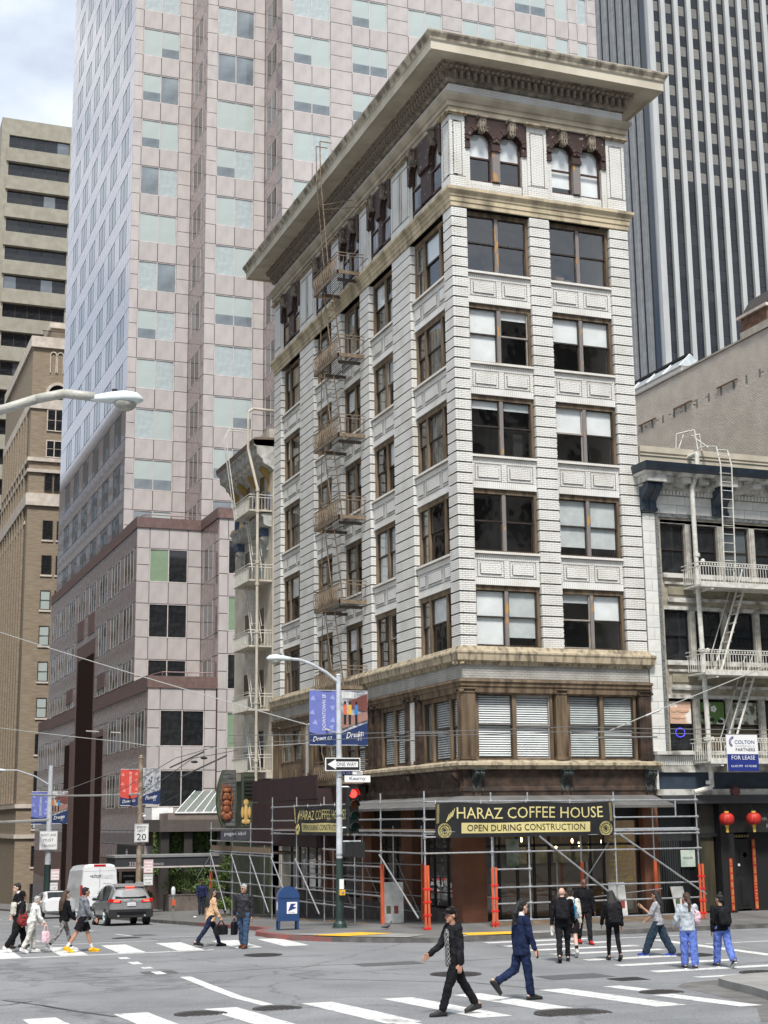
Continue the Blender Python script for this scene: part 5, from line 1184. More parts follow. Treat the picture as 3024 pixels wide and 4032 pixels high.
ld = MB().tube([(9.5, -1.0, 11.2), (9.55, -1.1, 15.4), (9.55, -.9, 16.1), (9.5, -.3, 16.25), (9.45, .2, 16.25)], .025).tube([(9.95, -1.0, 11.2), (10.0, -1.1, 15.4), (10.0, -.9, 16.0), (9.95, -.3, 16.15)], .025); ld.build('ladder_rail', 'whitem', fe)
for k in range(15): MB().cyl((9.52, -1.05, 11.4+k*.31), (9.98, -1.05, 11.4+k*.31), .014, 5).build('rung', 'whitem', fe)
MB().tube([(8.65, .3, 16.1), (8.65, .2, 16.75), (9.15, -.2, 16.85), (9.18, -.3, 16.1)], .025).tube([(9.2, .1, 16.7), (9.55, .1, 16.8), (9.6, .1, 16.2)], .022).tube([(9.28, .2, 16.75), (9.5, -.5, 16.15)], .02).tube([(8.7, .2, 16.2), (8.95, .2, 16.75)], .02).build('roof_hoop', 'whitem', fe)
ls = thing('lease_sign', 'white and blue lease sign hung on the lowest white fire escape balcony', 'sign', (9.65, -1.3, 5.4))
MB().box(9.04, 10.26, -1.24, -1.2, 4.86, 6.06).build('board', 'white', ls); bb_ = mat('sign_blue', (.02, .035, .2), .4, var=.05); MB().box(9.04, 10.26, -1.244, -1.24, 4.86, 5.42).build('blue_field', bb_, ls)
text('COLTON', (9.35, -1.25, 5.76), (1, 0, 0), (0, 0, 1), .78, .12, bb_, 'lettering', ls); text('COMMERCIAL &', (9.37, -1.25, 5.66), (1, 0, 0), (0, 0, 1), .75, .06, 'pole', 'lettering', ls); text('PARTNERS', (9.38, -1.25, 5.52), (1, 0, 0), (0, 0, 1), .76, .1, 'black', 'lettering', ls)
text('FOR LEASE', (9.2, -1.25, 5.24), (1, 0, 0), (0, 0, 1), .92, .13, 'white', 'lettering', ls); text('415.407.3997', (9.16, -1.25, 4.99), (1, 0, 0), (0, 0, 1), .46, .07, 'white', 'lettering', ls); text('415.742.4858', (9.7, -1.25, 4.99), (1, 0, 0), (0, 0, 1), .46, .07, 'white', 'lettering', ls)
q = MB()
for rad in (.24, .19):
    for k in range(8): a = R(110+k*15); b = R(110+(k+1)*15); q.cyl((9.38+rad*math.cos(a), -1.25, 5.82+rad*.8*math.sin(a)), (9.38+rad*math.cos(b), -1.25, 5.82+rad*.8*math.sin(b)), .014, 4)
q.build('swoosh', bb_, ls)
# ---------------- fire escape on the sloping-street side of the white building ----------------
fb = thing('fire_escape', 'rusty buff fire escape of seven balconies up the left flank of the white brick building', 'fire escape', (-.6, 10.4, 12))
def side_balcony(z, y0=8.8, y1=11.85, xo=-1.12):
    MB().box(xo, xo+.05, y0, y1, z-.02, z+.12).build('edge_beam', 'iron', fb); MB().box(xo, .1, y0, y0+.05, z-.02, z+.12).build('edge_beam', 'iron', fb); MB().box(xo, .1, y1-.05, y1, z-.02, z+.12).build('edge_beam', 'iron', fb)
    gr_ = MB(); x = xo+.08
    while x < 0: gr_.box(x, x+.02, y0+.05, y1-.05, z+.06, z+.08); x += .085
    gr_.build('grating', 'sash', fb)['kind'] = 'stuff'
    for y in (y0+.5, y1-.6): MB().box(xo+.2, .1, y, y+.07, z-.14, z-.02).build('beam', 'sash', fb); 
    for z2 in (z+.85, z+.72): MB().box(xo-.01, xo+.02, y0, y1, z2, z2+.03).build('rail', 'iron', fb); MB().box(xo, .1, y0-.01, y0+.02, z2, z2+.03).build('rail', 'iron', fb)
    b_ = MB(); y = y0+.06; k = 0
    while y < y1:
        b_.cyl((xo, y, z+.1), (xo, y, z+.72), .012, 4)
        if k % 2: b_.tube([(xo, y, z+.12), (xo-.05, y+.05, z+.4), (xo, y+.1, z+.7)], .018, 4)
        y += .115; k += 1
    x = xo+.1
    while x < .05: b_.cyl((x, y0, z+.1), (x, y0, z+.72), .012, 4); x += .16
    b_.build('balusters', 'iron', fb)['kind'] = 'stuff'
ZB = [24.75, 21.3, 18.05, 14.8, 11.5, 8.25]
for z in ZB: side_balcony(z)
side_balcony(4.75)
for z0, z1 in zip([4.8]+ZB[::-1][0:5], ZB[::-1][0:6]):
    for k in range(2): MB().cyl((-.45-.4*k, 10.2, z0+.1), (-.45-.4*k, 11.3, z1+.05), .028, 4).build('stringer', 'iron', fb)
    MB().tube([(-.75, 11.3, z0+.3), (-.85, 11.75, z0+1.2), (-.85, 11.6, z1-.2)], .02).build('handrail', 'iron', fb)
    n = 9
    for k in range(n): t_ = (k+.7)/n; MB().cyl((-.45, 10.2+1.1*t_, z0+.1+(z1-z0)*t_), (-.85, 10.2+1.1*t_, z0+.1+(z1-z0)*t_), .016, 4).build('tread', 'iron', fb)
for k in range(2): MB().tube([(-1.0, 10.1+k*.5, 24.8), (-1.38, 10.1+k*.5, 29.3), (-1.4, 10.1+k*.5, 30.9), (-.9, 10.1+k*.5, 30.9)], .025).build('gooseneck_rail', 'iron', fb)
for k in range(18): t_ = k/18; MB().cyl((-1.02-.38*t_, 10.1, 25.1+4.4*t_), (-1.02-.38*t_, 10.6, 25.1+4.4*t_), .014, 4).build('rung', 'iron', fb)
MB().tube([(-1.28, 10.1, 28.1), (-.2, 9.4, 28.2)], .02).tube([(-1.27, 10.1, 27.9), (-.2, 8.7, 27.6)], .015).build('stay', 'iron', fb)
# ---------------- fire escape and standpipe on the cream building ----------------
fc = thing('fire_escape', 'cream iron fire escape of five small balconies on the narrow cream building', 'fire escape', (-.6, 22, 10))
for z in (17.6, 14.3, 11.25, 8.35, 5.6):
    MB().box(-1.15, 0, 18.9 if z < 17 and False else 21.4, 24.1, z-.02, z+.06).build('platform', 'cream', fc)
    for zz in (z+.75, z+.62): MB().box(-1.17, -1.14, 21.4, 24.1, zz, zz+.03).build('rail', 'whitem', fc); MB().box(-1.15, 0, 21.38, 21.41, zz, zz+.03).build('rail', 'whitem', fc)
    b_ = MB()
    for k in range(25): b_.cyl((-1.15, 21.4+k*.112, z), (-1.15, 21.4+k*.112, z+.62), .011, 4)
    for k in range(8): b_.cyl((-1.15+k*.15, 21.4, z), (-1.15+k*.15, 21.4, z+.62), .011, 4)
    b_.build('balusters', 'whitem', fc)['kind'] = 'stuff'
    if z > 6:
        for k in range(2): MB().cyl((-.3-.45*k, 22.2, z-2.7), (-.3-.45*k, 23.4, z), .028, 4).build('stringer', 'whitem', fc); MB().cyl((-.3-.45*k, 22.2, z-2.0), (-.3-.45*k, 23.4, z+.6), .018, 4).build('handrail', 'whitem', fc)
        for k in range(8): t_ = (k+.5)/8; MB().box(-.75, -.3, 22.2+1.2*t_-.06, 22.2+1.2*t_+.06, z-2.7+2.7*t_, z-2.68+2.7*t_).build('tread', 'whitem', fc)
for k in range(2): MB().tube([(-.9, 24.5+k*.4, 17.7), (-1.5, 24.5+k*.4, 21.8), (-1.3, 24.5+k*.4, 22.3), (-.5, 24.5+k*.4, 22.3)], .028).build('gooseneck_rail', 'whitem', fc)
s2 = thing('standpipe', 'cream standpipe down the narrow cream building, curling over its roof edge', 'pipe', (-1.2, 20.8, 10))
MB().tube([(.3, 21.5, 22.5), (-1.0, 21.4, 22.5), (-1.25, 21.35, 22.3), (-1.25, 21.35, 20.5), (-.9, 20.9, 18.5), (-.9, 20.9, 4.8)], .065, 10).build('pipe', 'cream', s2)
for z in (18.4, 17.4, 15, 14, 11.8, 8.6, 6): MB().cyl((-.9, 20.9, z), (-.9, 20.9, z+.12), .095, 10).build('collar', 'cream', s2)
# ---------------- blade sign, green front, maroon hoarding ----------------
bs = thing('blade_sign', 'barrel-shaped grey plank sign with carved orange tiki figure on a green frame', 'sign', (-2.3, 20.6, 4.5))
out2 = []
for k in range(9): t_ = k/8; out2.append((-2.75+.28*(2*t_-1)**2+.0, 3.15+2.5*t_))
body = out2+[(-1.9, 5.65), (-1.85, 4.4), (-1.95, 3.15)]
MB().prism(body, 20.6, 20.85, 'Y').build('green_frame', 'olive_green', bs)
for k in range(13):
    z = 3.2+k*.187; t_ = (z-3.15)/2.5; xl = -2.75+.28*(2*t_-1)**2+.12; MB().box(xl, -1.93, 20.56, 20.62, z+.008, z+.179).build('plank', mat('grey_plank', (.13, .13, .125), .8, c2=(.05, .05, .05), scale=3, stretch=(1, 1, 6)), bs)
tk = mat('tiki_orange', (.3, .09, .025), .6, c2=(.12, .035, .012), scale=7); q = MB(); cx = -2.33
for (dx, z, a, b) in ((0, 3.62, .26, .16), (-.16, 3.72, .12, .13), (.16, 3.72, .12, .13), (0, 3.95, .17, .2), (0, 4.2, .2, .15), (-.12, 4.42, .09, .1), (.12, 4.42, .09, .1), (0, 4.5, .17, .2), (0, 4.75, .19, .12)): q.ball((cx+dx, 20.52, z), 1, 10, 6, a, .09, b)
for dx in (-.16, -.08, 0, .08, .16): q.cyl((cx+dx, 20.52, 4.75), (cx+dx*1.4, 20.5, 5.08), .035, 6, .01)
for s in (-1, 1): q.tube([(cx+s*.2, 20.5, 4.75), (cx+s*.26, 20.5, 4.4), (cx+s*.2, 20.5, 4.1), (cx+s*.25, 20.5, 3.85)], .035, 5)
q.build('carved_figure', tk, bs)
gf = MB().box(-1.55, -.8, 20.9, 21.0, 3.2, 5.5).build('green_panel', 'olive_green', bs); q = MB()
for (dx, z, a, b) in ((0, 3.85, .09, .5), (-.16, 3.9, .07, .25), (.16, 3.9, .07, .25), (-.1, 3.5, .1, .1), (.1, 3.5, .1, .1), (0, 4.35, .12, .16)): q.ball((-1.35+dx, 20.88, z-.1), 1, 10, 6, a, .03, b)
q.build('gold_fleur', mat('fleur_gold', (.55, .35, .12), .5), gf)
nb = MB().box(-2.6, -1.2, 20.4, 20.5, 2.62, 3.05).build('name_board', mat('slate_board', (.05, .05, .06), .6), bs); text('pagan idol', (-2.45, 20.39, 2.78), (1, 0, 0), (0, 0, 1), .95, .2, 'pole', 'lettering', nb)
for k in range(5): MB().box(-1.5, -1.0, 20.7, 20.75, 4.6+k*.17, 4.68+k*.17).build('louvre', 'black', bs)
hb = thing('hoarding_box', 'large dark maroon plywood box hung over the scaffold walkway', 'hoarding', (-1, 14, 2.5))
mrn = mat('maroon_plywood', (.035, .016, .018), .6, var=.15, scale=1.5)
for z0, z1 in ((2.45, 4.18), (4.22, 5.1)):
    for y0, y1 in ((9.95, 12.9), (12.93, 15.9), (15.93, 18.8)): MB().box(-1.66, -1.6, y0, y1, z0, z1).build('plywood_sheet', mrn, hb)
MB().box(-1.6, .0, 9.95, 10.01, 2.45, 4.6).build('end_panel', mrn, hb); MB().box(-1.6, .0, 10.0, 18.8, 2.42, 2.48).build('base_panel', mrn, hb)
# ---------------- scaffold ----------------
sc_ = thing('scaffold', 'galvanised pipe scaffold wrapped around the ground floor of the corner building', 'scaffold', (-2, -1.5, .1))
XS, YS = -2.0, -1.5
zc = lambda y: g(y)+.2
def pipe(p0, p1, r=.026, nm='rail', m='steel'): return MB().cyl(p0, p1, r, 8).build(nm, m, sc_)
posts = [(XS, YS, 0.05, 4.25), (.22, YS, .1, 4.2), (1.48, YS, .15, 4.2), (4.52, YS, .2, 4.2), (7.55, YS, .2, 4.15)]
left = [(24.5, 3.4), (20.7, 3.35), (17.8, 3.35), (14.6, 4.35), (11.35, 4.3), (8.05, 4.25), (4.8, 4.25), (2.25, 4.25)]
posts += [(XS, y, zc(y)-.12, t_) for y, t_ in left]
posts += [(x, -.35, .2, 3.9) for x in (.8, 3.9, 6.6)]+[(-.55, y, zc(y)-.1, 3.2) for y in (2.3, 4.9, 8, 11.3, 14.6, 17.8, 20.7)]
for x, y, z0, z1 in posts:
    pipe((x, y, z0), (x, y, z1), .026, 'standard'); MB().box(x-.08, x+.08, y-.08, y+.08, z0-.02, z0+.01).build('base_plate', 'steel', sc_)
cpl = MB().cyl((0, 0, -.05), (0, 0, .05), .055, 8).build('coupler', 'steel', sc_, local=True); cpl.location = (0, 0, 3.8)
def joint(x, y, z): inst(cpl, sc_, (x+2, y+1.5, z-.1))
fxs = [XS, .22, 1.48, 4.52, 7.55]
for z, a, b in ((3.93, XS, 7.55), (3.4, XS, 1.48), (3.4, 4.52, 7.55), (2.98, 4.52, 7.55), (3.03, XS, 1.48), (2.88, XS, 7.55), (2.4, XS, 7.6), (1.88, .22, 1.48), (1.34, .22, 7.55), (.86, .22, 7.5), (.36, .22, 7.0)):
    pipe((a-.05, YS-.05, z), (b+.05, YS-.05, z))
    for x in fxs:
        if a-.1 <= x <= b+.1: joint(x, YS, z)
pipe((6.75, YS-.05, 3.4), (6.75, YS-.05, 3.95)); pipe((XS, YS, 2.98), (1.48, YS, 2.98), .04, 'deck_edge'); pipe((4.5, YS, 3.02), (7.5, YS, 3.02), .045, 'deck_edge')
for (x0, z0, x1, z1) in ((1.8, 2.86, 4.55, .84), (4.6, 2.9, 7.7, .95)): pipe((x0, YS-.1, z0), (x1, YS-.1, z1), .03, 'brace')
pipe((3.9, -.35, 1.3), (4.9, -.4, 2.6), .02, 'brace'); pipe((4.3, -.35, .9), (6.8, -.4, 1.1), .02, 'rail')
def lz(z, y): return z
LR = [(3.95, -1.5, 14.6), (3.42, -1.5, 14.6), (3.05, -1.5, 14.6), (2.92, -1.5, 14.6), (3.1, 14.6, 24.5), (2.57, 14.6, 24.5), (2.12, 14.6, 24.5), (2.02, 14.6, 24.5), (2.4, -1.5, 8.05), (1.92, 2.25, 14.6), (1.45, 2.25, 24.5), (1.0, 2.25, 24.5), (.52, 4.8, 24.5)]
for z, a, b in LR:
    sl_ = -.01 if z < 2 else 0
    pipe((XS-.05, a, z), (XS-.05, b, z+sl_*(b-a)))
    for y in [YS]+[q_[0] for q_ in left]:
        if a-.1 <= y <= b+.1: joint(XS, y, z+sl_*(y-a))
pipe((XS-.05, -1.4, 1.9), (XS-.05, 2.25, 1.9)) if False else None
for y0 in (24.3, 20.6, 17.7, 14.5, 11.3, 2.2, ):
    pipe((XS-.08, y0, 2.0 if y0 > 3 else 2.3), (XS-.08, y0-2.9 if y0 > 3 else -1.1, zc(y0)+.35), .03, 'brace')
for z in (.45, .95, 1.45, 1.95): pipe((-.55, 2.3, z), (-.55, 14.6, z-.12), .02, 'inner_rail')
for y0 in (2.6, 6, 9.3): pipe((-.5, y0, .3), (-.5, y0+2.2, 2.1), .02, 'inner_brace')
for y in (2.25, 4.8, 8.05, 11.35, 14.6, 17.8, 20.7, 24.5): pipe((XS, y, 2.05 if y > 14.7 else 2.95), (0, y, 2.05 if y > 14.7 else 2.95), .022, 'transom')
pipe((XS+.08, 24.4, 2.1), (XS-.35, 25.6, .9), .02, 'outrigger') 
# decks
for k in range(4): MB().box(-1.9+k*.3, -1.63+k*.3, 14.7, 24.4, 2.14, 2.18).build('deck_plank', 'wood', sc_)
for k in range(4): MB().box(-1.9, 1.4, -1.4+k*.28, -1.15+k*.28, 3.06, 3.1).build('deck_plank', 'wood', sc_); MB().box(-1.9+k*.28, -1.65+k*.28, -.2, 14.5, 3.06, 3.1).build('deck_plank', 'wood', sc_)
MB().box(-2.05, -2.0, 14.8, 24.4, 2.16, 2.36).build('toe_board', 'wood', sc_)
for y0, y1 in ((2.4, 4.7), (4.9, 8.0), (8.1, 11.2), (11.4, 14.5), (14.7, 17.7), (17.9, 24.4)): MB().box(-2.0, -1.75, y0, y1, zc((y0+y1)/2)-.2, zc((y0+y1)/2)-.03).build('sole_board', 'wood', sc_)
for x0, x1 in ((.3, 1.4), (1.6, 4.4), (4.6, 7.4)): MB().box(x0, x1, -1.35, -1.1, .13, .34).build('sole_board', 'wood', sc_)
def guard(x, y, z0, h=1.5, lean=0.0):
    for s in (-.055, .065):
        MB().prism([(x+s-.036, z0), (x+s+.036, z0), (x+s+.036+lean*(-1 if s > 0 else 1), z0+h), (x+s-.036+lean*(-1 if s > 0 else 1), z0+h)], y-.12, y-.09, 'Y').build('orange_guard', 'orange', sc_)
    for k in range(4): MB().box(x-.12, x+.13, y-.13, y-.085, z0+.15+k*.38, z0+.2+k*.38).build('red_tie', 'redtape', sc_)
guard(XS, YS, .05, 2.0, .02); guard(.22, YS, .1, 1.85); guard(7.55, YS, .2, 1.7)
MB().box(-2.06, -1.96, 2.1, 2.2, -.05, 2.0).build('orange_guard', 'orange', sc_)
for y in (24.5,): MB().box(-2.05, -1.95, y-.06, y+.04, -.9, 1.2).build('orange_guard', 'orange', sc_)
for x, y in ((-.55, 2.3), (3.9, -.35), (6.6, -.35)): MB().box(x-.05, x+.05, y-.06, y, .2, 2.0).build('orange_guard', 'orange', sc_)
# ---------------- banners on the scaffold ----------------
bk = mat('banner_black', (.018, .018, .02), .45, var=.15); gdm = mat('banner_gold', (.62, .54, .24), .5, var=.05)
def banner(face, u0, u1, z0, z1, pl, lab):
    """one printed vinyl banner with soft folds; u runs to the viewer's right"""
    s = -1 if face == 'L' else 1
    o = thing('scaffold_banner', lab, 'banner', (pl, (u0+u1)/2, z0) if face == 'L' else ((u0+u1)/2, pl, z0), 'coffee house banners on the scaffold')
    wv = lambda a, b: .018*math.sin(a*9+b*5)+.012*math.sin(a*23)
    pt = lambda a, b, e=0: ((pl+wv(a, b)-e, u0+(u1-u0)*a, z0+(z1-z0)*b+.02*math.sin(a*14)*(b)) if face == 'L' else (u0+(u1-u0)*a, pl+wv(a, b)-e, z0+(z1-z0)*b+.02*math.sin(a*14)*b))
    mb = MB(); n = 48
    for i in range(n):
        for j in range(6): mb.quad(pt(i/n, j/6), pt((i+1)/n, j/6), pt((i+1)/n, (j+1)/6), pt(i/n, (j+1)/6))
    sh = mb.build('vinyl', bk, o)
    wd = abs(u1-u0)
    def stripq(a0, a1, b0, b1, m, nm, e=.006):
        q = MB(); k = max(2, int((a1-a0)*40))
        for i in range(k): x0, x1 = a0+(a1-a0)*i/k, a0+(a1-a0)*(i+1)/k; q.quad(pt(x0, b0, e), pt(x1, b0, e), pt(x1, b1, e), pt(x0, b1, e))
        return q.build(nm, m, o)
    stripq(.14, .865, .12, .42, gdm, 'gold_bar')
    def wrap(tx, a0, a1, b0, b1, m, e):
        ob = text(tx, (0, 0, 0), (1, 0, 0), (0, 0, 1), 1, 1, m, 'lettering', o); og = Vector(ORG[o.name])
        for p in ob.data.vertices:
            q = p.co+og; p.co = Vector(pt(a0+(a1-a0)*q.x, b0+(b1-b0)*q.z, e))-og
    wrap('HARAZ COFFEE HOUSE', .115, .94, .54, .87, gdm, .009); wrap('OPEN DURING CONSTRUCTION', .17, .835, .18, .37, bk, .016)
    q = MB()
    for cx_, cz_, ry in ((.05, .2, .2), (.955, .2, .2)):
        for k in range(12):
            a = k*math.pi/6; b2 = a+math.pi/6
            P_ = lambda r_, t_: pt(max(.003, min(.997, cx_+r_*math.cos(t_)/wd)), max(.02, min(.98, cz_+r_*math.sin(t_)/(z1-z0))), .008)
            for r1, t1, r2, t2 in ((.05, a, .19, a), (.19, a, .19, b2), (.1, a, .15, (a+b2)/2), (.15, (a+b2)/2, .1, b2), (.22, a, .22, b2)): q.cyl(P_(r1, t1), P_(r2, t2), .007, 3)
    for k in range(10):
        for cx_ in (.012, .985):
            b0 = .42+k*.055; q.cyl(pt(cx_-.006, b0, .008), pt(cx_+.008, b0+.05, .008), .006, 3); q.cyl(pt(cx_+.008, b0, .008), pt(cx_-.006, b0+.05, .008), .006, 3)
    for k in range(4): q.cyl(pt(.06+.01*k, .45+.05*k, .008), pt(.075+.01*k, .68+.05*k, .008), .02, 5, .008)
    q.build('gold_ornament', gdm, o)['kind'] = 'stuff'
    for a in (.0, .25, .5, .75, 1): MB().cyl(pt(a, .99), (pt(a, 1)[0], pt(a, 1)[1], z1+.1), .008, 4).build('tie', 'white', o)
banner('R', -1.68, 4.42, 2.85, 3.88, YS-.1, 'wide black and gold coffee house banner facing the crossing')
banner('L', 11.3, 4.9, 2.88, 3.92, XS-.1, 'narrow foreshortened black and gold banner behind the signal pole')
# pendant lamps glowing inside the coffee house
bulb = mat('warm_bulb', (1, .62, .25), .4, var=0, emit=9)
for i, (x, z, lb) in enumerate(((.95, 2.72, 'leftmost warm pendant bulb behind the coffee house glass'), (2.35, 2.72, 'second warm pendant bulb from the left in the coffee house'), (3.35, 2.6, 'warm pendant bulb under the middle of the big banner'), (4.2, 2.66, 'warm pendant bulb above the bald man in black'), (5.3, 2.6, 'warm pendant bulb right of the long diagonal brace'), (3.6, 2.48, 'lower small pendant bulb of the pair over the doors'), (4.45, 2.54, 'lower small pendant bulb right of the doors'))):
    t = thing('pendant_lamp', lb, 'lamp', (x, .8, z), 'warm pendant lamps in the coffee house'); MB().ball((x, .8, z), .035, 8, 6, 1, 1, 2.2).build('bulb', bulb, t); pl__ = bpy.data.lights.new('bulb_light', 'POINT'); pl__.energy = 2.5; pl__.color = (1, .66, .35); pl__.shadow_soft_size = .08; po__ = bpy.data.objects.new('bulb_light', pl__); col.objects.link(po__); po__.parent = t; po__.location = (0, 0, -.15); MB().cyl((x, .8, z+.08), (x, .8, 3.3), .006, 4).build('cord', 'black', t)
ts = MB().box(1.3, 2.1, -.2, -.15, .25, 1.1)
def aframe(x, y, z, rz, lab, w_=.65, h=1.05):
    t = thing('sandwich_board', lab, 'poster board', (x, y, z), rz=rz); c, s = math.cos(rz), math.sin(rz)
    MB().prism([(-.3, 0), (-.27, 0), (-.0, h), (-.03, h)], -w_/2, w_/2, 'X').build('front_panel', mat('poster_print', (.42, .43, .4), .5, c2=(.62, .62, .6), scale=3), t, local=True)
    q = MB().xf(lambda x, y, z: (x, y, z))
    for dx, m_ in ((-.12, mat('jar_green', (.12, .16, .08), .5)), (.13, mat('jar_red', (.3, .06, .06), .5))):
        MB().prism([(dx-.07, .3), (dx+.07, .3), (dx+.07, .55), (dx-.07, .55)], -.24, -.2, 'Y').build('printed_jar', m_, t, local=True)
    MB().prism([(.27, 0), (.3, 0), (.03, h), (0, h)], -w_/2, w_/2, 'X').build('rear_panel', 'black', t, local=True); return t
aframe(-1.2, 3.4, .08, -.35, 'white cafe poster board leaning behind the signal pole', .75, 1.3)
aframe(5.1, -.4, .25, -.2, 'pale poster board standing at the right window of the coffee house', .55, 1.1)
aframe(7.4, -.3, .25, .1, 'small white poster board behind the ponytail woman in pale grey', .5, .9)

# inside the coffee house: counter, menu board, tables
ct_ = thing('service_counter', 'long timber service counter dimly seen inside the coffee house', 'counter', (4, 2.2, .2))
MB().box(2.2, 2.5, 1.8, 2.4, .2, 1.2).box(2.5, 6.2, 1.8, 2.4, .2, 1.2).build('counter_front', 'wood', ct_) if False else MB().box(2.2, 6.2, 1.7, 2.35, .2, 1.2).build('counter_front', 'wood', ct_); MB().box(2.15, 6.25, 1.65, 2.4, 1.2, 1.26).build('counter_top', 'concrete_l', ct_)
mn = thing('menu_board', 'row of pale menu boards on the inner wall of the coffee house', 'menu board', (4, 2.8, 2.3))
for k in range(4): MB().box(2.7+k*.85, 3.4+k*.85, 2.6, 2.63, 1.9, 2.5).build('board', MATS['pale_poster'], mn)
for i, (x, y) in enumerate(((1.1, 1.1), (5.7, 1.0))):
    t = thing('cafe_table', ('round cafe table inside the left shop window', 'round cafe table inside the lettered right shop window')[i], 'table', (x, y, .2)); MB().cyl((x, y, .92), (x, y, .95), .33, 16).build('table_top', 'white', t); MB().cyl((x, y, .2), (x, y, .92), .03, 8).build('leg', 'black', t)
# ---------------- signal pole with street lamp, signs and banners ----------------
PX, PY = -3.86, 1.0
ink = 'black'
blue_b = mat('banner_lilac', (.14, .17, .45), .6, var=.08); blue_l = mat('banner_lilac_light', (.3, .33, .62), .6, var=.05); navy_b = mat('banner_navy', (.012, .03, .11), .6, var=.05); red_b = mat('banner_red', (.6, .07, .05), .6, var=.08); red_l = mat('banner_red_light', (.75, .25, .2), .6, var=.05)
def street_banner(x, y, zt, side, kind, lab, w_=.9, h=1.72):
    """pole banner: kind 'blue'/'red' lettered, 'dream'/'pioneer' printed picture"""
    x0, x1 = (x-w_-.08, x-.08) if side < 0 else (x+.08, x+w_+.08)
    t = thing('pole_banner', lab, 'banner', ((x0+x1)/2, y, zt-h), 'downtown banners on street poles')
    base, lite = (red_b, red_l) if kind == 'red' else (blue_b, blue_l); zb = zt-h
    cl = MB(); n = 10
    wv = lambda u, v: y+.015*math.sin(u*6+v*4)
    def pt(u, v, e=0): return (x0+(x1-x0)*u, wv(u, v)-e, zb+h*v)
    for i in range(n):
        for j in range(n): cl.quad(pt(i/n, j/n), pt((i+1)/n, j/n), pt((i+1)/n, (j+1)/n), pt(i/n, (j+1)/n))
    cl.build('cloth', base if kind in ('blue', 'red') else mat('photo_print', (.55, .56, .58), .6, c2=(.2, .2, .22), scale=6), t)
    q = MB()
    for i in range(n):
        u0, u1 = i/n, (i+1)/n; f = (lambda u: .24-.05*math.sin(u*math.pi)) if kind in ('blue', 'red') else (lambda u: .22+.2*u)
        q.quad(pt(u0, 0, .004), pt(u1, 0, .004), pt(u1, f(u1), .004), pt(u0, f(u0), .004))
    q.build('navy_foot', navy_b, t)
    if kind in ('blue', 'red'):
        q = MB(); 
        for u, v, s in ((.12, .86, 1), (.85, .88, 1), (.1, .6, 1), (.85, .68, -1), (.2, .42, 1), (.86, .46, 1), (.82, .32, -1)): q.poly([pt(u-.1, v-.03*s, .005), pt(u+.1, v-.05*s, .005), pt(u+.03, v+.05*s, .005)])
        q.build('triangle_print', lite, t)['kind'] = 'stuff'
        text('DOWNTOWN SF', (x0+(x1-x0)*.6, y-.03, zb+h*.27), (0, 0, 1), (-1, 0, 0), h*.66, w_*.13, 'white', 'lettering', t)
        text('Down to', (x0+w_*.12, y-.03, zb+h*.06), (1, 0, .12), (0, 0, 1), w_*.7, h*.09, 'white', 'lettering', t, shear=.3)
    else:
        text('Dream' if kind == 'dream' else 'Pioneer', (x0+w_*.18, y-.03, zb+h*.12), (1, 0, .15), (0, 0, 1), w_*.66, h*.11, 'white', 'lettering', t, shear=.3)
        q = MB(); rg = random.Random(2)
        if kind == 'dream':
            for k in range(9): q.box(x0+.03+k*.045, x0+.06+k*.045, y-.034, y-.03, zb+h*.86, zb+h*.98)
            q.build('printed_tower', mat('print_pale', (.7, .7, .68), .6), t)
            MB().prism([(x0+.3, zb+h*.82), (x1-.02, zb+h*.95), (x1-.02, zb+h*.62), (x0+.35, zb+h*.68)], y-.034, y-.03, 'Y').build('printed_tram', mat('print_brown', (.16, .05, .04), .6), t)
            MB().prism([(x0+.02, zb+h*.3), (x1-.02, zb+h*.47), (x1-.05, zb+h*.62), (x0+.02, zb+h*.5)], y-.033, y-.029, 'Y').build('printed_bricks', mat('print_brick', (.3, .16, .13), .6), t)
            for dx, c in ((.12, (.6, .14, .06)), (.28, (.65, .4, .06)), (.5, (.03, .2, .5))):
                MB().box(x0+dx-.05, x0+dx+.06, y-.04, y-.035, zb+h*.56, zb+h*.74).build('printed_shirt', mat('print_'+str(dx), c, .6, var=0), t); MB().box(x0+dx-.04, x0+dx+.04, y-.04, y-.035, zb+h*.38, zb+h*.56).build('printed_legs', 'black', t); MB().ball((x0+dx, y-.04, zb+h*.78), .045, 8, 5, 1, .1, 1.2).build('printed_head', 'sash', t)
        else:
            for k in range(70):
                a = rg.uniform(.03, .8); hh = rg.uniform(.03, .12); v = rg.uniform(.35, .75); q.box(x0+a, x0+a+rg.uniform(.03, .08), y-.033, y-.029, zb+h*v, zb+h*(v+hh*.6))
            q.build('printed_skyline', mat('print_city', (.62, .64, .66), .6, c2=(.1, .14, .2), scale=9), t)['kind'] = 'stuff'; MB().prism([(x0+.42, zb+h*.4), (x0+.62, zb+h*.4), (x0+.54, zb+h*.98)], y-.037, y-.034, 'Y').build('printed_spire', mat('print_grey', (.4, .42, .46), .6), t)
    for v in (zt, zb): MB().cyl((x0 if side < 0 else x, y, v), (x if side < 0 else x1, y, v), .015, 6).build('bracket_rod', 'steel', t)
    return t
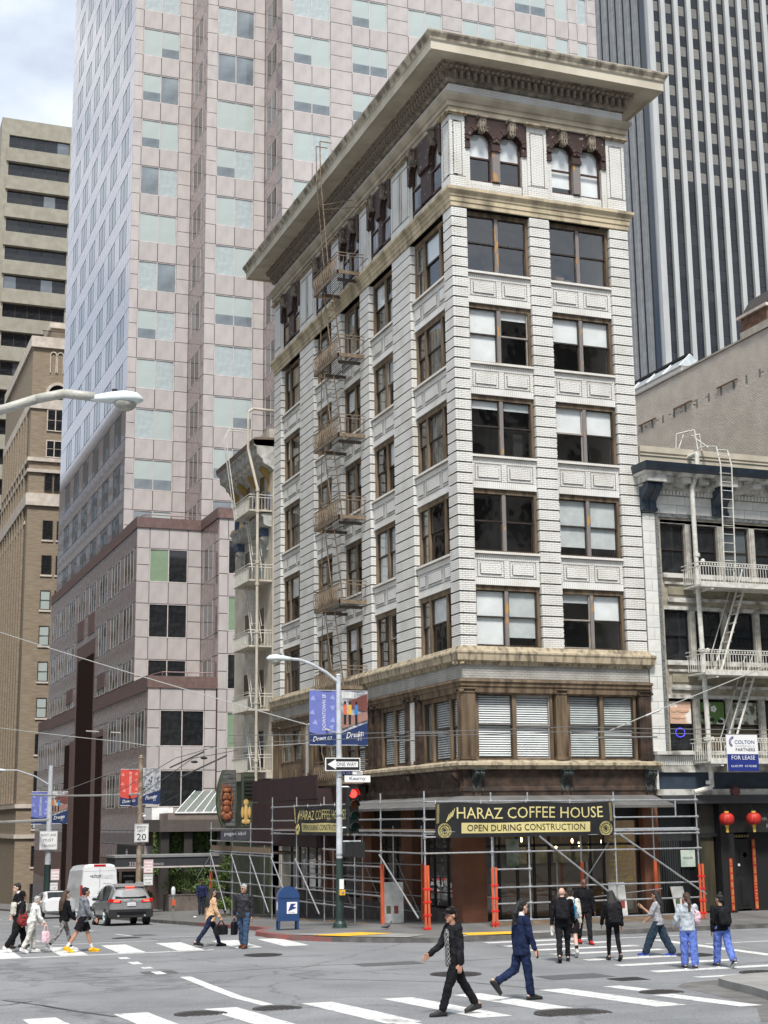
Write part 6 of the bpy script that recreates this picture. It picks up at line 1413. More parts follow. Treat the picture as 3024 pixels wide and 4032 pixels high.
def lamp_head(t, c, dx, dy=0, s=1.0):
    """cobra head pointing along dx,dy"""
    q = MB(); st = [(-.42, .06, .07), (-.3, .075, .09), (-.1, .13, .13), (.12, .18, .15), (.3, .15, .12), (.4, .05, .04)]
    rings = []
    for a, wd, ht in st: rings.append([(c[0]+dx*a*s-dy*wd*math.cos(th)*s, c[1]+dy*a*s+dx*wd*math.cos(th)*s, c[2]+ht*(math.sin(th) if math.sin(th) > 0 else .45*math.sin(th))*s) for th in [2*math.pi*i/14 for i in range(14)]])
    q.loft(rings).build('housing', 'lamp', t, smooth=True)
    q = MB(); q.ball((c[0]+dx*.12*s, c[1]+dy*.12*s, c[2]-.06*s), .16*s, 14, 8, 1.15 if abs(dx) > .5 else .9, .9 if abs(dx) > .5 else 1.15, .8).build('lens', 'lens', t, smooth=True)
    MB().cyl((c[0]-dx*.05*s, c[1]-dy*.05*s, c[2]+.09*s), (c[0]-dx*.05*s, c[1]-dy*.05*s, c[2]+.17*s), .045*s, 10).build('photocell', 'black', t)
sp = thing('street_lamp', 'tall street lamp pole on the corner, grey above and dark green below', 'street lamp', (PX, PY, .1))
MB().cyl((PX, PY, 2.25), (PX, PY, 7.95), .1, 16, .075).build('pole', 'pole', sp, smooth=False); MB().cyl((PX, PY, .3), (PX, PY, 2.25), .13, 16, .105).build('lower_pole', 'poleg', sp)
MB().lathe((PX, PY, .08), [(.3, 0), (.3, .06), (.22, .1), (.2, .2), (.14, .28), (.13, .34)], 12).build('base', 'poleg', sp); MB().ball((PX, PY, 7.95), .09, 10, 6, 1, 1, .6).build('cap', 'pole', sp)
MB().tube([(PX, PY, 7.72), (-4.3, PY, 8.05), (-4.8, PY, 8.3), (-5.2, PY, 8.42), (-5.7, PY, 8.43)], .05, 10).build('arm', 'pole', sp); lamp_head(sp, (-5.85, PY, 8.42), -1)
for z in (4.75, 3.55, 2.35, 5.3): MB().cyl((PX, PY, z), (PX, PY, z+.05), .115, 14).build('strap', 'steel', sp)
street_banner(PX, PY, 7.46, -1, 'blue', 'lilac pole banner left of the corner lamp pole, above the arrow sign'); street_banner(PX, PY, 7.46, 1, 'dream', 'printed picture banner right of the corner lamp pole, family by a tram')
ow = thing('one_way_sign', 'black and white arrow sign reading one way on the corner pole', 'sign', (-3.8, .85, 5.1))
MB().box(-4.37, -3.2, .84, .87, 4.93, 5.34).build('white_edge', 'white', ow); MB().box(-4.34, -3.23, .835, .84, 4.96, 5.31).build('black_face', 'black', ow)
MB().prism([(-4.3, 5.135), (-4.02, 5.29), (-4.02, 5.22), (-3.28, 5.22), (-3.28, 5.05), (-4.02, 5.05), (-4.02, 4.98)], .828, .834, 'Y').build('arrow', 'white', ow); text('ONE WAY', (-4.0, .822, 5.08), (1, 0, 0), (0, 0, 1), .66, .115, 'black', 'lettering', ow)
kn = thing('street_name_sign', 'white street name sign reading Kearny on the corner pole', 'sign', (-3.3, .85, 4.7)); MB().box(-3.72, -2.86, .86, .885, 4.58, 4.79).build('plate', 'white', kn); text('Kearny', (-3.56, .855, 4.62), (1, 0, 0), (0, 0, 1), .54, .13, 'black', 'lettering', kn); MB().box(-3.45, -3.12, .86, .885, 4.82, 4.93).build('block_plate', 'white', kn); text('300', (-3.32, .855, 4.84), (1, 0, 0), (0, 0, 1), .17, .06, 'black', 'lettering', kn)
bp_ = thing('lease_notice', 'small blue lease notice board behind the corner pole', 'sign', (-3.5, 1.2, 4.85)); MB().box(-3.8, -3.3, 1.15, 1.17, 4.78, 4.95).build('board', 'sign_blue', bp_); text('FOR LEASE', (-3.78, 1.14, 4.83), (1, 0, 0), (0, 0, 1), .45, .07, 'white', 'lettering', bp_)
# traffic signal
ts = thing('traffic_signal', 'four lamp traffic signal showing red on the corner pole', 'traffic light', (-3.5, .8, 3.7))
MB().box(-3.67, -3.31, .72, .95, 3.0, 4.42).build('housing', mat('signal_black', (.015, .018, .018), .5, var=.1), ts)
def disc(c, r, m, nm, par, n=20, d=.012): return MB().cyl((c[0], c[1], c[2]), (c[0], c[1]-d, c[2]), r, n).build(nm, m, par)
for i, (m, nm) in enumerate(((mat('signal_red', (1, .02, .015), .4, var=0, emit=5), 'red_lamp'), (mat('amber_off', (.1, .035, .005), .2), 'amber_lamp'), (mat('green_off', (.004, .04, .025), .15), 'green_lamp'), (mat('green_off2', (.003, .02, .015), .15), 'arrow_lamp'))):
    z = 4.22-.345*i; disc((-3.49, .72, z), .125, m, nm, ts)
    q = MB()
    for k in range(14):
        a, b = R(-15)+R(210)*k/14, R(-15)+R(210)*(k+1)/14; q.quad(*[(-3.49+.15*math.cos(t_), yy, z+.15*math.sin(t_)) for t_, yy in ((a, .72), (b, .72), (b, .5), (a, .5))])
    q.build('visor', 'signal_black', ts)
for z in (3.08, 4.34): MB().tube([(PX, PY, z+.1), (-3.6, .9, z+.1), (-3.5, .85, z)], .025).build('mount_arm', 'lamp', ts)
pd = thing('pedestrian_signal', 'dark pair of unlit pedestrian signal boxes on the corner pole', 'pedestrian signal', (-3.5, .8, 2.5))
MB().box(-3.78, -3.5, .72, 1.0, 2.3, 2.75).build('side_box', 'signal_black', pd); MB().box(-3.5, -3.12, .7, .95, 2.27, 2.74).build('front_box', 'black', pd); MB().box(-3.78, -3.2, .85, .9, 2.75, 2.79).build('bracket', 'lamp', pd)
bt_ = thing('push_button', 'yellow crossing push button with small white plate on the corner pole', 'push button', (-3.86, .85, 1.25)); MB().box(-3.92, -3.78, .83, .86, 1.32, 1.62).build('plate', 'white', bt_); MB().box(-3.93, -3.76, .76, .87, 1.14, 1.3).build('button_box', 'yellow', bt_); disc((-3.84, .76, 1.22), .04, 'steel', 'button', bt_, 10)
# mid pole with red banner, speed limit and parking signs
mx_, my_ = -4.5, 28.6
mp_ = thing('street_pole', 'weathered buff pole carrying the red banner and the speed limit sign', 'pole', (mx_, my_, g(my_)))
MB().cyl((mx_, my_, g(my_)), (mx_, my_, 6.45), .15, 14, .1).build('pole', mat('buff_pole', (.33, .29, .23), .8, c2=(.2, .13, .09), scale=5), mp_); MB().lathe((mx_, my_, 6.45), [(.11, 0), (.13, .04), (.09, .1), (.1, .14), (.03, .2)], 10).build('finial', 'buff_pole', mp_)
street_banner(mx_, my_, 5.95, -1, 'red', 'red pole banner left of the middle pole'); street_banner(mx_, my_, 6.0, 1, 'pioneer', 'city skyline picture banner right of the middle pole')
def plate_sign(name, lab, x, y, z0, w_, h, lines, m='white', ink='black', cat='sign'):
    t = thing(name, lab, cat, (x, y, z0)); MB().box(x-w_/2, x+w_/2, y-.03, y-.01, z0, z0+h).build('plate', m, t); MB().box(x-w_/2+.02, x+w_/2-.02, y-.034, y-.03, z0+.02, z0+.03).box(x-w_/2+.02, x+w_/2-.02, y-.034, y-.03, z0+h-.03, z0+h-.02).box(x-w_/2+.02, x-w_/2+.03, y-.034, y-.03, z0+.03, z0+h-.03).box(x+w_/2-.03, x+w_/2-.02, y-.034, y-.03, z0+.03, z0+h-.03).build('border', ink, t)
    for s, u, v, tw_, th in lines: text(s, (x-w_/2+w_*u, y-.036, z0+h*v), (1, 0, 0), (0, 0, 1), w_*tw_, h*th, ink, 'lettering', t)
    return t
plate_sign('speed_limit_sign', 'white speed limit 20 sign on the weathered buff pole', mx_+.05, my_-.2, 2.5, .68, .86, [('SPEED', .14, .75, .72, .13), ('LIMIT', .22, .56, .56, .13), ('20', .16, .1, .68, .36)])
redm = mat('sign_red', (.6, .04, .04), .5, var=0)
plate_sign('parking_sign', 'red lettered tow-away sign below the speed limit sign', mx_+.42, my_-.2, 1.05, .45, .62, [('TOW-AWAY', .1, .84, .8, .1), ('NO', .08, .6, .3, .16), ('STOPPING', .35, .62, .6, .1), ('3PM TO 7PM', .12, .38, .76, .12), ('MON-FRI', .2, .14, .6, .12)], ink=redm)
plate_sign('parking_sign', 'small black lettered parking sign below the red lettered one', mx_+.42, my_-.2, .48, .45, .52, [('NO PARKING', .1, .75, .8, .14), ('8AM-6PM', .15, .45, .7, .14), ('THURS', .2, .15, .6, .14)])
cmr = thing('camera_dome', 'small white camera dome hanging on the middle pole', 'camera', (mx_+.2, my_, 3.75)); MB().ball((mx_+.22, my_, 3.72), .09, 10, 6, 1, 1, .7).build('dome', 'white', cmr); MB().cyl((mx_, my_, 3.85), (mx_+.22, my_, 3.85), .02).build('arm', 'pole', cmr)
# far pole
lx, ly = -4.6, 57.5
lp = thing('street_lamp', 'far grey street lamp pole at the left with a turn sign and lilac banner', 'street lamp', (lx, ly, g(ly)))
MB().cyl((lx, ly, .8), (lx, ly, 7.2), .2, 14, .15).build('pole', 'pole', lp); MB().cyl((lx, ly, g(ly)), (lx, ly, .8), .24, 14, .22).build('lower_pole', 'poleg', lp); MB().tube([(lx, ly, 5.9), (-5.6, ly, 6.5), (-6.8, ly, 6.9), (-7.6, ly, 6.9)], .05).build('arm', 'pole', lp); lamp_head(lp, (-7.9, ly, 6.88), -1)
street_banner(lx, ly, 5.5, -1, 'blue', 'far lilac pole banner at the left edge pole', 1.1, 2.1); street_banner(lx, ly, 5.52, 1, 'dream', 'far printed picture banner at the left edge pole', 1.1, 2.1)
plate_sign('turn_sign', 'white sign reading right lane must turn right on the far left pole', lx-.05, ly-.3, 1.75, 1.15, 1.2, [('RIGHT LANE', .08, .72, .84, .14), ('MUST', .22, .44, .56, .15), ('TURN RIGHT', .08, .14, .84, .14)])
plate_sign('parking_sign', 'red lettered parking sign low on the far left pole', lx+.45, ly-.3, -.2, .55, .7, [('TOW-AWAY', .1, .8, .8, .12), ('NO STOPPING', .1, .5, .8, .12), ('7AM TO 9AM', .12, .2, .76, .12)], ink=redm)
plate_sign('parking_sign', 'small grey parking sign at the foot of the far left pole', lx+.4, ly-.3, -.85, .5, .5, [('PARKING', .1, .6, .8, .16), ('1 HOUR', .2, .2, .6, .2)])
pr2 = plate_sign('phone_sign', 'blue phone parking sign rising behind the white van', -3.0, 50, -.55, .62, .62, [('Paybyphone', .08, .74, .84, .12)], 'sign_blue', 'white'); MB().box(-3.15, -2.9, 49.95, 49.96, -.45, -.15).build('phone_print', 'white', pr2); MB().cyl((-3, 50, -2), (-3, 50, -.5), .03).build('post', 'steel', pr2)
for i, (x, y, lb) in enumerate(((-8.9, 57.0, 'small white arrow finger sign cluster at the far left'),)):
    t = thing('finger_sign', lb, 'sign', (x, y, g(y))); MB().cyl((x, y, g(y)), (x, y, .5), .06).build('post', 'black', t)
    for k in range(3): MB().box(x-.5+.2*k, x+.5, y-.02, y+.02, -.35+k*.3, -.1+k*.3).build('finger', 'lamp', t)
# near street lamp reaching in from the left
nl = thing('street_lamp', 'large pale cobra-head street lamp reaching in at the upper left', 'street lamp', (-22, -21, 0))
MB().cyl((-22, -20.5, g(-20.5)), (-22, -20.5, 8.9), .13, 16, .09).build('pole', 'pole', nl)
MB().tube([(-22, -20.5, 8.4), (-20.5, -20.6, 8.75), (-18.5, -20.8, 9.22), (-17.2, -21.05, 9.62), (-16.5, -21.3, 9.86), (-16.1, -21.5, 9.93), (-15.66, -21.62, 9.88)], .075, 12).build('arm', mat('lamp_arm', (.5, .5, .46), .5, c2=(.4, .38, .33), scale=20, stretch=(.3, 3, 3)), nl, smooth=True)
lamp_head(nl, (-15.32, -21.72, 9.84), .957, -.29, .98)
# ---------------- overhead wires ----------------
wm = mat('wire_grey', (.13, .13, .125), .5, var=0); wl_ = mat('wire_pale', (.4, .4, .38), .5, var=0)
def wire(lab, pts, r=.012, m=None, fit=()):
    """pts in world metres, slight sag between"""
    P_ = []
    for a, b in zip(pts, pts[1:]):
        a, b = Vector(a), Vector(b)
        for k in range(10): t_ = k/10; P_.append(tuple(a.lerp(b, t_)-Vector((0, 0, .012*(b-a).length*t_*(1-t_)))))
    P_.append(pts[-1]); t = thing('overhead_wire', lab, 'wire', pts[0]); MB().tube(P_, r, 5).build('cable', m or wm, t)
    for i, (u, L_) in enumerate(fit):
        a, b = Vector(pts[0]).lerp(Vector(pts[-1]), u), Vector(pts[0]).lerp(Vector(pts[-1]), min(1, u+L_)); MB().cyl(tuple(a), tuple(b), r*2.2, 6).build('splice', m or wm, t)
    return t
A_ = lambda x, y, d: tuple(at(x, y, d))
wire('upper trolley wire crossing in front of the coffee house storey', [A_(900, 2895, 46), A_(1620, 2882, 42), A_(2240, 2862, 41), A_(3200, 2874, 40)], .012, None, ((.35, .06), (.62, .1)))
wire('lower trolley wire crossing in front of the coffee house storey', [A_(900, 2925, 47), A_(1620, 2898, 43), A_(2240, 2880, 42), A_(3200, 2893, 41)], .012, None, ((.3, .05), (.66, .1)))
wire('long pale span wire falling from the upper left to the corner pole', [A_(-60, 2470, 60), A_(922, 2770, 50), A_(1337, 2888, 46.5)], .016, wl_, ((.93, .05),))
wire('span wire across the pink tower base with white insulators', [A_(-60, 2858, 60), A_(493, 2922, 55), A_(700, 2952, 53), A_(1230, 2925, 48)], .013, wl_, ((.36, .04), (.44, .03)))
wire('span wire climbing to the right edge past the lease sign', [A_(2400, 2877, 41), A_(2600, 2792, 41.5), A_(3100, 2590, 42)], .014, wl_, ((.2, .08),))
wire('curved feeder wire above the red banner', [A_(440, 3130, 62), A_(690, 2985, 56), A_(850, 2938, 53)], .014, None, ((.6, .3),)); wire('second curved feeder wire with a pair of shoes hanging from it', [A_(520, 3150, 60), A_(760, 2985, 55), A_(940, 2952, 52)], .014, None, ((.5, .4),))
wire('thin wire from the far left to the middle pole top', [A_(160, 3145, 80), A_(545, 3000, 68)], .012, wl_); wire('straight pale bracket wire joining the middle and far left poles', [A_(110, 3129, 92), A_(550, 3126, 70)], .05, wl_)
wire('thick pale bar at the left edge below the far banner', [A_(-30, 3238, 100), A_(190, 3228, 96)], .09, wl_)
hs = thing('hanging_shoes', 'pair of dark shoes hanging from the curved feeder wire', 'shoes', tuple(at(760, 2992, 54)))
for k, (x, y) in enumerate(((765, 3000), (803, 2985))): c = at(x, y, 54); MB().ball(tuple(c), 1, 8, 5, .14, .07, .05).build('shoe', 'black', hs); MB().cyl(tuple(c), tuple(at(785, 2965, 54.5)), .006, 4).build('lace', 'black', hs)
# ---------------- mailbox, meter, planters ----------------
mb_ = thing('mailbox', 'blue domed mailbox with white eagle emblem on the corner pavement', 'mailbox', (-5.35, 1.65, g(1.65)+.14), rz=R(-10))
bm = mat('mailbox_blue', (.015, .05, .15), .35, var=.1)
def arch_out(w_, z0, z1): 
    r_ = w_/2; return [(-r_, z0), (r_, z0)]+[(r_*math.cos(R(a)), z1-r_+r_*math.sin(R(a))) for a in range(0, 181, 15)]
MB().prism(arch_out(.66, .28, 1.3), -.3, .3, 'Y').build('body', bm, mb_, local=True); MB().prism([(p*1.04, q+.02 if q > 1 else q) for p, q in arch_out(.66, .9, 1.3)][2:], -.32, -.3, 'Y').build('dome_rim', bm, mb_, local=True)
for x in (-.29, .29):
    for y in (-.26, .26): MB().box(x-.03, x+.03, y-.03, y+.03, 0, .3).build('leg', bm, mb_, local=True)
em = MB().box(-.06, .26, -.315, -.302, .5, .85).build('emblem_plate', 'white', mb_, local=True); MB().prism([(-.02, .58), (.06, .8), (.22, .8), (.12, .72), (.24, .68)], -.325, -.317, 'Y').build('eagle', 'sign_blue', em, local=True)
text('US MAIL', (-.02, -.318, .52), (1, 0, 0), (0, 0, 1), .22, .035, 'black', 'lettering', em)
MB().box(-.335, -.33, -.2, .1, .6, .85).build('side_plate', 'white', mb_, local=True); MB().box(-.15, .27, -.31, -.3, 1.0, 1.03).build('hatch_line', 'black', mb_, local=True)
pm = thing('parking_meter', 'slim grey parking meter on the pavement left of the planter', 'parking meter', (-4.4, 21.6, g(21.6)+.13)); z = g(21.6)+.13
MB().cyl((-4.4, 21.6, z), (-4.4, 21.6, z+1.0), .04, 10).build('post', 'steel', pm); MB().lathe((-4.4, 21.6, z+1.0), [(.04, 0), (.09, .06), (.1, .25), (.07, .36), (.01, .4)], 10).build('head', 'lamp', pm); MB().box(-4.48, -4.32, 21.48, 21.53, z+.6, z+.85).build('sticker', 'orange', pm)
leafm = [mat('shrub_green', (.1, .16, .035), .6, c2=(.06, .1, .02), scale=3), mat('shrub_bright', (.17, .26, .05), .6, c2=(.1, .16, .03), scale=3), mat('shrub_dark', (.025, .045, .015), .6)]
def shrub(name, lab, c, r, n, m, pot=None, cat='shrub', leaf=.07, sq=(1, 1, .8), grp=None):
    t = thing(name, lab, cat, (c[0], c[1], c[2]), grp); rg = random.Random(hash(lab) % 1000 if False else int(c[0]*91+c[1]*37)); mb = [MB(), MB()]
    for i in range(n):
        th, ph = rg.uniform(0, 2*math.pi), math.acos(rg.uniform(-.5, 1)); rad = r*rg.uniform(.55, 1.08)*(1+.18*math.sin(3*th+c[0])+.12*math.sin(5*ph+th*2))
        p = Vector((c[0]+sq[0]*rad*math.sin(ph)*math.cos(th), c[1]+sq[1]*rad*math.sin(ph)*math.sin(th), c[2]+sq[2]*rad*math.cos(ph)+r*.5))
        a, b = Vector((rg.uniform(-1, 1), rg.uniform(-1, 1), rg.uniform(-1, 1))).normalized(), Vector((rg.uniform(-1, 1), rg.uniform(-1, 1), rg.uniform(-.3, 1))).normalized(); s = leaf*rg.uniform(.6, 1.3)
        mb[i % 2].quad(tuple(p-a*s), tuple(p+b*s*.5), tuple(p+a*s), tuple(p-b*s*.5))
    f1 = mb[0].build('foliage', m, t); f1['kind'] = 'stuff'; f2 = mb[1].build('foliage', leafm[0], t); f2['kind'] = 'stuff'
    for k in range(4): MB().cyl((c[0], c[1], c[2]-.15), (c[0]+r*.5*math.cos(k*1.6), c[1]+r*.5*math.sin(k*1.6), c[2]+r*.7), .02, 5, .008).build('stem', 'brown_d', t)
    return t
def planter(lab, x0, x1, y0, y1, z0, z1):
    t = thing('planter', lab, 'planter', ((x0+x1)/2, (y0+y1)/2, z0)); m = mat('planter_stone', (.17, .14, .12), .5, c2=(.12, .1, .088), scale=2)
    MB().box(x0, x1, y0, y0+.08, z0, z1).build('front_slab', m, t); MB().box(x0, x0+.08, y0+.08, y1, z0, z1).build('side_slab', m, t); MB().box(x1-.08, x1, y0+.08, y1, z0, z1).build('side_slab', m, t); MB().box(x0+.08, x1-.08, y1-.08, y1, z0, z1).build('back_slab', m, t)
    MB().box(x0+.08, x1-.08, y0+.08, y1-.08, z0, z1-.08).build('soil', 'brown_d', t); MB().box(x0-.03, x1+.03, y0-.03, y0+.1, z1, z1+.06).build('lip', m, t); return t
planter('square brown stone planter behind the parking meter', -.75, .9, 38.6, 40, g(39)+.1, g(39)+1.05); shrub('boxwood_shrub', 'rounded boxwood shrub in the square stone planter', (.05, 39.2, -.35), .85, 3200, leafm[0], leaf=.045)
planter('left stone planter partly behind the silver car', -3.2, -1.4, 41.5, 43, g(42)+.1, g(42)+1.0); shrub('boxwood_shrub', 'rounded boxwood shrub left of the square planter', (-2.1, 41.5, -.4), .8, 2800, leafm[0], leaf=.045); shrub('fern', 'low bright fern between the two boxwood shrubs', (-1.5, 40.9, -.85), .4, 1200, leafm[1], leaf=.05)
planter('small pale planter box beside the standing man in navy', -1.3, -.55, 28.9, 29.6, g(29)+.15, g(29)+.75); shrub('leafy_bush', 'leafy yellow-green bush behind the standing man in navy', (.0, 33, -.2), .6, 1800, leafm[1], leaf=.07); shrub('leafy_bush', 'low green bush at the foot of the scaffold end', (-.7, 26.8, -.7), .42, 1200, leafm[1], leaf=.06)
shrub('slender_bush', 'tall thin dark shrub under the awning left', (1.6, 42.5, -.2), .7, 1500, leafm[2], leaf=.08, sq=(.8, .8, 1.6)); shrub('slender_bush', 'tall thin dark shrub under the awning right', (3.4, 42.0, -.2), .7, 1500, leafm[0], leaf=.08, sq=(.8, .8, 1.7))
iv = thing('ivy_wall', 'wall of glossy ivy behind the porte-cochere columns', 'hedge', (3, 47, 0)); rg = random.Random(8); q = [MB(), MB(), MB()]
for i in range(7000):
    x, z = rg.uniform(-.2, 6), rg.uniform(.4, 2.87); y = 45.3+rg.uniform(-.15, .15); s = rg.uniform(.05, .1); a, b = Vector((rg.uniform(-1, 1), rg.uniform(-.4, .4), rg.uniform(-.6, .6))).normalized()*s, Vector((rg.uniform(-.4, .4), rg.uniform(-.5, .5), -1)).normalized()*s; p = Vector((x, y, z))
    q[i % 3].quad(tuple(p-a), tuple(p+b), tuple(p+a), tuple(p-b*.5))
for k in range(3): q[k].build('ivy_leaves', leafm[(1, 0, 2)[k]], iv)['kind'] = 'stuff'
MB().box(-.2, 6.2, 45.5, 45.6, .3, 2.87).build('backing', 'shrub_dark', iv)
# ---------------- vehicles ----------------
def car_shell(st, m, t, name='body'):
    """st: stations (y, halfwidth, z_bottom, z_belt, z_roof, roof halfwidth)"""
    rings = []
    for y, hw, zb, zt, zr, rw in st:
        h = [(hw*.86, zb), (hw*.97, zb+.08), (hw, zb+(zt-zb)*.45), (hw*.985, zt-.06), (hw*.95, zt), (rw+(hw*.95-rw)*.12, zr-.07) if zr > zt+.05 else (hw*.93, zt+.01), (rw*.9, zr-.015) if zr > zt+.05 else (hw*.85, zt+.02), (rw*.5, zr) if zr > zt+.05 else (hw*.45, zt+.035)]
        rings.append([(x, y, z) for x, z in h]+[(-x, y, z) for x, z in reversed(h)])
    return MB().loft(rings).build(name, m, t, smooth=False, local=True)
def wheel(t, x, y, r, w_=.22, rim='steel'):
    o = MB().cyl((x-w_/2, y, r), (x+w_/2, y, r), r, 22).build('wheel', 'black', t, local=True); s = -1 if x < 0 else 1
    MB().cyl((x+s*w_/2, y, r), (x+s*(w_/2+.012), y, r), r*.66, 18).build('rim', rim, o, local=True); q = MB()
    for k in range(5): a = k*1.257; q.cyl((x+s*(w_/2+.02), y, r), (x+s*(w_/2+.02), y+r*.6*math.cos(a), r+r*.6*math.sin(a)), .03, 4)
    q.build('spokes', 'lamp', o, local=True)
silver = mat('silver_paint', (.34, .345, .35), .25, metal=.45, var=.05, coat=.6); glc = mat('car_glass', (.012, .014, .015), .05, var=0); plast = mat('black_plastic', (.02, .02, .021), .5, var=.1); tailr = mat('tail_red', (.5, .01, .01), .2, var=0); taill = mat('tail_red_lit', (1, .05, .03), .3, var=0, emit=4)
su = thing('silver_suv', 'silver compact SUV seen from behind with its brake lights on', 'car', (-6.7, 19.2, g(19.2))); su.rotation_euler = (-.041, 0, 0)
car_shell([(0, .82, .42, .98, .98, .6), (.06, .88, .36, 1.02, 1.03, .6), (.3, .91, .32, 1.04, 1.45, .6), (.62, .92, .3, 1.04, 1.66, .62), (1.4, .93, .3, 1.02, 1.7, .64), (2.4, .93, .3, 1.0, 1.68, .64), (3.0, .93, .3, .98, 1.5, .62), (3.6, .92, .3, .97, 1.0, .6), (4.3, .88, .32, .9, .9, .6), (4.55, .74, .4, .75, .75, .5)], silver, su)
MB().quad((-.66, .1, 1.08), (.66, .1, 1.08), (.56, .47, 1.55), (-.56, .47, 1.55)).xf(lambda x, y, z: (x, y-.03, z+.01)).build('rear_window', glc, su, local=True)
MB().prism([(.35, 1.58), (.72, 1.7), (.72, 1.66), (.38, 1.54)], -.62, .62, 'X').build('spoiler', silver, su, local=True); MB().box(-.18, .18, .34, .36, 1.545, 1.575).build('high_brake_light', taill, su, local=True)
MB().box(-.9, .9, -.06, .25, .34, .66).build('rear_bumper', plast, su, local=True); MB().box(-.72, .72, -.08, .0, .66, .74).build('bumper_step', silver, su, local=True); MB().box(-.6, .6, -.09, -.05, .46, .56).build('bumper_slot', 'blackgl', su, local=True)
for s in (-1, 1):
    MB().prism([(s*.42, .93), (s*.9, .97), (s*.88, 1.1), (s*.42, 1.02)], -.03, .16, 'Y').build('tail_light', tailr, su, local=True); MB().box(s*.62-.12, s*.62+.12, -.045, -.03, .97, 1.03).build('brake_light', taill, su, local=True)
    MB().cyl((s*.55, -.1, .4), (s*.55, 0, .4), .045, 10).build('exhaust_tip', 'steel', su, local=True); MB().box(s*.905-.03, s*.905+.03, .2, .28, .95, 1.05).build('corner_light', tailr, su, local=True)
lpz = MB().box(-.17, .17, -.05, -.035, .8, .93).build('number_plate', 'white', su, local=True); text('7NZL842', (-.14, -.052, .83), (1, 0, 0), (0, 0, 1), .28, .06, 'sign_blue', 'lettering', lpz)
MB().box(-.3, .3, -.02, .05, .95, 1.0).build('chrome_bar', 'steel', su, local=True); MB().box(-.07, .07, -.03, .0, 1.02, 1.07).build('badge', 'steel', su, local=True)
for s in (-1, 1):
    MB().poly([(s*.915, .55, 1.06), (s*.92, 1.4, 1.06), (s*.73, 1.4, 1.58), (s*.72, .85, 1.56)]).build('rear_quarter_window', glc, su, local=True); MB().poly([(s*.925, 1.48, 1.06), (s*.925, 2.35, 1.04), (s*.74, 2.3, 1.58), (s*.735, 1.48, 1.59)]).build('side_window', glc, su, local=True); MB().poly([(s*.925, 2.42, 1.04), (s*.92, 3.3, 1.02), (s*.75, 2.8, 1.5), (s*.742, 2.4, 1.57)]).build('side_window', glc, su, local=True)
    MB().box(s*.93-.02, s*.93+.02, .5, 1.2, .3, .55).build('arch_cladding', plast, su, local=True); MB().box(s*.93-.02, s*.93+.02, 1.2, 3.3, .3, .42).build('sill_cladding', plast, su, local=True); MB().cyl((s*.7, .7, 1.72), (s*.7, 2.6, 1.74), .02, 6).build('roof_rail', 'lamp', su, local=True)
    wheel(su, s*.83, .95, .35); wheel(su, s*.83, 3.65, .35)
    MB().ball((s*1.02, 2.95, 1.08), .1, 8, 6, 1, .7, .7).build('wing_mirror', 'black', su, local=True)
whitep = mat('van_white', (.74, .75, .76), .25, var=.03, coat=.4)
vn = thing('delivery_van', 'white high roof delivery van seen from behind, left of the silver SUV', 'van', (-5.55, 33, g(33))); vn.rotation_euler = (-.041, 0, 0); ORG[vn.name] = (0, 0, 0)
rings = []
for y, sc_w, zt in ((0, .97, 2.62), (.12, 1.0, 2.72), (3.8, 1.0, 2.74), (4.3, .97, 2.6), (5.0, .93, 1.75), (5.4, .9, 1.2), (5.7, .8, .95)):
    h = [(.9, .42), (.95, .5), (.96, 1.1), (.93, 1.6), (.84, min(zt-.15, 2.45)), (.74, zt-.06), (.5, zt)]
    if zt < 1.9: h = [(.9, .42), (.95, .5), (.96, min(zt*.6, 1)), (.93, zt*.8), (.88, zt*.9), (.8, zt-.03), (.5, zt)]
    rings.append([(x*sc_w, y, z) for x, z in h]+[(-x*sc_w, y, z) for x, z in reversed(h)])
vb = MB().loft(rings).build('body', whitep, vn, local=True)
MB().box(-.93, .93, -.08, .1, .38, .66).build('rear_bumper', plast, vn, local=True); MB().box(-.006, .006, -.012, .01, .68, 2.5).build('door_gap', 'black', vn, local=True); MB().box(-.3, .3, -.02, .12, 2.6, 2.7).build('high_brake_light', tailr, vn, local=True)
for (x0, x1, z0, z1) in ((-.85, -.84, .7, 2.45), (.84, .85, .7, 2.45), (-.8, .8, 1.12, 1.13), (-.8, .8, 2.38, 2.39)): MB().box(x0, x1, -.012, .01, z0, z1).build('panel_line', 'pole', vn, local=True)
for s in (-1, 1): MB().box(s*.9-.05, s*.9+.05, -.02, .1, 1.05, 1.7).build('tail_light', tailr, vn, local=True); wheel(vn, s*.84, .95, .36); wheel(vn, s*.84, 4.6, .36)
MB().box(-.08, .14, -.03, 0, 1.38, 1.5).build('number_plate', 'lamp', vn, local=True); MB().box(-.1, .2, -.02, 0, 1.28, 1.3).build('handle', 'black', vn, local=True)
text('adapt', (-.42, -.016, 2.0), (1, 0, 0), (0, 0, 1), .5, .24, 'black', 'lettering', vn); text('health', (.1, -.016, 2.0), (1, 0, 0), (0, 0, 1), .58, .24, 'pole', 'lettering', vn); MB().box(-.5, -.44, -.016, -.012, 2.12, 2.14).box(-.48, -.46, -.016, -.012, 2.1, 2.16).build('plus_mark', 'signal_black', vn, local=True)
text('call us', (-.965, 2.6, 1.55), (0, -1, 0), (0, 0, 1), 1.2, .3, 'pole', 'lettering', vn)
wc = thing('white_saloon_car', 'white saloon car beyond the van, left of it behind the walkers', 'car', (-6.5, 39.5, g(39.5))); wc.rotation_euler = (-.041, 0, 0)
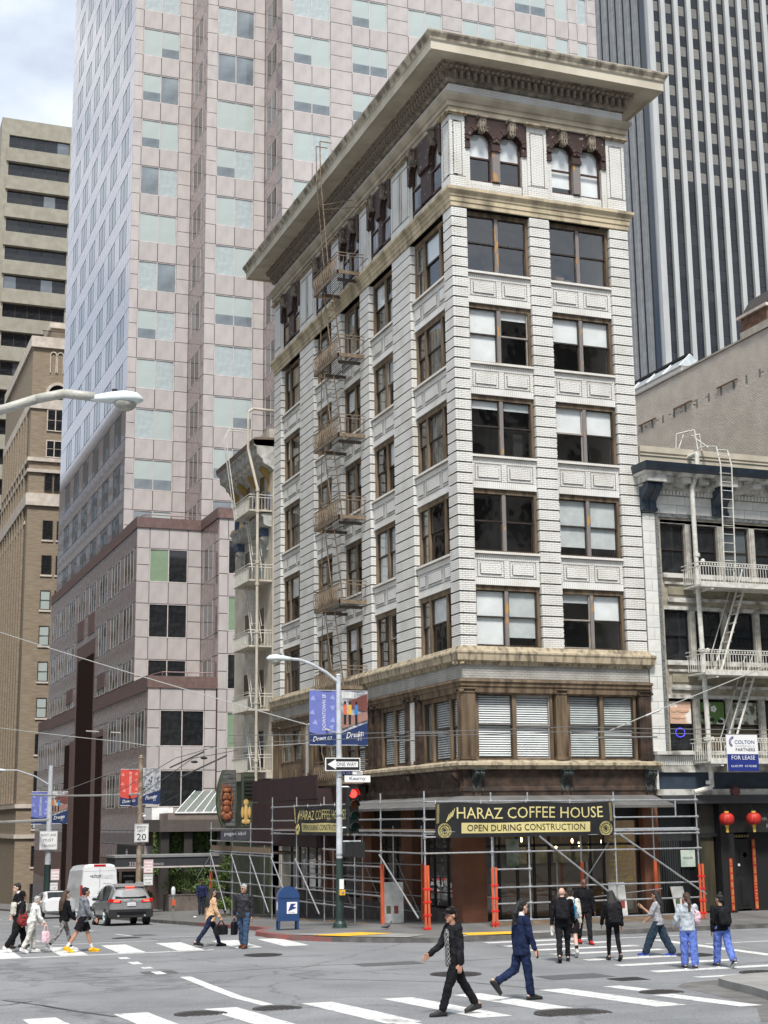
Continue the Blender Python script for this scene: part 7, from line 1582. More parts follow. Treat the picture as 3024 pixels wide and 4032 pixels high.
car_shell([(0, .78, .4, .9, .9, .6), (.3, .88, .3, .95, .95, .6), (1.0, .9, .28, .95, 1.25, .56), (1.7, .91, .28, .94, 1.44, .58), (2.7, .91, .28, .93, 1.42, .58), (3.5, .9, .28, .92, .95, .56), (4.3, .86, .3, .8, .8, .56), (4.6, .7, .4, .65, .65, .5)], whitep, wc)
for s in (-1, 1): MB().poly([(s*.9, .95, .98), (s*.9, 3.3, .95), (s*.68, 2.75, 1.36), (s*.67, 1.55, 1.37)]).build('side_windows', glc, wc, local=True); wheel(wc, s*.82, .8, .33); wheel(wc, s*.82, 3.7, .33)
MB().quad((-.6, .42, .97), (.6, .42, .97), (.5, 1.3, 1.36), (-.5, 1.3, 1.36)).xf(lambda x, y, z: (x, y-.04, z+.03)).build('rear_window', glc, wc, local=True)
# parked bicycles far left, pigeon, cup of litter
for i in range(3):
    x, y = -14.2+i*.75, 62+i*.8; z = g(y)+.13; t = thing('bicycle', ('white hire bicycle at the far left kerb, leftmost', 'white hire bicycle at the far left kerb, middle one', 'white hire bicycle at the far left kerb, nearest the wall')[i], 'bicycle', (x, y, z))
    for dx in (-.5, .5):
        q = MB()
        for k in range(16): a, b = 2*math.pi*k/16, 2*math.pi*(k+1)/16; q.cyl((x+dx+.33*math.cos(a), y, z+.34+.33*math.sin(a)), (x+dx+.33*math.cos(b), y, z+.34+.33*math.sin(b)), .025, 4)
        q.build('wheel', 'lamp', t)
    MB().tube([(x-.5, y, z+.34), (x-.15, y, z+.75), (x+.4, y, z+.8), (x+.5, y, z+.34)], .03).tube([(x-.15, y, z+.75), (x-.05, y, z+.32), (x+.4, y, z+.8)], .03).build('frame', 'white', t); MB().box(x-.28, x-.05, y-.06, y+.06, z+.85, z+.9).build('saddle', 'black', t); MB().tube([(x+.4, y, z+.8), (x+.38, y, z+1.05)], .02).build('handlebar', 'black', t)
pg = thing('pigeon', 'grey pigeon walking on the pavement left of the orange guards', 'pigeon', (-2.9, -.6, .14)); z = .14
gq_ = mat('pigeon_grey', (.09, .09, .1), .6, c2=(.05, .05, .06), scale=30)
MB().loft([[(-2.9+dx, -.6+r_*math.cos(a), z+zz+r_*math.sin(a)) for a in [2*math.pi*i/10 for i in range(10)]] for dx, zz, r_ in ((-.2, .1, .012), (-.12, .12, .045), (-.02, .13, .065), (.06, .15, .055), (.1, .2, .03), (.11, .235, .032), (.135, .25, .026), (.16, .243, .006))]).build('body', gq_, pg, smooth=True)
for s in (-1, 1): MB().cyl((-2.88, -.6+s*.025, z), (-2.89, -.6+s*.02, z+.09), .008, 5).build('leg', 'redtape', pg)
t = thing('litter', 'small white scrap of litter on the pavement by the parking meter', 'litter', (-3.2, 22.5, g(22.5)+.16)); MB().ball((-3.2, 22.5, g(22.5)+.19), .06, 7, 4, 1.4, 1, .6).build('paper', 'white', t)
# ---------------- people ----------------
def skinmat(n, c): return mat('skin_'+n, c, .55, var=.05)
SK = dict(tan=skinmat('tan', (.42, .22, .14)), pale=skinmat('pale', (.58, .36, .27)), dark=skinmat('dark', (.13, .06, .035)), mid=skinmat('mid', (.36, .2, .13)))
FOLD = bpy.data.textures.new('folds', 'CLOUDS'); FOLD.noise_scale = .085; FOLD.noise_depth = 1
def cloth(n, c, c2=None, sc=9, rough=.85, bump=.5): return mat('cloth_'+n, c, rough, spec=.15, c2=c2, var=.32, scale=sc, bump=bump*1.6, bscale=9)
def rot(v, ax, a): return Matrix.Rotation(a, 3, ax) @ v
def cap(mb, p0, p1, r0_, r1_, n=10, flat0=False, flat1=False, sx=1.0):
    """tapered limb between two joints with rounded ends"""
    p0, p1 = Vector(p0), Vector(p1); d = p1-p0; L_ = d.length
    if L_ < 1e-5: return
    q = d.to_track_quat('Z', 'Y').to_matrix(); prof = []
    if not flat0: prof += [(r0_*math.sin(t), -r0_*math.cos(t)) for t in (.05, .5, 1.0)]
    prof += [(r0_, 0), (r1_, L_)]
    if not flat1: prof += [(r1_*math.cos(t), L_+r1_*math.sin(t)) for t in (.55, 1.1, 1.52)]
    rings = [[tuple(p0+q@Vector((r_*math.cos(2*math.pi*i/n)*sx, r_*math.sin(2*math.pi*i/n), z))) for i in range(n)] for r_, z in prof]
    mb.loft(rings)
def ell(mb, c, rx, ry, rz, n=14, m=9, M3=None):
    c = Vector(c); rings = []
    for j in range(1, m):
        t = math.pi*j/m; rings.append([tuple(c+(M3@Vector((rx*math.sin(t)*math.cos(2*math.pi*i/n), ry*math.sin(t)*math.sin(2*math.pi*i/n), rz*math.cos(t))) if M3 else Vector((rx*math.sin(t)*math.cos(2*math.pi*i/n), ry*math.sin(t)*math.sin(2*math.pi*i/n), rz*math.cos(t))))) for i in range(n)])
    mb.loft(rings[::-1])
def remesh(mb, name, m, t, vox=.011, sm=2):
    o = mb.build(name, m, t, local=True); md = o.modifiers.new('merge', 'REMESH'); md.mode = 'VOXEL'; md.voxel_size = vox; md.use_smooth_shade = True
    if sm: s = o.modifiers.new('relax', 'SMOOTH'); s.iterations = sm; s.factor = .5
    if name not in ('body', 'shoe', 'sock', 'cap', 'hair', 'hood', 'leggings'):
        dsp = o.modifiers.new('folds', 'DISPLACE'); dsp.texture = FOLD; dsp.strength = .034; dsp.mid_level = .3; dsp.texture_coords = 'LOCAL'
    return o
def person(label, x, y, face, H=1.72, skin='mid', legs=((25, 5), (-22, 12)), arms=((-25, 8, 15), (25, 8, 25)), top=None, topm=None, bottom='trousers', botm=None, shoes='black', hair=('short', 'black'), lean=3, head=(0, 0), vox=.011, wide=1.0, extras=(), group=None, zoff=0, bot_r=1.0, top_len=0, collar=None, hood=False, sleeve='long', sock=None, shoe_m2=None):
    """face: heading in degrees (0 = +X, 90 = +Y). legs: (hip swing, knee bend) for left, right; arms: (shoulder swing, spread, elbow bend)"""
    t = thing('person', label, 'person', (0, 0, 0)); s = H/1.75; K_ = s
    up = Vector((0, 0, 1)); J_ = {}; F = Vector((0, 1, 0)); RX = 'X'
    pel = Vector((0, 0, 0)); hipw = .09*K_*wide
    feet = []
    for i, sd in enumerate((-1, 1)):
        hp = pel+Vector((sd*hipw, 0, 0)); sw_, kb = R(legs[i][0]), R(legs[i][1])
        th = rot(Vector((0, 0, -.43*K_)), RX, sw_); kn = hp+th; shn = rot(Vector((0, 0, -.42*K_)), RX, sw_-kb); an = kn+shn
        fa = sw_-kb+ (R(legs[i][2]) if len(legs[i]) > 2 else R(0)); fa = fa if len(legs[i]) > 2 else (0.0 if kb < R(14) and sw_ < 0 or sw_ > 0 else fa*.8)
        fd = rot(Vector((0, 1, 0)), RX, fa); dn = rot(Vector((0, 0, -1)), RX, fa)
        heel = an-fd*.05*K_+dn*.055*K_; toe = an+fd*.19*K_+dn*.065*K_; J_[('hip', i)], J_[('kn', i)], J_[('an', i)] = hp, kn, an; feet.append((an, fd, dn, heel, toe))
    low = min(min(f[3].z, f[4].z) for f in feet)-.025*K_
    for k in list(J_): J_[k] = J_[k]-Vector((0, 0, low))
    feet = [tuple(v-Vector((0, 0, low)) if i in (0, 3, 4) else v for i, v in enumerate(f)) for f in feet]; pel = pel-Vector((0, 0, low))
    L_ = R(-lean); sp_ = lambda z, y=0, x=0: pel+rot(Vector((x, y, z)), RX, L_)
    chest = sp_(.36*K_); neck = sp_(.5*K_, -.01*K_); shw = .185*K_*wide
    hd = neck+rot(Vector((0, .025*K_, .16*K_)), RX, L_-R(head[1])); HM = Matrix.Rotation(R(head[0]), 3, 'Z')@Matrix.Rotation(-R(head[1]), 3, 'X')
    ar = []
    for i, sd in enumerate((-1, 1)):
        sh = sp_(.455*K_, 0, sd*shw); sw_, spd, eb = [R(v) for v in arms[i][:3]]
        d = rot(rot(Vector((0, 0, -1)), 'Y', -sd*spd), RX, sw_); el = sh+d*.285*K_
        d2 = rot(rot(Vector((0, 0, -1)), 'Y', -sd*spd*(arms[i][3] if len(arms[i]) > 3 else .3)), RX, sw_+eb); wr = el+d2*.25*K_; ar.append((sh, el, wr, d2))
    b = MB()
    for i in (0, 1):
        hp, kn, an = J_[('hip', i)], J_[('kn', i)], J_[('an', i)]
        cap(b, hp, kn, .083*K_*wide, .055*K_); cap(b, kn, kn.lerp(an, .35), .053*K_, .056*K_); cap(b, kn.lerp(an, .35), an, .056*K_, .036*K_)
        an_, fd, dn, heel, toe = feet[i]; cap(b, heel+up*.03*K_, toe, .035*K_, .03*K_)
    b.loft([[tuple(sp_(z*K_, wy*math.sin(a)*K_+yo*K_, wx*math.cos(a)*K_*wide)) for a in [2*math.pi*q/16 for q in range(16)]] for z, wx, wy, yo in ((-.1, .1, .08, 0), (-.04, .155, .1, -.01), (.05, .16, .105, -.01), (.15, .135, .09, 0), (.27, .155, .1, .005), (.37, .17, .11, .0), (.44, .165, .095, -.01), (.485, .09, .07, -.01))])
    cap(b, neck-up*.02*K_, hd-up*.03*K_, .056*K_, .052*K_)
    hv = lambda x_, y_, z_: hd+HM@Vector((x_*K_, y_*K_, z_*K_))
    ell(b, hd+HM@Vector((0, -.008*K_, .03*K_)), .074*K_, .093*K_, .096*K_, M3=HM); ell(b, hv(0, .022, -.035), .056*K_, .066*K_, .078*K_, M3=HM); ell(b, hv(0, .07, -.085), .026*K_, .024*K_, .024*K_, M3=HM)
    cap(b, hv(0, .088, .02), hv(0, .108, -.022), .01*K_, .016*K_, 6); ell(b, hv(0, .07, .036), .05*K_, .03*K_, .016*K_, M3=HM); ell(b, hv(0, .084, -.055), .026*K_, .014*K_, .014*K_, M3=HM)
    for sd in (-1, 1): ell(b, hv(sd*.077, -.004, -.005), .012*K_, .02*K_, .032*K_, M3=HM)
    hands = []
    for i, sd in enumerate((-1, 1)):
        sh, el, wr, d2 = ar[i]; cap(b, sh, el, .052*K_, .04*K_); cap(b, el, wr, .041*K_, .027*K_)
        sidev = Vector((sd, 0, 0)); fwd = d2.cross(sidev).normalized(); fwd = fwd if fwd.y > 0 else -fwd; pm_ = wr+d2*.05*K_; hands.append((wr, d2, fwd, pm_+d2*.05*K_))
        for k, (o_, l_) in enumerate(((-.03, .062), (-.01, .074), (.011, .08), (.031, .07))):
            base = pm_+fwd*o_*K_*-1+d2*.035*K_; cap(b, wr+fwd*(-o_)*.5*K_, base, .02*K_, .014*K_, 7)
            mid_ = base+d2*l_*.5*K_; tip = mid_+(d2*.75-sidev*.65).normalized()*l_*.5*K_; cap(b, base, mid_, .0115*K_, .0105*K_, 6); cap(b, mid_, tip, .0105*K_, .009*K_, 6)
        tb = wr+d2*.025*K_+fwd*.02*K_; cap(b, tb, tb+(d2*.6+fwd*.7-sidev*.2).normalized()*.05*K_, .015*K_, .0125*K_, 6); t2 = tb+(d2*.6+fwd*.7-sidev*.2).normalized()*.05*K_; cap(b, t2, t2+d2*.028*K_, .012*K_, .0095*K_, 6)
    remesh(b, 'body', SK[skin], t, vox)
    # face marks
    e = MB()
    for sd in (-1, 1): e.ball(tuple(hv(sd*.03, .088, .016)), .0085*K_, 6, 4)
    e2 = islands(e); [q.build('eye', 'black', t, local=True) for q in e2]; MB().ball(tuple(hv(0, .096, -.055)), .02*K_, 8, 4, 1, .35, .3).build('mouth', mat('lips', (.28, .1, .08), .5), t, local=True)
    for sd in (-1, 1): MB().ball(tuple(hv(sd*.03, .092, .04)), .018*K_, 6, 4, 1, .3, .25).build('eyebrow', 'black', t, local=True)
    # lower clothes
    if botm:
        c = MB()
        for i in (0, 1):
            hp, kn, an = J_[('hip', i)], J_[('kn', i)], J_[('an', i)]
            if bottom == 'trousers':
                e_ = an-(an-kn).normalized()*.01*K_; cap(c, hp, kn, (.1)*K_*wide, .07*K_*bot_r); cap(c, kn, e_, .068*K_*bot_r, .058*K_*bot_r, flat1=True)
                c2_ = kn.lerp(e_, .92); cap(c, c2_-(an-kn).normalized()*.03, c2_, .062*K_*bot_r, .062*K_*bot_r)
            elif bottom == 'shorts': cap(c, hp, hp.lerp(kn, .82), .105*K_*wide, .1*K_*bot_r, flat1=True)
            elif bottom == 'tights': cap(c, hp, kn, .09*K_*wide, .06*K_); cap(c, kn, kn.lerp(an, .35), .06*K_, .061*K_); cap(c, kn.lerp(an, .35), kn.lerp(an, .95), .061*K_, .042*K_)
        c.loft([[tuple(sp_(z*K_, wy*math.sin(a)*K_-.01*K_, wx*math.cos(a)*K_*wide)) for a in [2*math.pi*q/16 for q in range(16)]] for z, wx, wy in ((-.12, .13, .1), (-.05, .17, .118), (.04, .168, .115), (.12, .145, .1))])
        remesh(c, {'trousers': 'trousers', 'shorts': 'shorts', 'tights': 'leggings'}[bottom], botm, t, vox)
    # upper clothes
    if topm:
        c = MB(); tl = -.07-top_len
        c.loft([[tuple(sp_(z*K_, wy*math.sin(a)*K_+yo*K_, wx*math.cos(a)*K_*wide)) for a in [2*math.pi*q/18 for q in range(18)]] for z, wx, wy, yo in ((tl, .19, .135, 0), (tl+.05, .186, .132, 0), (.06, .18, .128, 0), (.16, .172, .12, .0), (.28, .18, .128, .008), (.38, .192, .13, .0), (.45, .18, .11, -.01), (.49, .11, .085, -.012), (.51, .075, .07, -.012))])
        for i in (0, 1):
            sh, el, wr, d2 = ar[i]; cap(c, sh, el, .07*K_, .057*K_)
            if sleeve == 'long': cap(c, el, wr-d2*.005, .056*K_, .042*K_, flat1=True); cap(c, wr-d2*.04*K_, wr-d2*.015*K_, .043*K_, .042*K_)
            else: pass
        if hood: ell(c, sp_(.5*K_, -.07*K_), .1*K_, .07*K_, .07*K_)
        if collar: cap(c, neck-up*.01, neck+up*.035*K_, .068*K_, .062*K_)
        remesh(c, top or 'jacket', topm, t, vox)
    # shoes
    for i in (0, 1):
        an, fd, dn, heel, toe = feet[i]; c = MB(); cap(c, an-dn*.0, an+dn*.02*K_, .047*K_, .05*K_); cap(c, heel+up*.005, toe, .045*K_, .038*K_, sx=1.05); cap(c, an+dn*.01, toe-fd*.02*K_, .045*K_, .035*K_)
        so_ = remesh(c, 'shoe', shoes, t, vox)
        q = MB(); cap(q, heel+dn*.022*K_-fd*.005, toe+dn*.018*K_+fd*.01, .045*K_, .04*K_); q.xf(lambda a_, b_, c_: (a_, b_, c_)); 
        z0 = min(p_[2] for p_ in q.v); q.v = [(p_[0], p_[1], p_[2]) for p_ in q.v]
        qb = MB(); side_ = Vector((1, 0, 0)); a0, a1 = heel+dn*.035*K_-fd*.035*K_, toe+dn*.03*K_+fd*.035*K_
        qb.loft([[tuple(p_+side_*w_*K_*math.cos(a)+dn*.012*K_*math.sin(a)) for a in [2*math.pi*k/8 for k in range(8)]] for p_, w_ in ((a0, .03), (a0.lerp(a1, .15), .045), (a0.lerp(a1, .7), .05), (a1, .025))]).build('sole', shoe_m2 or 'black', so_, local=True)
        if sock: kn = J_[('kn', i)]; c = MB(); cap(c, an, an.lerp(kn, .3), .042*K_, .048*K_, flat1=True); remesh(c, 'sock', sock, t, vox, 1)
    # hair
    hk, hc = hair; hm = mat('hair_'+hc, {'black': (.012, .01, .009), 'brown': (.06, .032, .018), 'grey': (.4, .39, .38), 'white': (.6, .6, .58), 'dark': (.025, .017, .013)}[hc], .6, var=.3, scale=30, bump=.8, bscale=60)
    c = MB()
    if hk not in ('bald', 'none'):
        ell(c, hv(0, -.024, .048), .083*K_, .096*K_, .091*K_, M3=HM); ell(c, hv(0, -.05, .0), .076*K_, .065*K_, .08*K_, M3=HM); ell(c, hv(0, .03, .098), .062*K_, .06*K_, .03*K_, M3=HM)
        rg = random.Random(len(label))
        for k in range(26): a, p_ = rg.uniform(0, 6.28), rg.uniform(.2, 1.5); ell(c, hv(.078*math.sin(p_)*math.cos(a), -.03+.085*math.sin(p_)*math.sin(a)*(1 if math.sin(a) < 0 else .6), .05+.085*math.cos(p_)), .02*K_, .02*K_, .02*K_, 6, 5)
    if hk == 'long':
        for k in range(22):
            a = rg.uniform(math.pi*1.02, math.pi*1.98); p0 = hv(.07*math.cos(a), -.03+.07*math.sin(a), .03); p1 = neck+Vector((.11*math.cos(a)*K_, (-.07+.075*math.sin(a))*K_, -.02*K_)); p2 = p1+Vector((rg.uniform(-.03, .03), rg.uniform(-.03, .01), -rg.uniform(.14, .27)*K_)); cap(c, p0, p1, .032*K_, .034*K_, 7); cap(c, p1, p2, .034*K_, .014*K_, 7)
    if hk in ('pony', 'curlypony'):
        r_ = .035 if hk == 'pony' else .055; ell(c, hv(0, -.11, .03), .04*K_, .04*K_, .04*K_)
        for k in range(16 if hk == 'curlypony' else 8): cap(c, hv(rg.uniform(-.02, .02), -.12, .03), hv(rg.uniform(-r_, r_), -.13-rg.uniform(0, r_*1.4), -.1), r_*.6, r_*.6, 6); cap(c, hv(rg.uniform(-r_, r_), -.13-rg.uniform(0, r_*1.4), -.1), hv(rg.uniform(-r_, r_), -.12-rg.uniform(0, r_*1.2), -.3), r_*.6, r_*.3, 6)
    if hk == 'bun': ell(c, hv(0, -.05, .15), .05*K_, .05*K_, .045*K_)
    if c.v: remesh(c, 'hair', hm, t, max(vox, .009), 1)
    if hk == 'cap':
        pass
    P_ = dict(hv=hv, K=K_, ar=ar, hands=hands, sp=sp_, neck=neck, hd=hd, HM=HM, t=t, vox=vox, pel=pel, feet=feet, J=J_)
    for fn in extras: fn(P_)
    t.location = (x, y, g(y)+zoff+.006); t.rotation_euler = (0, 0, R(face-90)); return t, P_
# extras
def e_cap(m):
    def f(P):
        c = MB(); ell(c, P['hv'](0, -.012, .065), .088*P['K'], .104*P['K'], .082*P['K'], M3=P['HM']); o = remesh(c, 'cap', m, P['t'], P['vox'], 1)
        q = MB(); h = P['hv']; n = 9; top_ = [tuple(h(.075*math.cos(math.pi*k/(n-1)), .06+.11*math.sin(math.pi*k/(n-1)), .062-.012*math.sin(math.pi*k/(n-1)))) for k in range(n)]; q.loft([top_, [(a, b, c_-.012) for a, b, c_ in top_]]); q.build('brim', m, o, local=True)
    return f
def e_backpack(m, w_=.3, h=.42, d=.16, zc_=.28, name='backpack'):
    def f(P):
        c = MB(); K_ = P['K']; c.loft([[tuple(P['sp']((zc_+z)*K_, (-.15-d/2+dy*sc_)*K_, dx*sc_*K_)) for dx, dy in [(w_/2*math.copysign(abs(math.cos(a))**.6, math.cos(a)), d/2*math.copysign(abs(math.sin(a))**.6, math.sin(a))) for a in [2*math.pi*k/16 for k in range(16)]]] for z, sc_ in ((-h/2, .8), (-h/2+.04, 1), (h/2-.1, 1), (h/2-.02, .85), (h/2, .5))])
        o = remesh(c, name, m, P['t'], P['vox'], 1)
        for sd in (-1, 1): q = MB(); pts = [P['sp'](.42*K_, -.14*K_, sd*.1*K_), P['sp'](.5*K_, -.03*K_, sd*.12*K_), P['sp'](.42*K_, .13*K_, sd*.12*K_), P['sp'](.22*K_, .135*K_, sd*.14*K_), P['sp'](.12*K_, -.1*K_, sd*.19*K_)]; q.tube([tuple(p) for p in pts], .016, 5); q.build('strap', m, o, local=True)
        MB().box(-.1*K_, .1*K_, 0, .01, 0, .004).xf(lambda a, b, c_: tuple(P['sp']((zc_-.02)*K_+c_, (-.15-d-.005)*K_, a))).build('pocket_seam', 'black', o, local=True)
    return f
def e_bag(i, m, w_=.34, h=.26, d=.12, drop=.28, name='handbag', lab=None, ln=None):
    """a bag hanging from hand i, its long side along the walk"""
    def f(P):
        wr, d2, fwd, hp = P['hands'][i]; K_ = P['K']; c = Vector(hp)-Vector((0, 0, drop)); mb = MB()
        mb.loft([[(c.x+dx*s_, c.y+dy*s_, c.z+z) for dx, dy in [(d/2*math.copysign(abs(math.cos(a))**.5, math.cos(a)), w_/2*math.copysign(abs(math.sin(a))**.5, math.sin(a))) for a in [2*math.pi*k/16 for k in range(16)]]] for z, s_ in ((-h/2, .9), (-h/2+.03, 1), (h/2-.05, .98), (h/2, .85))])
        if lab: root = thing(name, lab, name.replace('_', ' ')); root.parent = None; P.setdefault('bags', []).append(root); tt = root
        else: tt = P['t']
        o = mb.build('bag_body' if lab else name, m, tt, local=True)
        for sd in (-1, 1): MB().tube([(c.x+sd*d*.3, c.y-w_*.25, c.z+h/2-.02), (hp.x+sd*.01, hp.y-.03, hp.z-.01), (hp.x+sd*.01, hp.y+.03, hp.z-.01), (c.x+sd*d*.3, c.y+w_*.25, c.z+h/2-.02)], .01, 5).build('handle', m, tt if lab else o, local=True)
        if ln: q = MB(); rg = random.Random(1); [q.box(c.x+sd*d/2-.004, c.x+sd*d/2+.004, c.y+yy-.02, c.y+yy+.02, c.z+zz-.006, c.z+zz+.006) for sd in (-1, 1) for yy in [-.11+.055*k for k in range(5)] for zz in (-.08, -.04, 0, .04, .08)]; q.build('print', ln, tt if lab else o, local=True)['kind'] = 'stuff'
    return f
def e_glasses(P):
    for sd in (-1, 1): MB().ball(tuple(P['hv'](sd*.032, .1, .016)), .02*P['K'], 8, 5, 1, .15, .7).build('glasses', 'black', P['t'], local=True)
def e_cup(i, m='white', h=.2):
    def f(P):
        wr, d2, fwd, hp = P['hands'][i]; c = Vector(hp)+fwd*.02; MB().cyl((c.x, c.y, c.z-h*.75), (c.x, c.y, c.z+h*.25), .032, 12, .038).build('bottle', m, P['t'], local=True)
    return f
def e_phone(i):
    def f(P):
        wr, d2, fwd, hp = P['hands'][i]; c = Vector(hp)-fwd*.0; q = MB(); q.box(c.x-.035, c.x+.035, c.y-.006, c.y+.006, c.z-.07, c.z+.07); q.build('phone', 'blackgl', P['t'], local=True)
    return f
def e_open_shirt(m):
    def f(P):
        K_ = P['K']; c = MB(); c.loft([[tuple(P['sp'](z*K_, (wy*math.sin(a)+.012)*K_, wx*math.cos(a)*K_)) for a in [R(58)+R(64)*q/8 for q in range(9)]+[R(122)-R(64)*q/8 for q in range(9)][1:-1]] for z, wx, wy in ((-.13, .19, .138), (.05, .182, .134), (.2, .178, .13), (.36, .19, .135), (.46, .12, .11))], cap=False); c.build('shirt', m, P['t'], smooth=True, local=True)
    return f
def e_hoodup(m):
    def f(P):
        c = MB(); K_ = P['K']; ell(c, P['hv'](0, -.035, .03), .1*K_, .11*K_, .118*K_, M3=P['HM']); cap(c, P['hv'](0, -.06, -.02), P['neck']-Vector((0, .03, .03)), .09*K_, .1*K_); remesh(c, 'hood', m, P['t'], P['vox'], 1)
    return f
def e_sling(m, sd=-1, c_=(.1, -.08), w_=.2, h=.26, lab=None):
    """shoulder bag resting on the hip"""
    def f(P):
        K_ = P['K']; c = MB(); ctr = P['sp'](c_[0]*K_, c_[1]*K_, sd*.23*K_); ell(c, ctr, .07, w_/2, h/2); o = remesh(c, 'shoulder_bag', m, P['t'], P['vox'], 1); MB().tube([tuple(ctr+Vector((0, -w_*.35, h*.25))), tuple(P['sp'](.5*K_, -.02, sd*.12*K_)), tuple(ctr+Vector((0, w_*.35, h*.25)))], .016, 5).build('strap', m, o, local=True)
    return f
def e_mask(P): MB().ball(tuple(P['hv'](0, .085, -.045)), .05*P['K'], 10, 6, .95, .55, .8).build('face_mask', 'white', P['t'], local=True)
def e_shirtfront(P):
    K_ = P['K']; MB().quad(*[tuple(P['sp'](z*K_, .125*K_+.012, x_*K_)) for x_, z in ((-.012, .2), (.012, .2), (.055, .47), (-.055, .47))]).build('shirt_front', 'white', P['t'], local=True)
    c = MB(); cap(c, P['neck']-Vector((0, 0, .01)), P['neck']+Vector((0, .0, .04*K_)), .064*K_, .06*K_); c.build('shirt_collar', 'white', P['t'], local=True)
blk = cloth('black', (.009, .009, .011)); blk2 = cloth('soft_black', (.014, .014, .017)); jean = cloth('denim', (.06, .1, .17), (.035, .06, .11), 20); jeand = cloth('dark_denim', (.03, .05, .075), (.018, .03, .05), 16); navy = cloth('navy_suit', (.012, .02, .055), bump=.3)
gry = cloth('grey_hood', (.17, .18, .2)); scr = cloth('scrub_blue', (.11, .17, .48)); pgry = cloth('pale_grey', (.42, .46, .5)); wht = cloth('white_coat', (.68, .67, .64)); peach = cloth('peach_knit', (.62, .4, .24), sc=30); puff = cloth('puffer', (.03, .03, .035), sc=5, rough=.4)
ftn = cloth('marbled', (.3, .29, .28), (.07, .07, .07), 14); lgrey = cloth('tee_grey', (.36, .36, .38)); hdw = cloth('cream_hoodie', (.62, .6, .54)); yel = cloth('yellow_shoe', (.75, .42, .02), bump=.2); wsh = cloth('white_shoe', (.65, .65, .63), bump=.2); redsh = cloth('red_shoe', (.35, .02, .02), bump=.2); bag_b = cloth('black_leather', (.015, .015, .017), rough=.35); blueb = cloth('blue_sack', (.03, .16, .3)); pinkb = cloth('pink_sack', (.65, .45, .5)); cblue = cloth('blue_canvas_shoe', (.05, .08, .35))
# plaid shirt: woven checks
pm_ = bpy.data.materials.new('plaid_shirt'); pm_.use_nodes = True; t_ = pm_.node_tree; b_ = t_.nodes['Principled BSDF']; tcn = t_.nodes.new('ShaderNodeTexCoord'); ck = t_.nodes.new('ShaderNodeTexChecker'); ck.inputs['Scale'].default_value = 26; ck.inputs[1].default_value = (.32, .31, .28, 1); ck.inputs[2].default_value = (.035, .035, .04, 1); t_.links.new(tcn.outputs['Object'], ck.inputs[0]); t_.links.new(ck.outputs[0], b_.inputs['Base Color']); b_.inputs['Roughness'].default_value = .9
NV = .008
person('man in black cap and open black jacket over plaid shirt striding left in front', -9.16, -20.2, 183, 1.8, 'tan', ((21, 2), (-24, 10, 22)), ((-4, 6, 8), (24, 6, 30)), 'jacket', blk2, 'trousers', blk, 'black', ('short', 'dark'), 3, (12, 2), NV, 1.02, (e_cap(blk), e_open_shirt(pm_)), hood=True, top_len=.03)
person('man in navy suit with long curly black ponytail walking right, holding a phone', -7.0, -18.3, 2, 1.8, 'pale', ((-14, 48), (9, 2)), ((-8, 6, 10), (10, 5, 12)), 'suit_jacket', navy, 'trousers', navy, 'black', ('curlypony', 'black'), 2, (6, 3), NV, .98, (e_shirtfront, e_glasses, e_phone(1)), top_len=.09, bot_r=1.1)
person('bald man in black with black backpack carrying a white bottle, seen from behind', -2.2, -10.7, 62, 1.76, 'pale', ((-16, 14), (16, 4)), ((-14, 10, 10), (14, 8, 18)), 'jacket', blk, 'trousers', blk2, 'black', ('bald', 'black'), 3, (-12, 4), .01, 1.05, (e_backpack(blk2), e_cup(0)), hood=True)
person('young man in cream hoodie, black shorts and high black socks with a blue sack bag', -1.35, -9.5, 68, 1.7, 'pale', ((15, 4), (-18, 22)), ((8, 8, 12), (-8, 8, 12)), 'hoodie', hdw, 'shorts', blk, wsh, ('short', 'dark'), 2, (0, 3), .01, .98, (e_backpack(blueb, .26, .36, .12, .2, 'sack_bag'),), hood=True, sock=blk, shoe_m2='white')
person('bald man in black jacket and red shoes facing the camera by the scaffold', .7, -6.4, 262, 1.78, 'dark', ((12, 3), (-12, 10)), ((6, 8, 12), (-6, 8, 12)), 'jacket', blk, 'trousers', blk2, redsh, ('bald', 'black'), 2, (-8, 0), .011, 1.05, collar=True)
person('woman in black with a large bulky black backpack, walking away', -.95, -10.9, 75, 1.66, 'mid', ((12, 4), (-15, 16)), ((10, 8, 16), (-10, 8, 12)), 'jacket', blk, 'tights', blk, 'black', ('long', 'black'), 4, (0, 4), .01, 1.0, (e_backpack(blk2, .34, .46, .2, .22),))
person('woman in light grey tee and wide dark jeans raising a phone, long black hair', .62, -10.4, 140, 1.66, 'mid', ((26, 4), (-20, 8)), ((30, 8, 100), (16, 8, 40)), 'tee', lgrey, 'trousers', jeand, cblue, ('long', 'black'), 2, (-10, 0), .01, 1.0, (e_phone(0),), bot_r=1.55, sleeve='short', shoe_m2='white')
person('woman in pale grey sweatshirt and blue scrubs with a ponytail and pink bag', -.45, -13.5, 72, 1.7, 'pale', ((8, 3), (-8, 6)), ((8, 12, 50), (8, 12, 60)), 'sweatshirt', pgry, 'trousers', scr, 'black', ('pony', 'brown'), 2, (10, 4), .01, 1.02, (e_sling(pinkb, 1, (.22, -.08), .26, .3),), bot_r=1.35, hood=True, shoe_m2='white')
person('woman with hair bun, black jacket and backpack over blue scrubs, rightmost walker', .45, -13.5, 80, 1.66, 'mid', ((14, 3), (-18, 20)), ((-8, 8, 20), (10, 8, 20)), 'jacket', blk, 'trousers', scr, 'black', ('bun', 'black'), 3, (30, 3), .01, 1.02, (e_backpack(blk2, .3, .4, .18),), bot_r=1.35, shoe_m2='white')
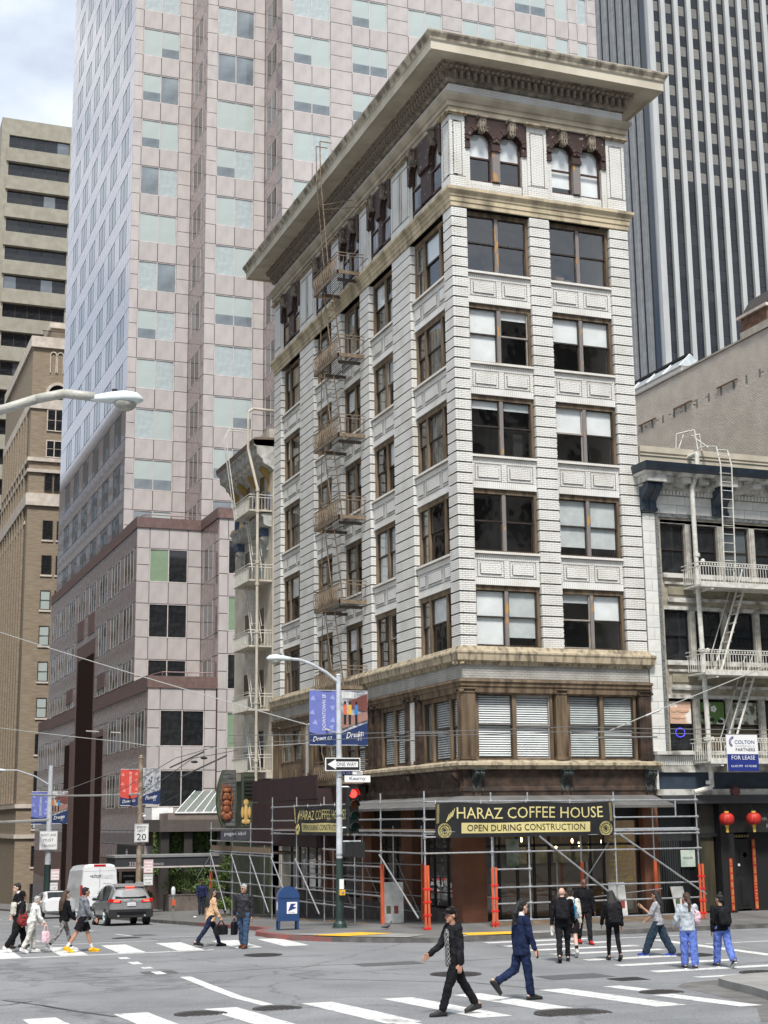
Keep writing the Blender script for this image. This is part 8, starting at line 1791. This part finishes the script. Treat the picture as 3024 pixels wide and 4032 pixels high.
person('dark-haired woman in a peach cardigan striding right with a black handbag', -8.75, -2.1, 8, 1.66, 'pale', ((24, 4), (-27, 12, 30)), ((-8, 6, 10), (10, 6, 20)), 'cardigan', peach, 'trousers', cloth('navy_trousers', (.014, .02, .045)), 'black', ('long', 'black'), 3, (0, 0), .011, .95, (e_bag(1, bag_b, .4, .26, .12, .26),), top_len=.08, bot_r=.9)
person('grey-haired man in dark quilted jacket and blue jeans carrying a black briefcase bag', -8.05, -3.0, 232, 1.72, 'tan', ((8, 3), (-8, 6)), ((-4, 8, 8), (-18, 18, 12)), 'quilted_jacket', puff, 'trousers', jean, cloth('brown_shoe', (.12, .05, .03)), ('short', 'grey'), 0, (-12, 0), .011, 1.12, (e_glasses, e_bag(1, blk, .28, .34, .14, .26)), bot_r=1.1, top_len=.04, collar=True)
person('long-haired woman in black sweater and marbled grey leggings walking right', -12.7, -1.5, 10, 1.66, 'pale', ((20, 5), (-25, 16)), ((-10, 6, 10), (14, 6, 26)), 'sweater', blk, 'tights', ftn, wsh, ('long', 'brown'), 2, (0, 2), .011, .96, sock=blk, shoe_m2='white')
person('man in grey hoodie, black shorts and bright yellow shoes walking right', -12.3, -2.1, -2, 1.76, 'tan', ((20, 2), (-24, 10, 14)), ((-18, 6, 10), (16, 6, 24)), 'hoodie', gry, 'shorts', blk, yel, ('short', 'black'), 4, (12, 0), .011, 1.02, (e_glasses,), hood=True, top_len=.03, bot_r=1.15, sock=mat('white_sock', (.6, .6, .6), .8), shoe_m2=yel)
person('stooped person in white jacket, white trousers and face mask with grey hair', -13.6, -1.65, 8, 1.5, 'pale', ((12, 8), (-12, 14)), ((10, 8, 30), (14, 8, 22)), 'white_jacket', wht, 'trousers', cloth('cream_trousers', (.5, .48, .44)), wsh, ('short', 'grey'), 14, (0, 0), .011, 1.08, (e_mask, e_bag(1, pinkb, .22, .3, .1, .3)), bot_r=1.15, hood=True, shoe_m2='white')
person('hooded person in black with a pale backpack and red patterned shoulder bag', -13.85, -1.15, 6, 1.64, 'mid', ((16, 6), (-20, 14)), ((10, 6, 20), (-6, 6, 10)), 'sweatshirt', blk2, 'trousers', blk, wsh, ('none', 'black'), 4, (0, 4), .011, 1.0, (e_hoodup(blk), e_backpack(cloth('cream_pack', (.5, .48, .42)), .28, .36, .14), e_sling(cloth('red_pattern', (.4, .04, .04), (.02, .02, .02), 24), 1, (-.02, .04), .34, .34)), bot_r=1.3, shoe_m2='white')
person('tall dark-haired man in black coat and white collar at the far left', -13.75, .1, 175, 1.8, 'pale', ((10, 3), (-14, 8)), ((-8, 6, 12), (8, 6, 12)), 'coat', blk, 'trousers', blk2, 'black', ('short', 'black'), 2, (6, 4), .012, 1.0, (e_shirtfront,), top_len=.1)
person('man in navy top standing still by the planters in the distance', -1.75, 27.2, 262, 1.66, 'dark', ((0, 2), (2, 3)), ((6, 8, 30), (8, 8, 40)), 'top', cloth('deep_navy', (.02, .025, .07)), 'trousers', cloth('slate_trousers', (.03, .035, .05)), 'black', ('short', 'black'), 2, (0, 4), .014, 1.05, zoff=.16)
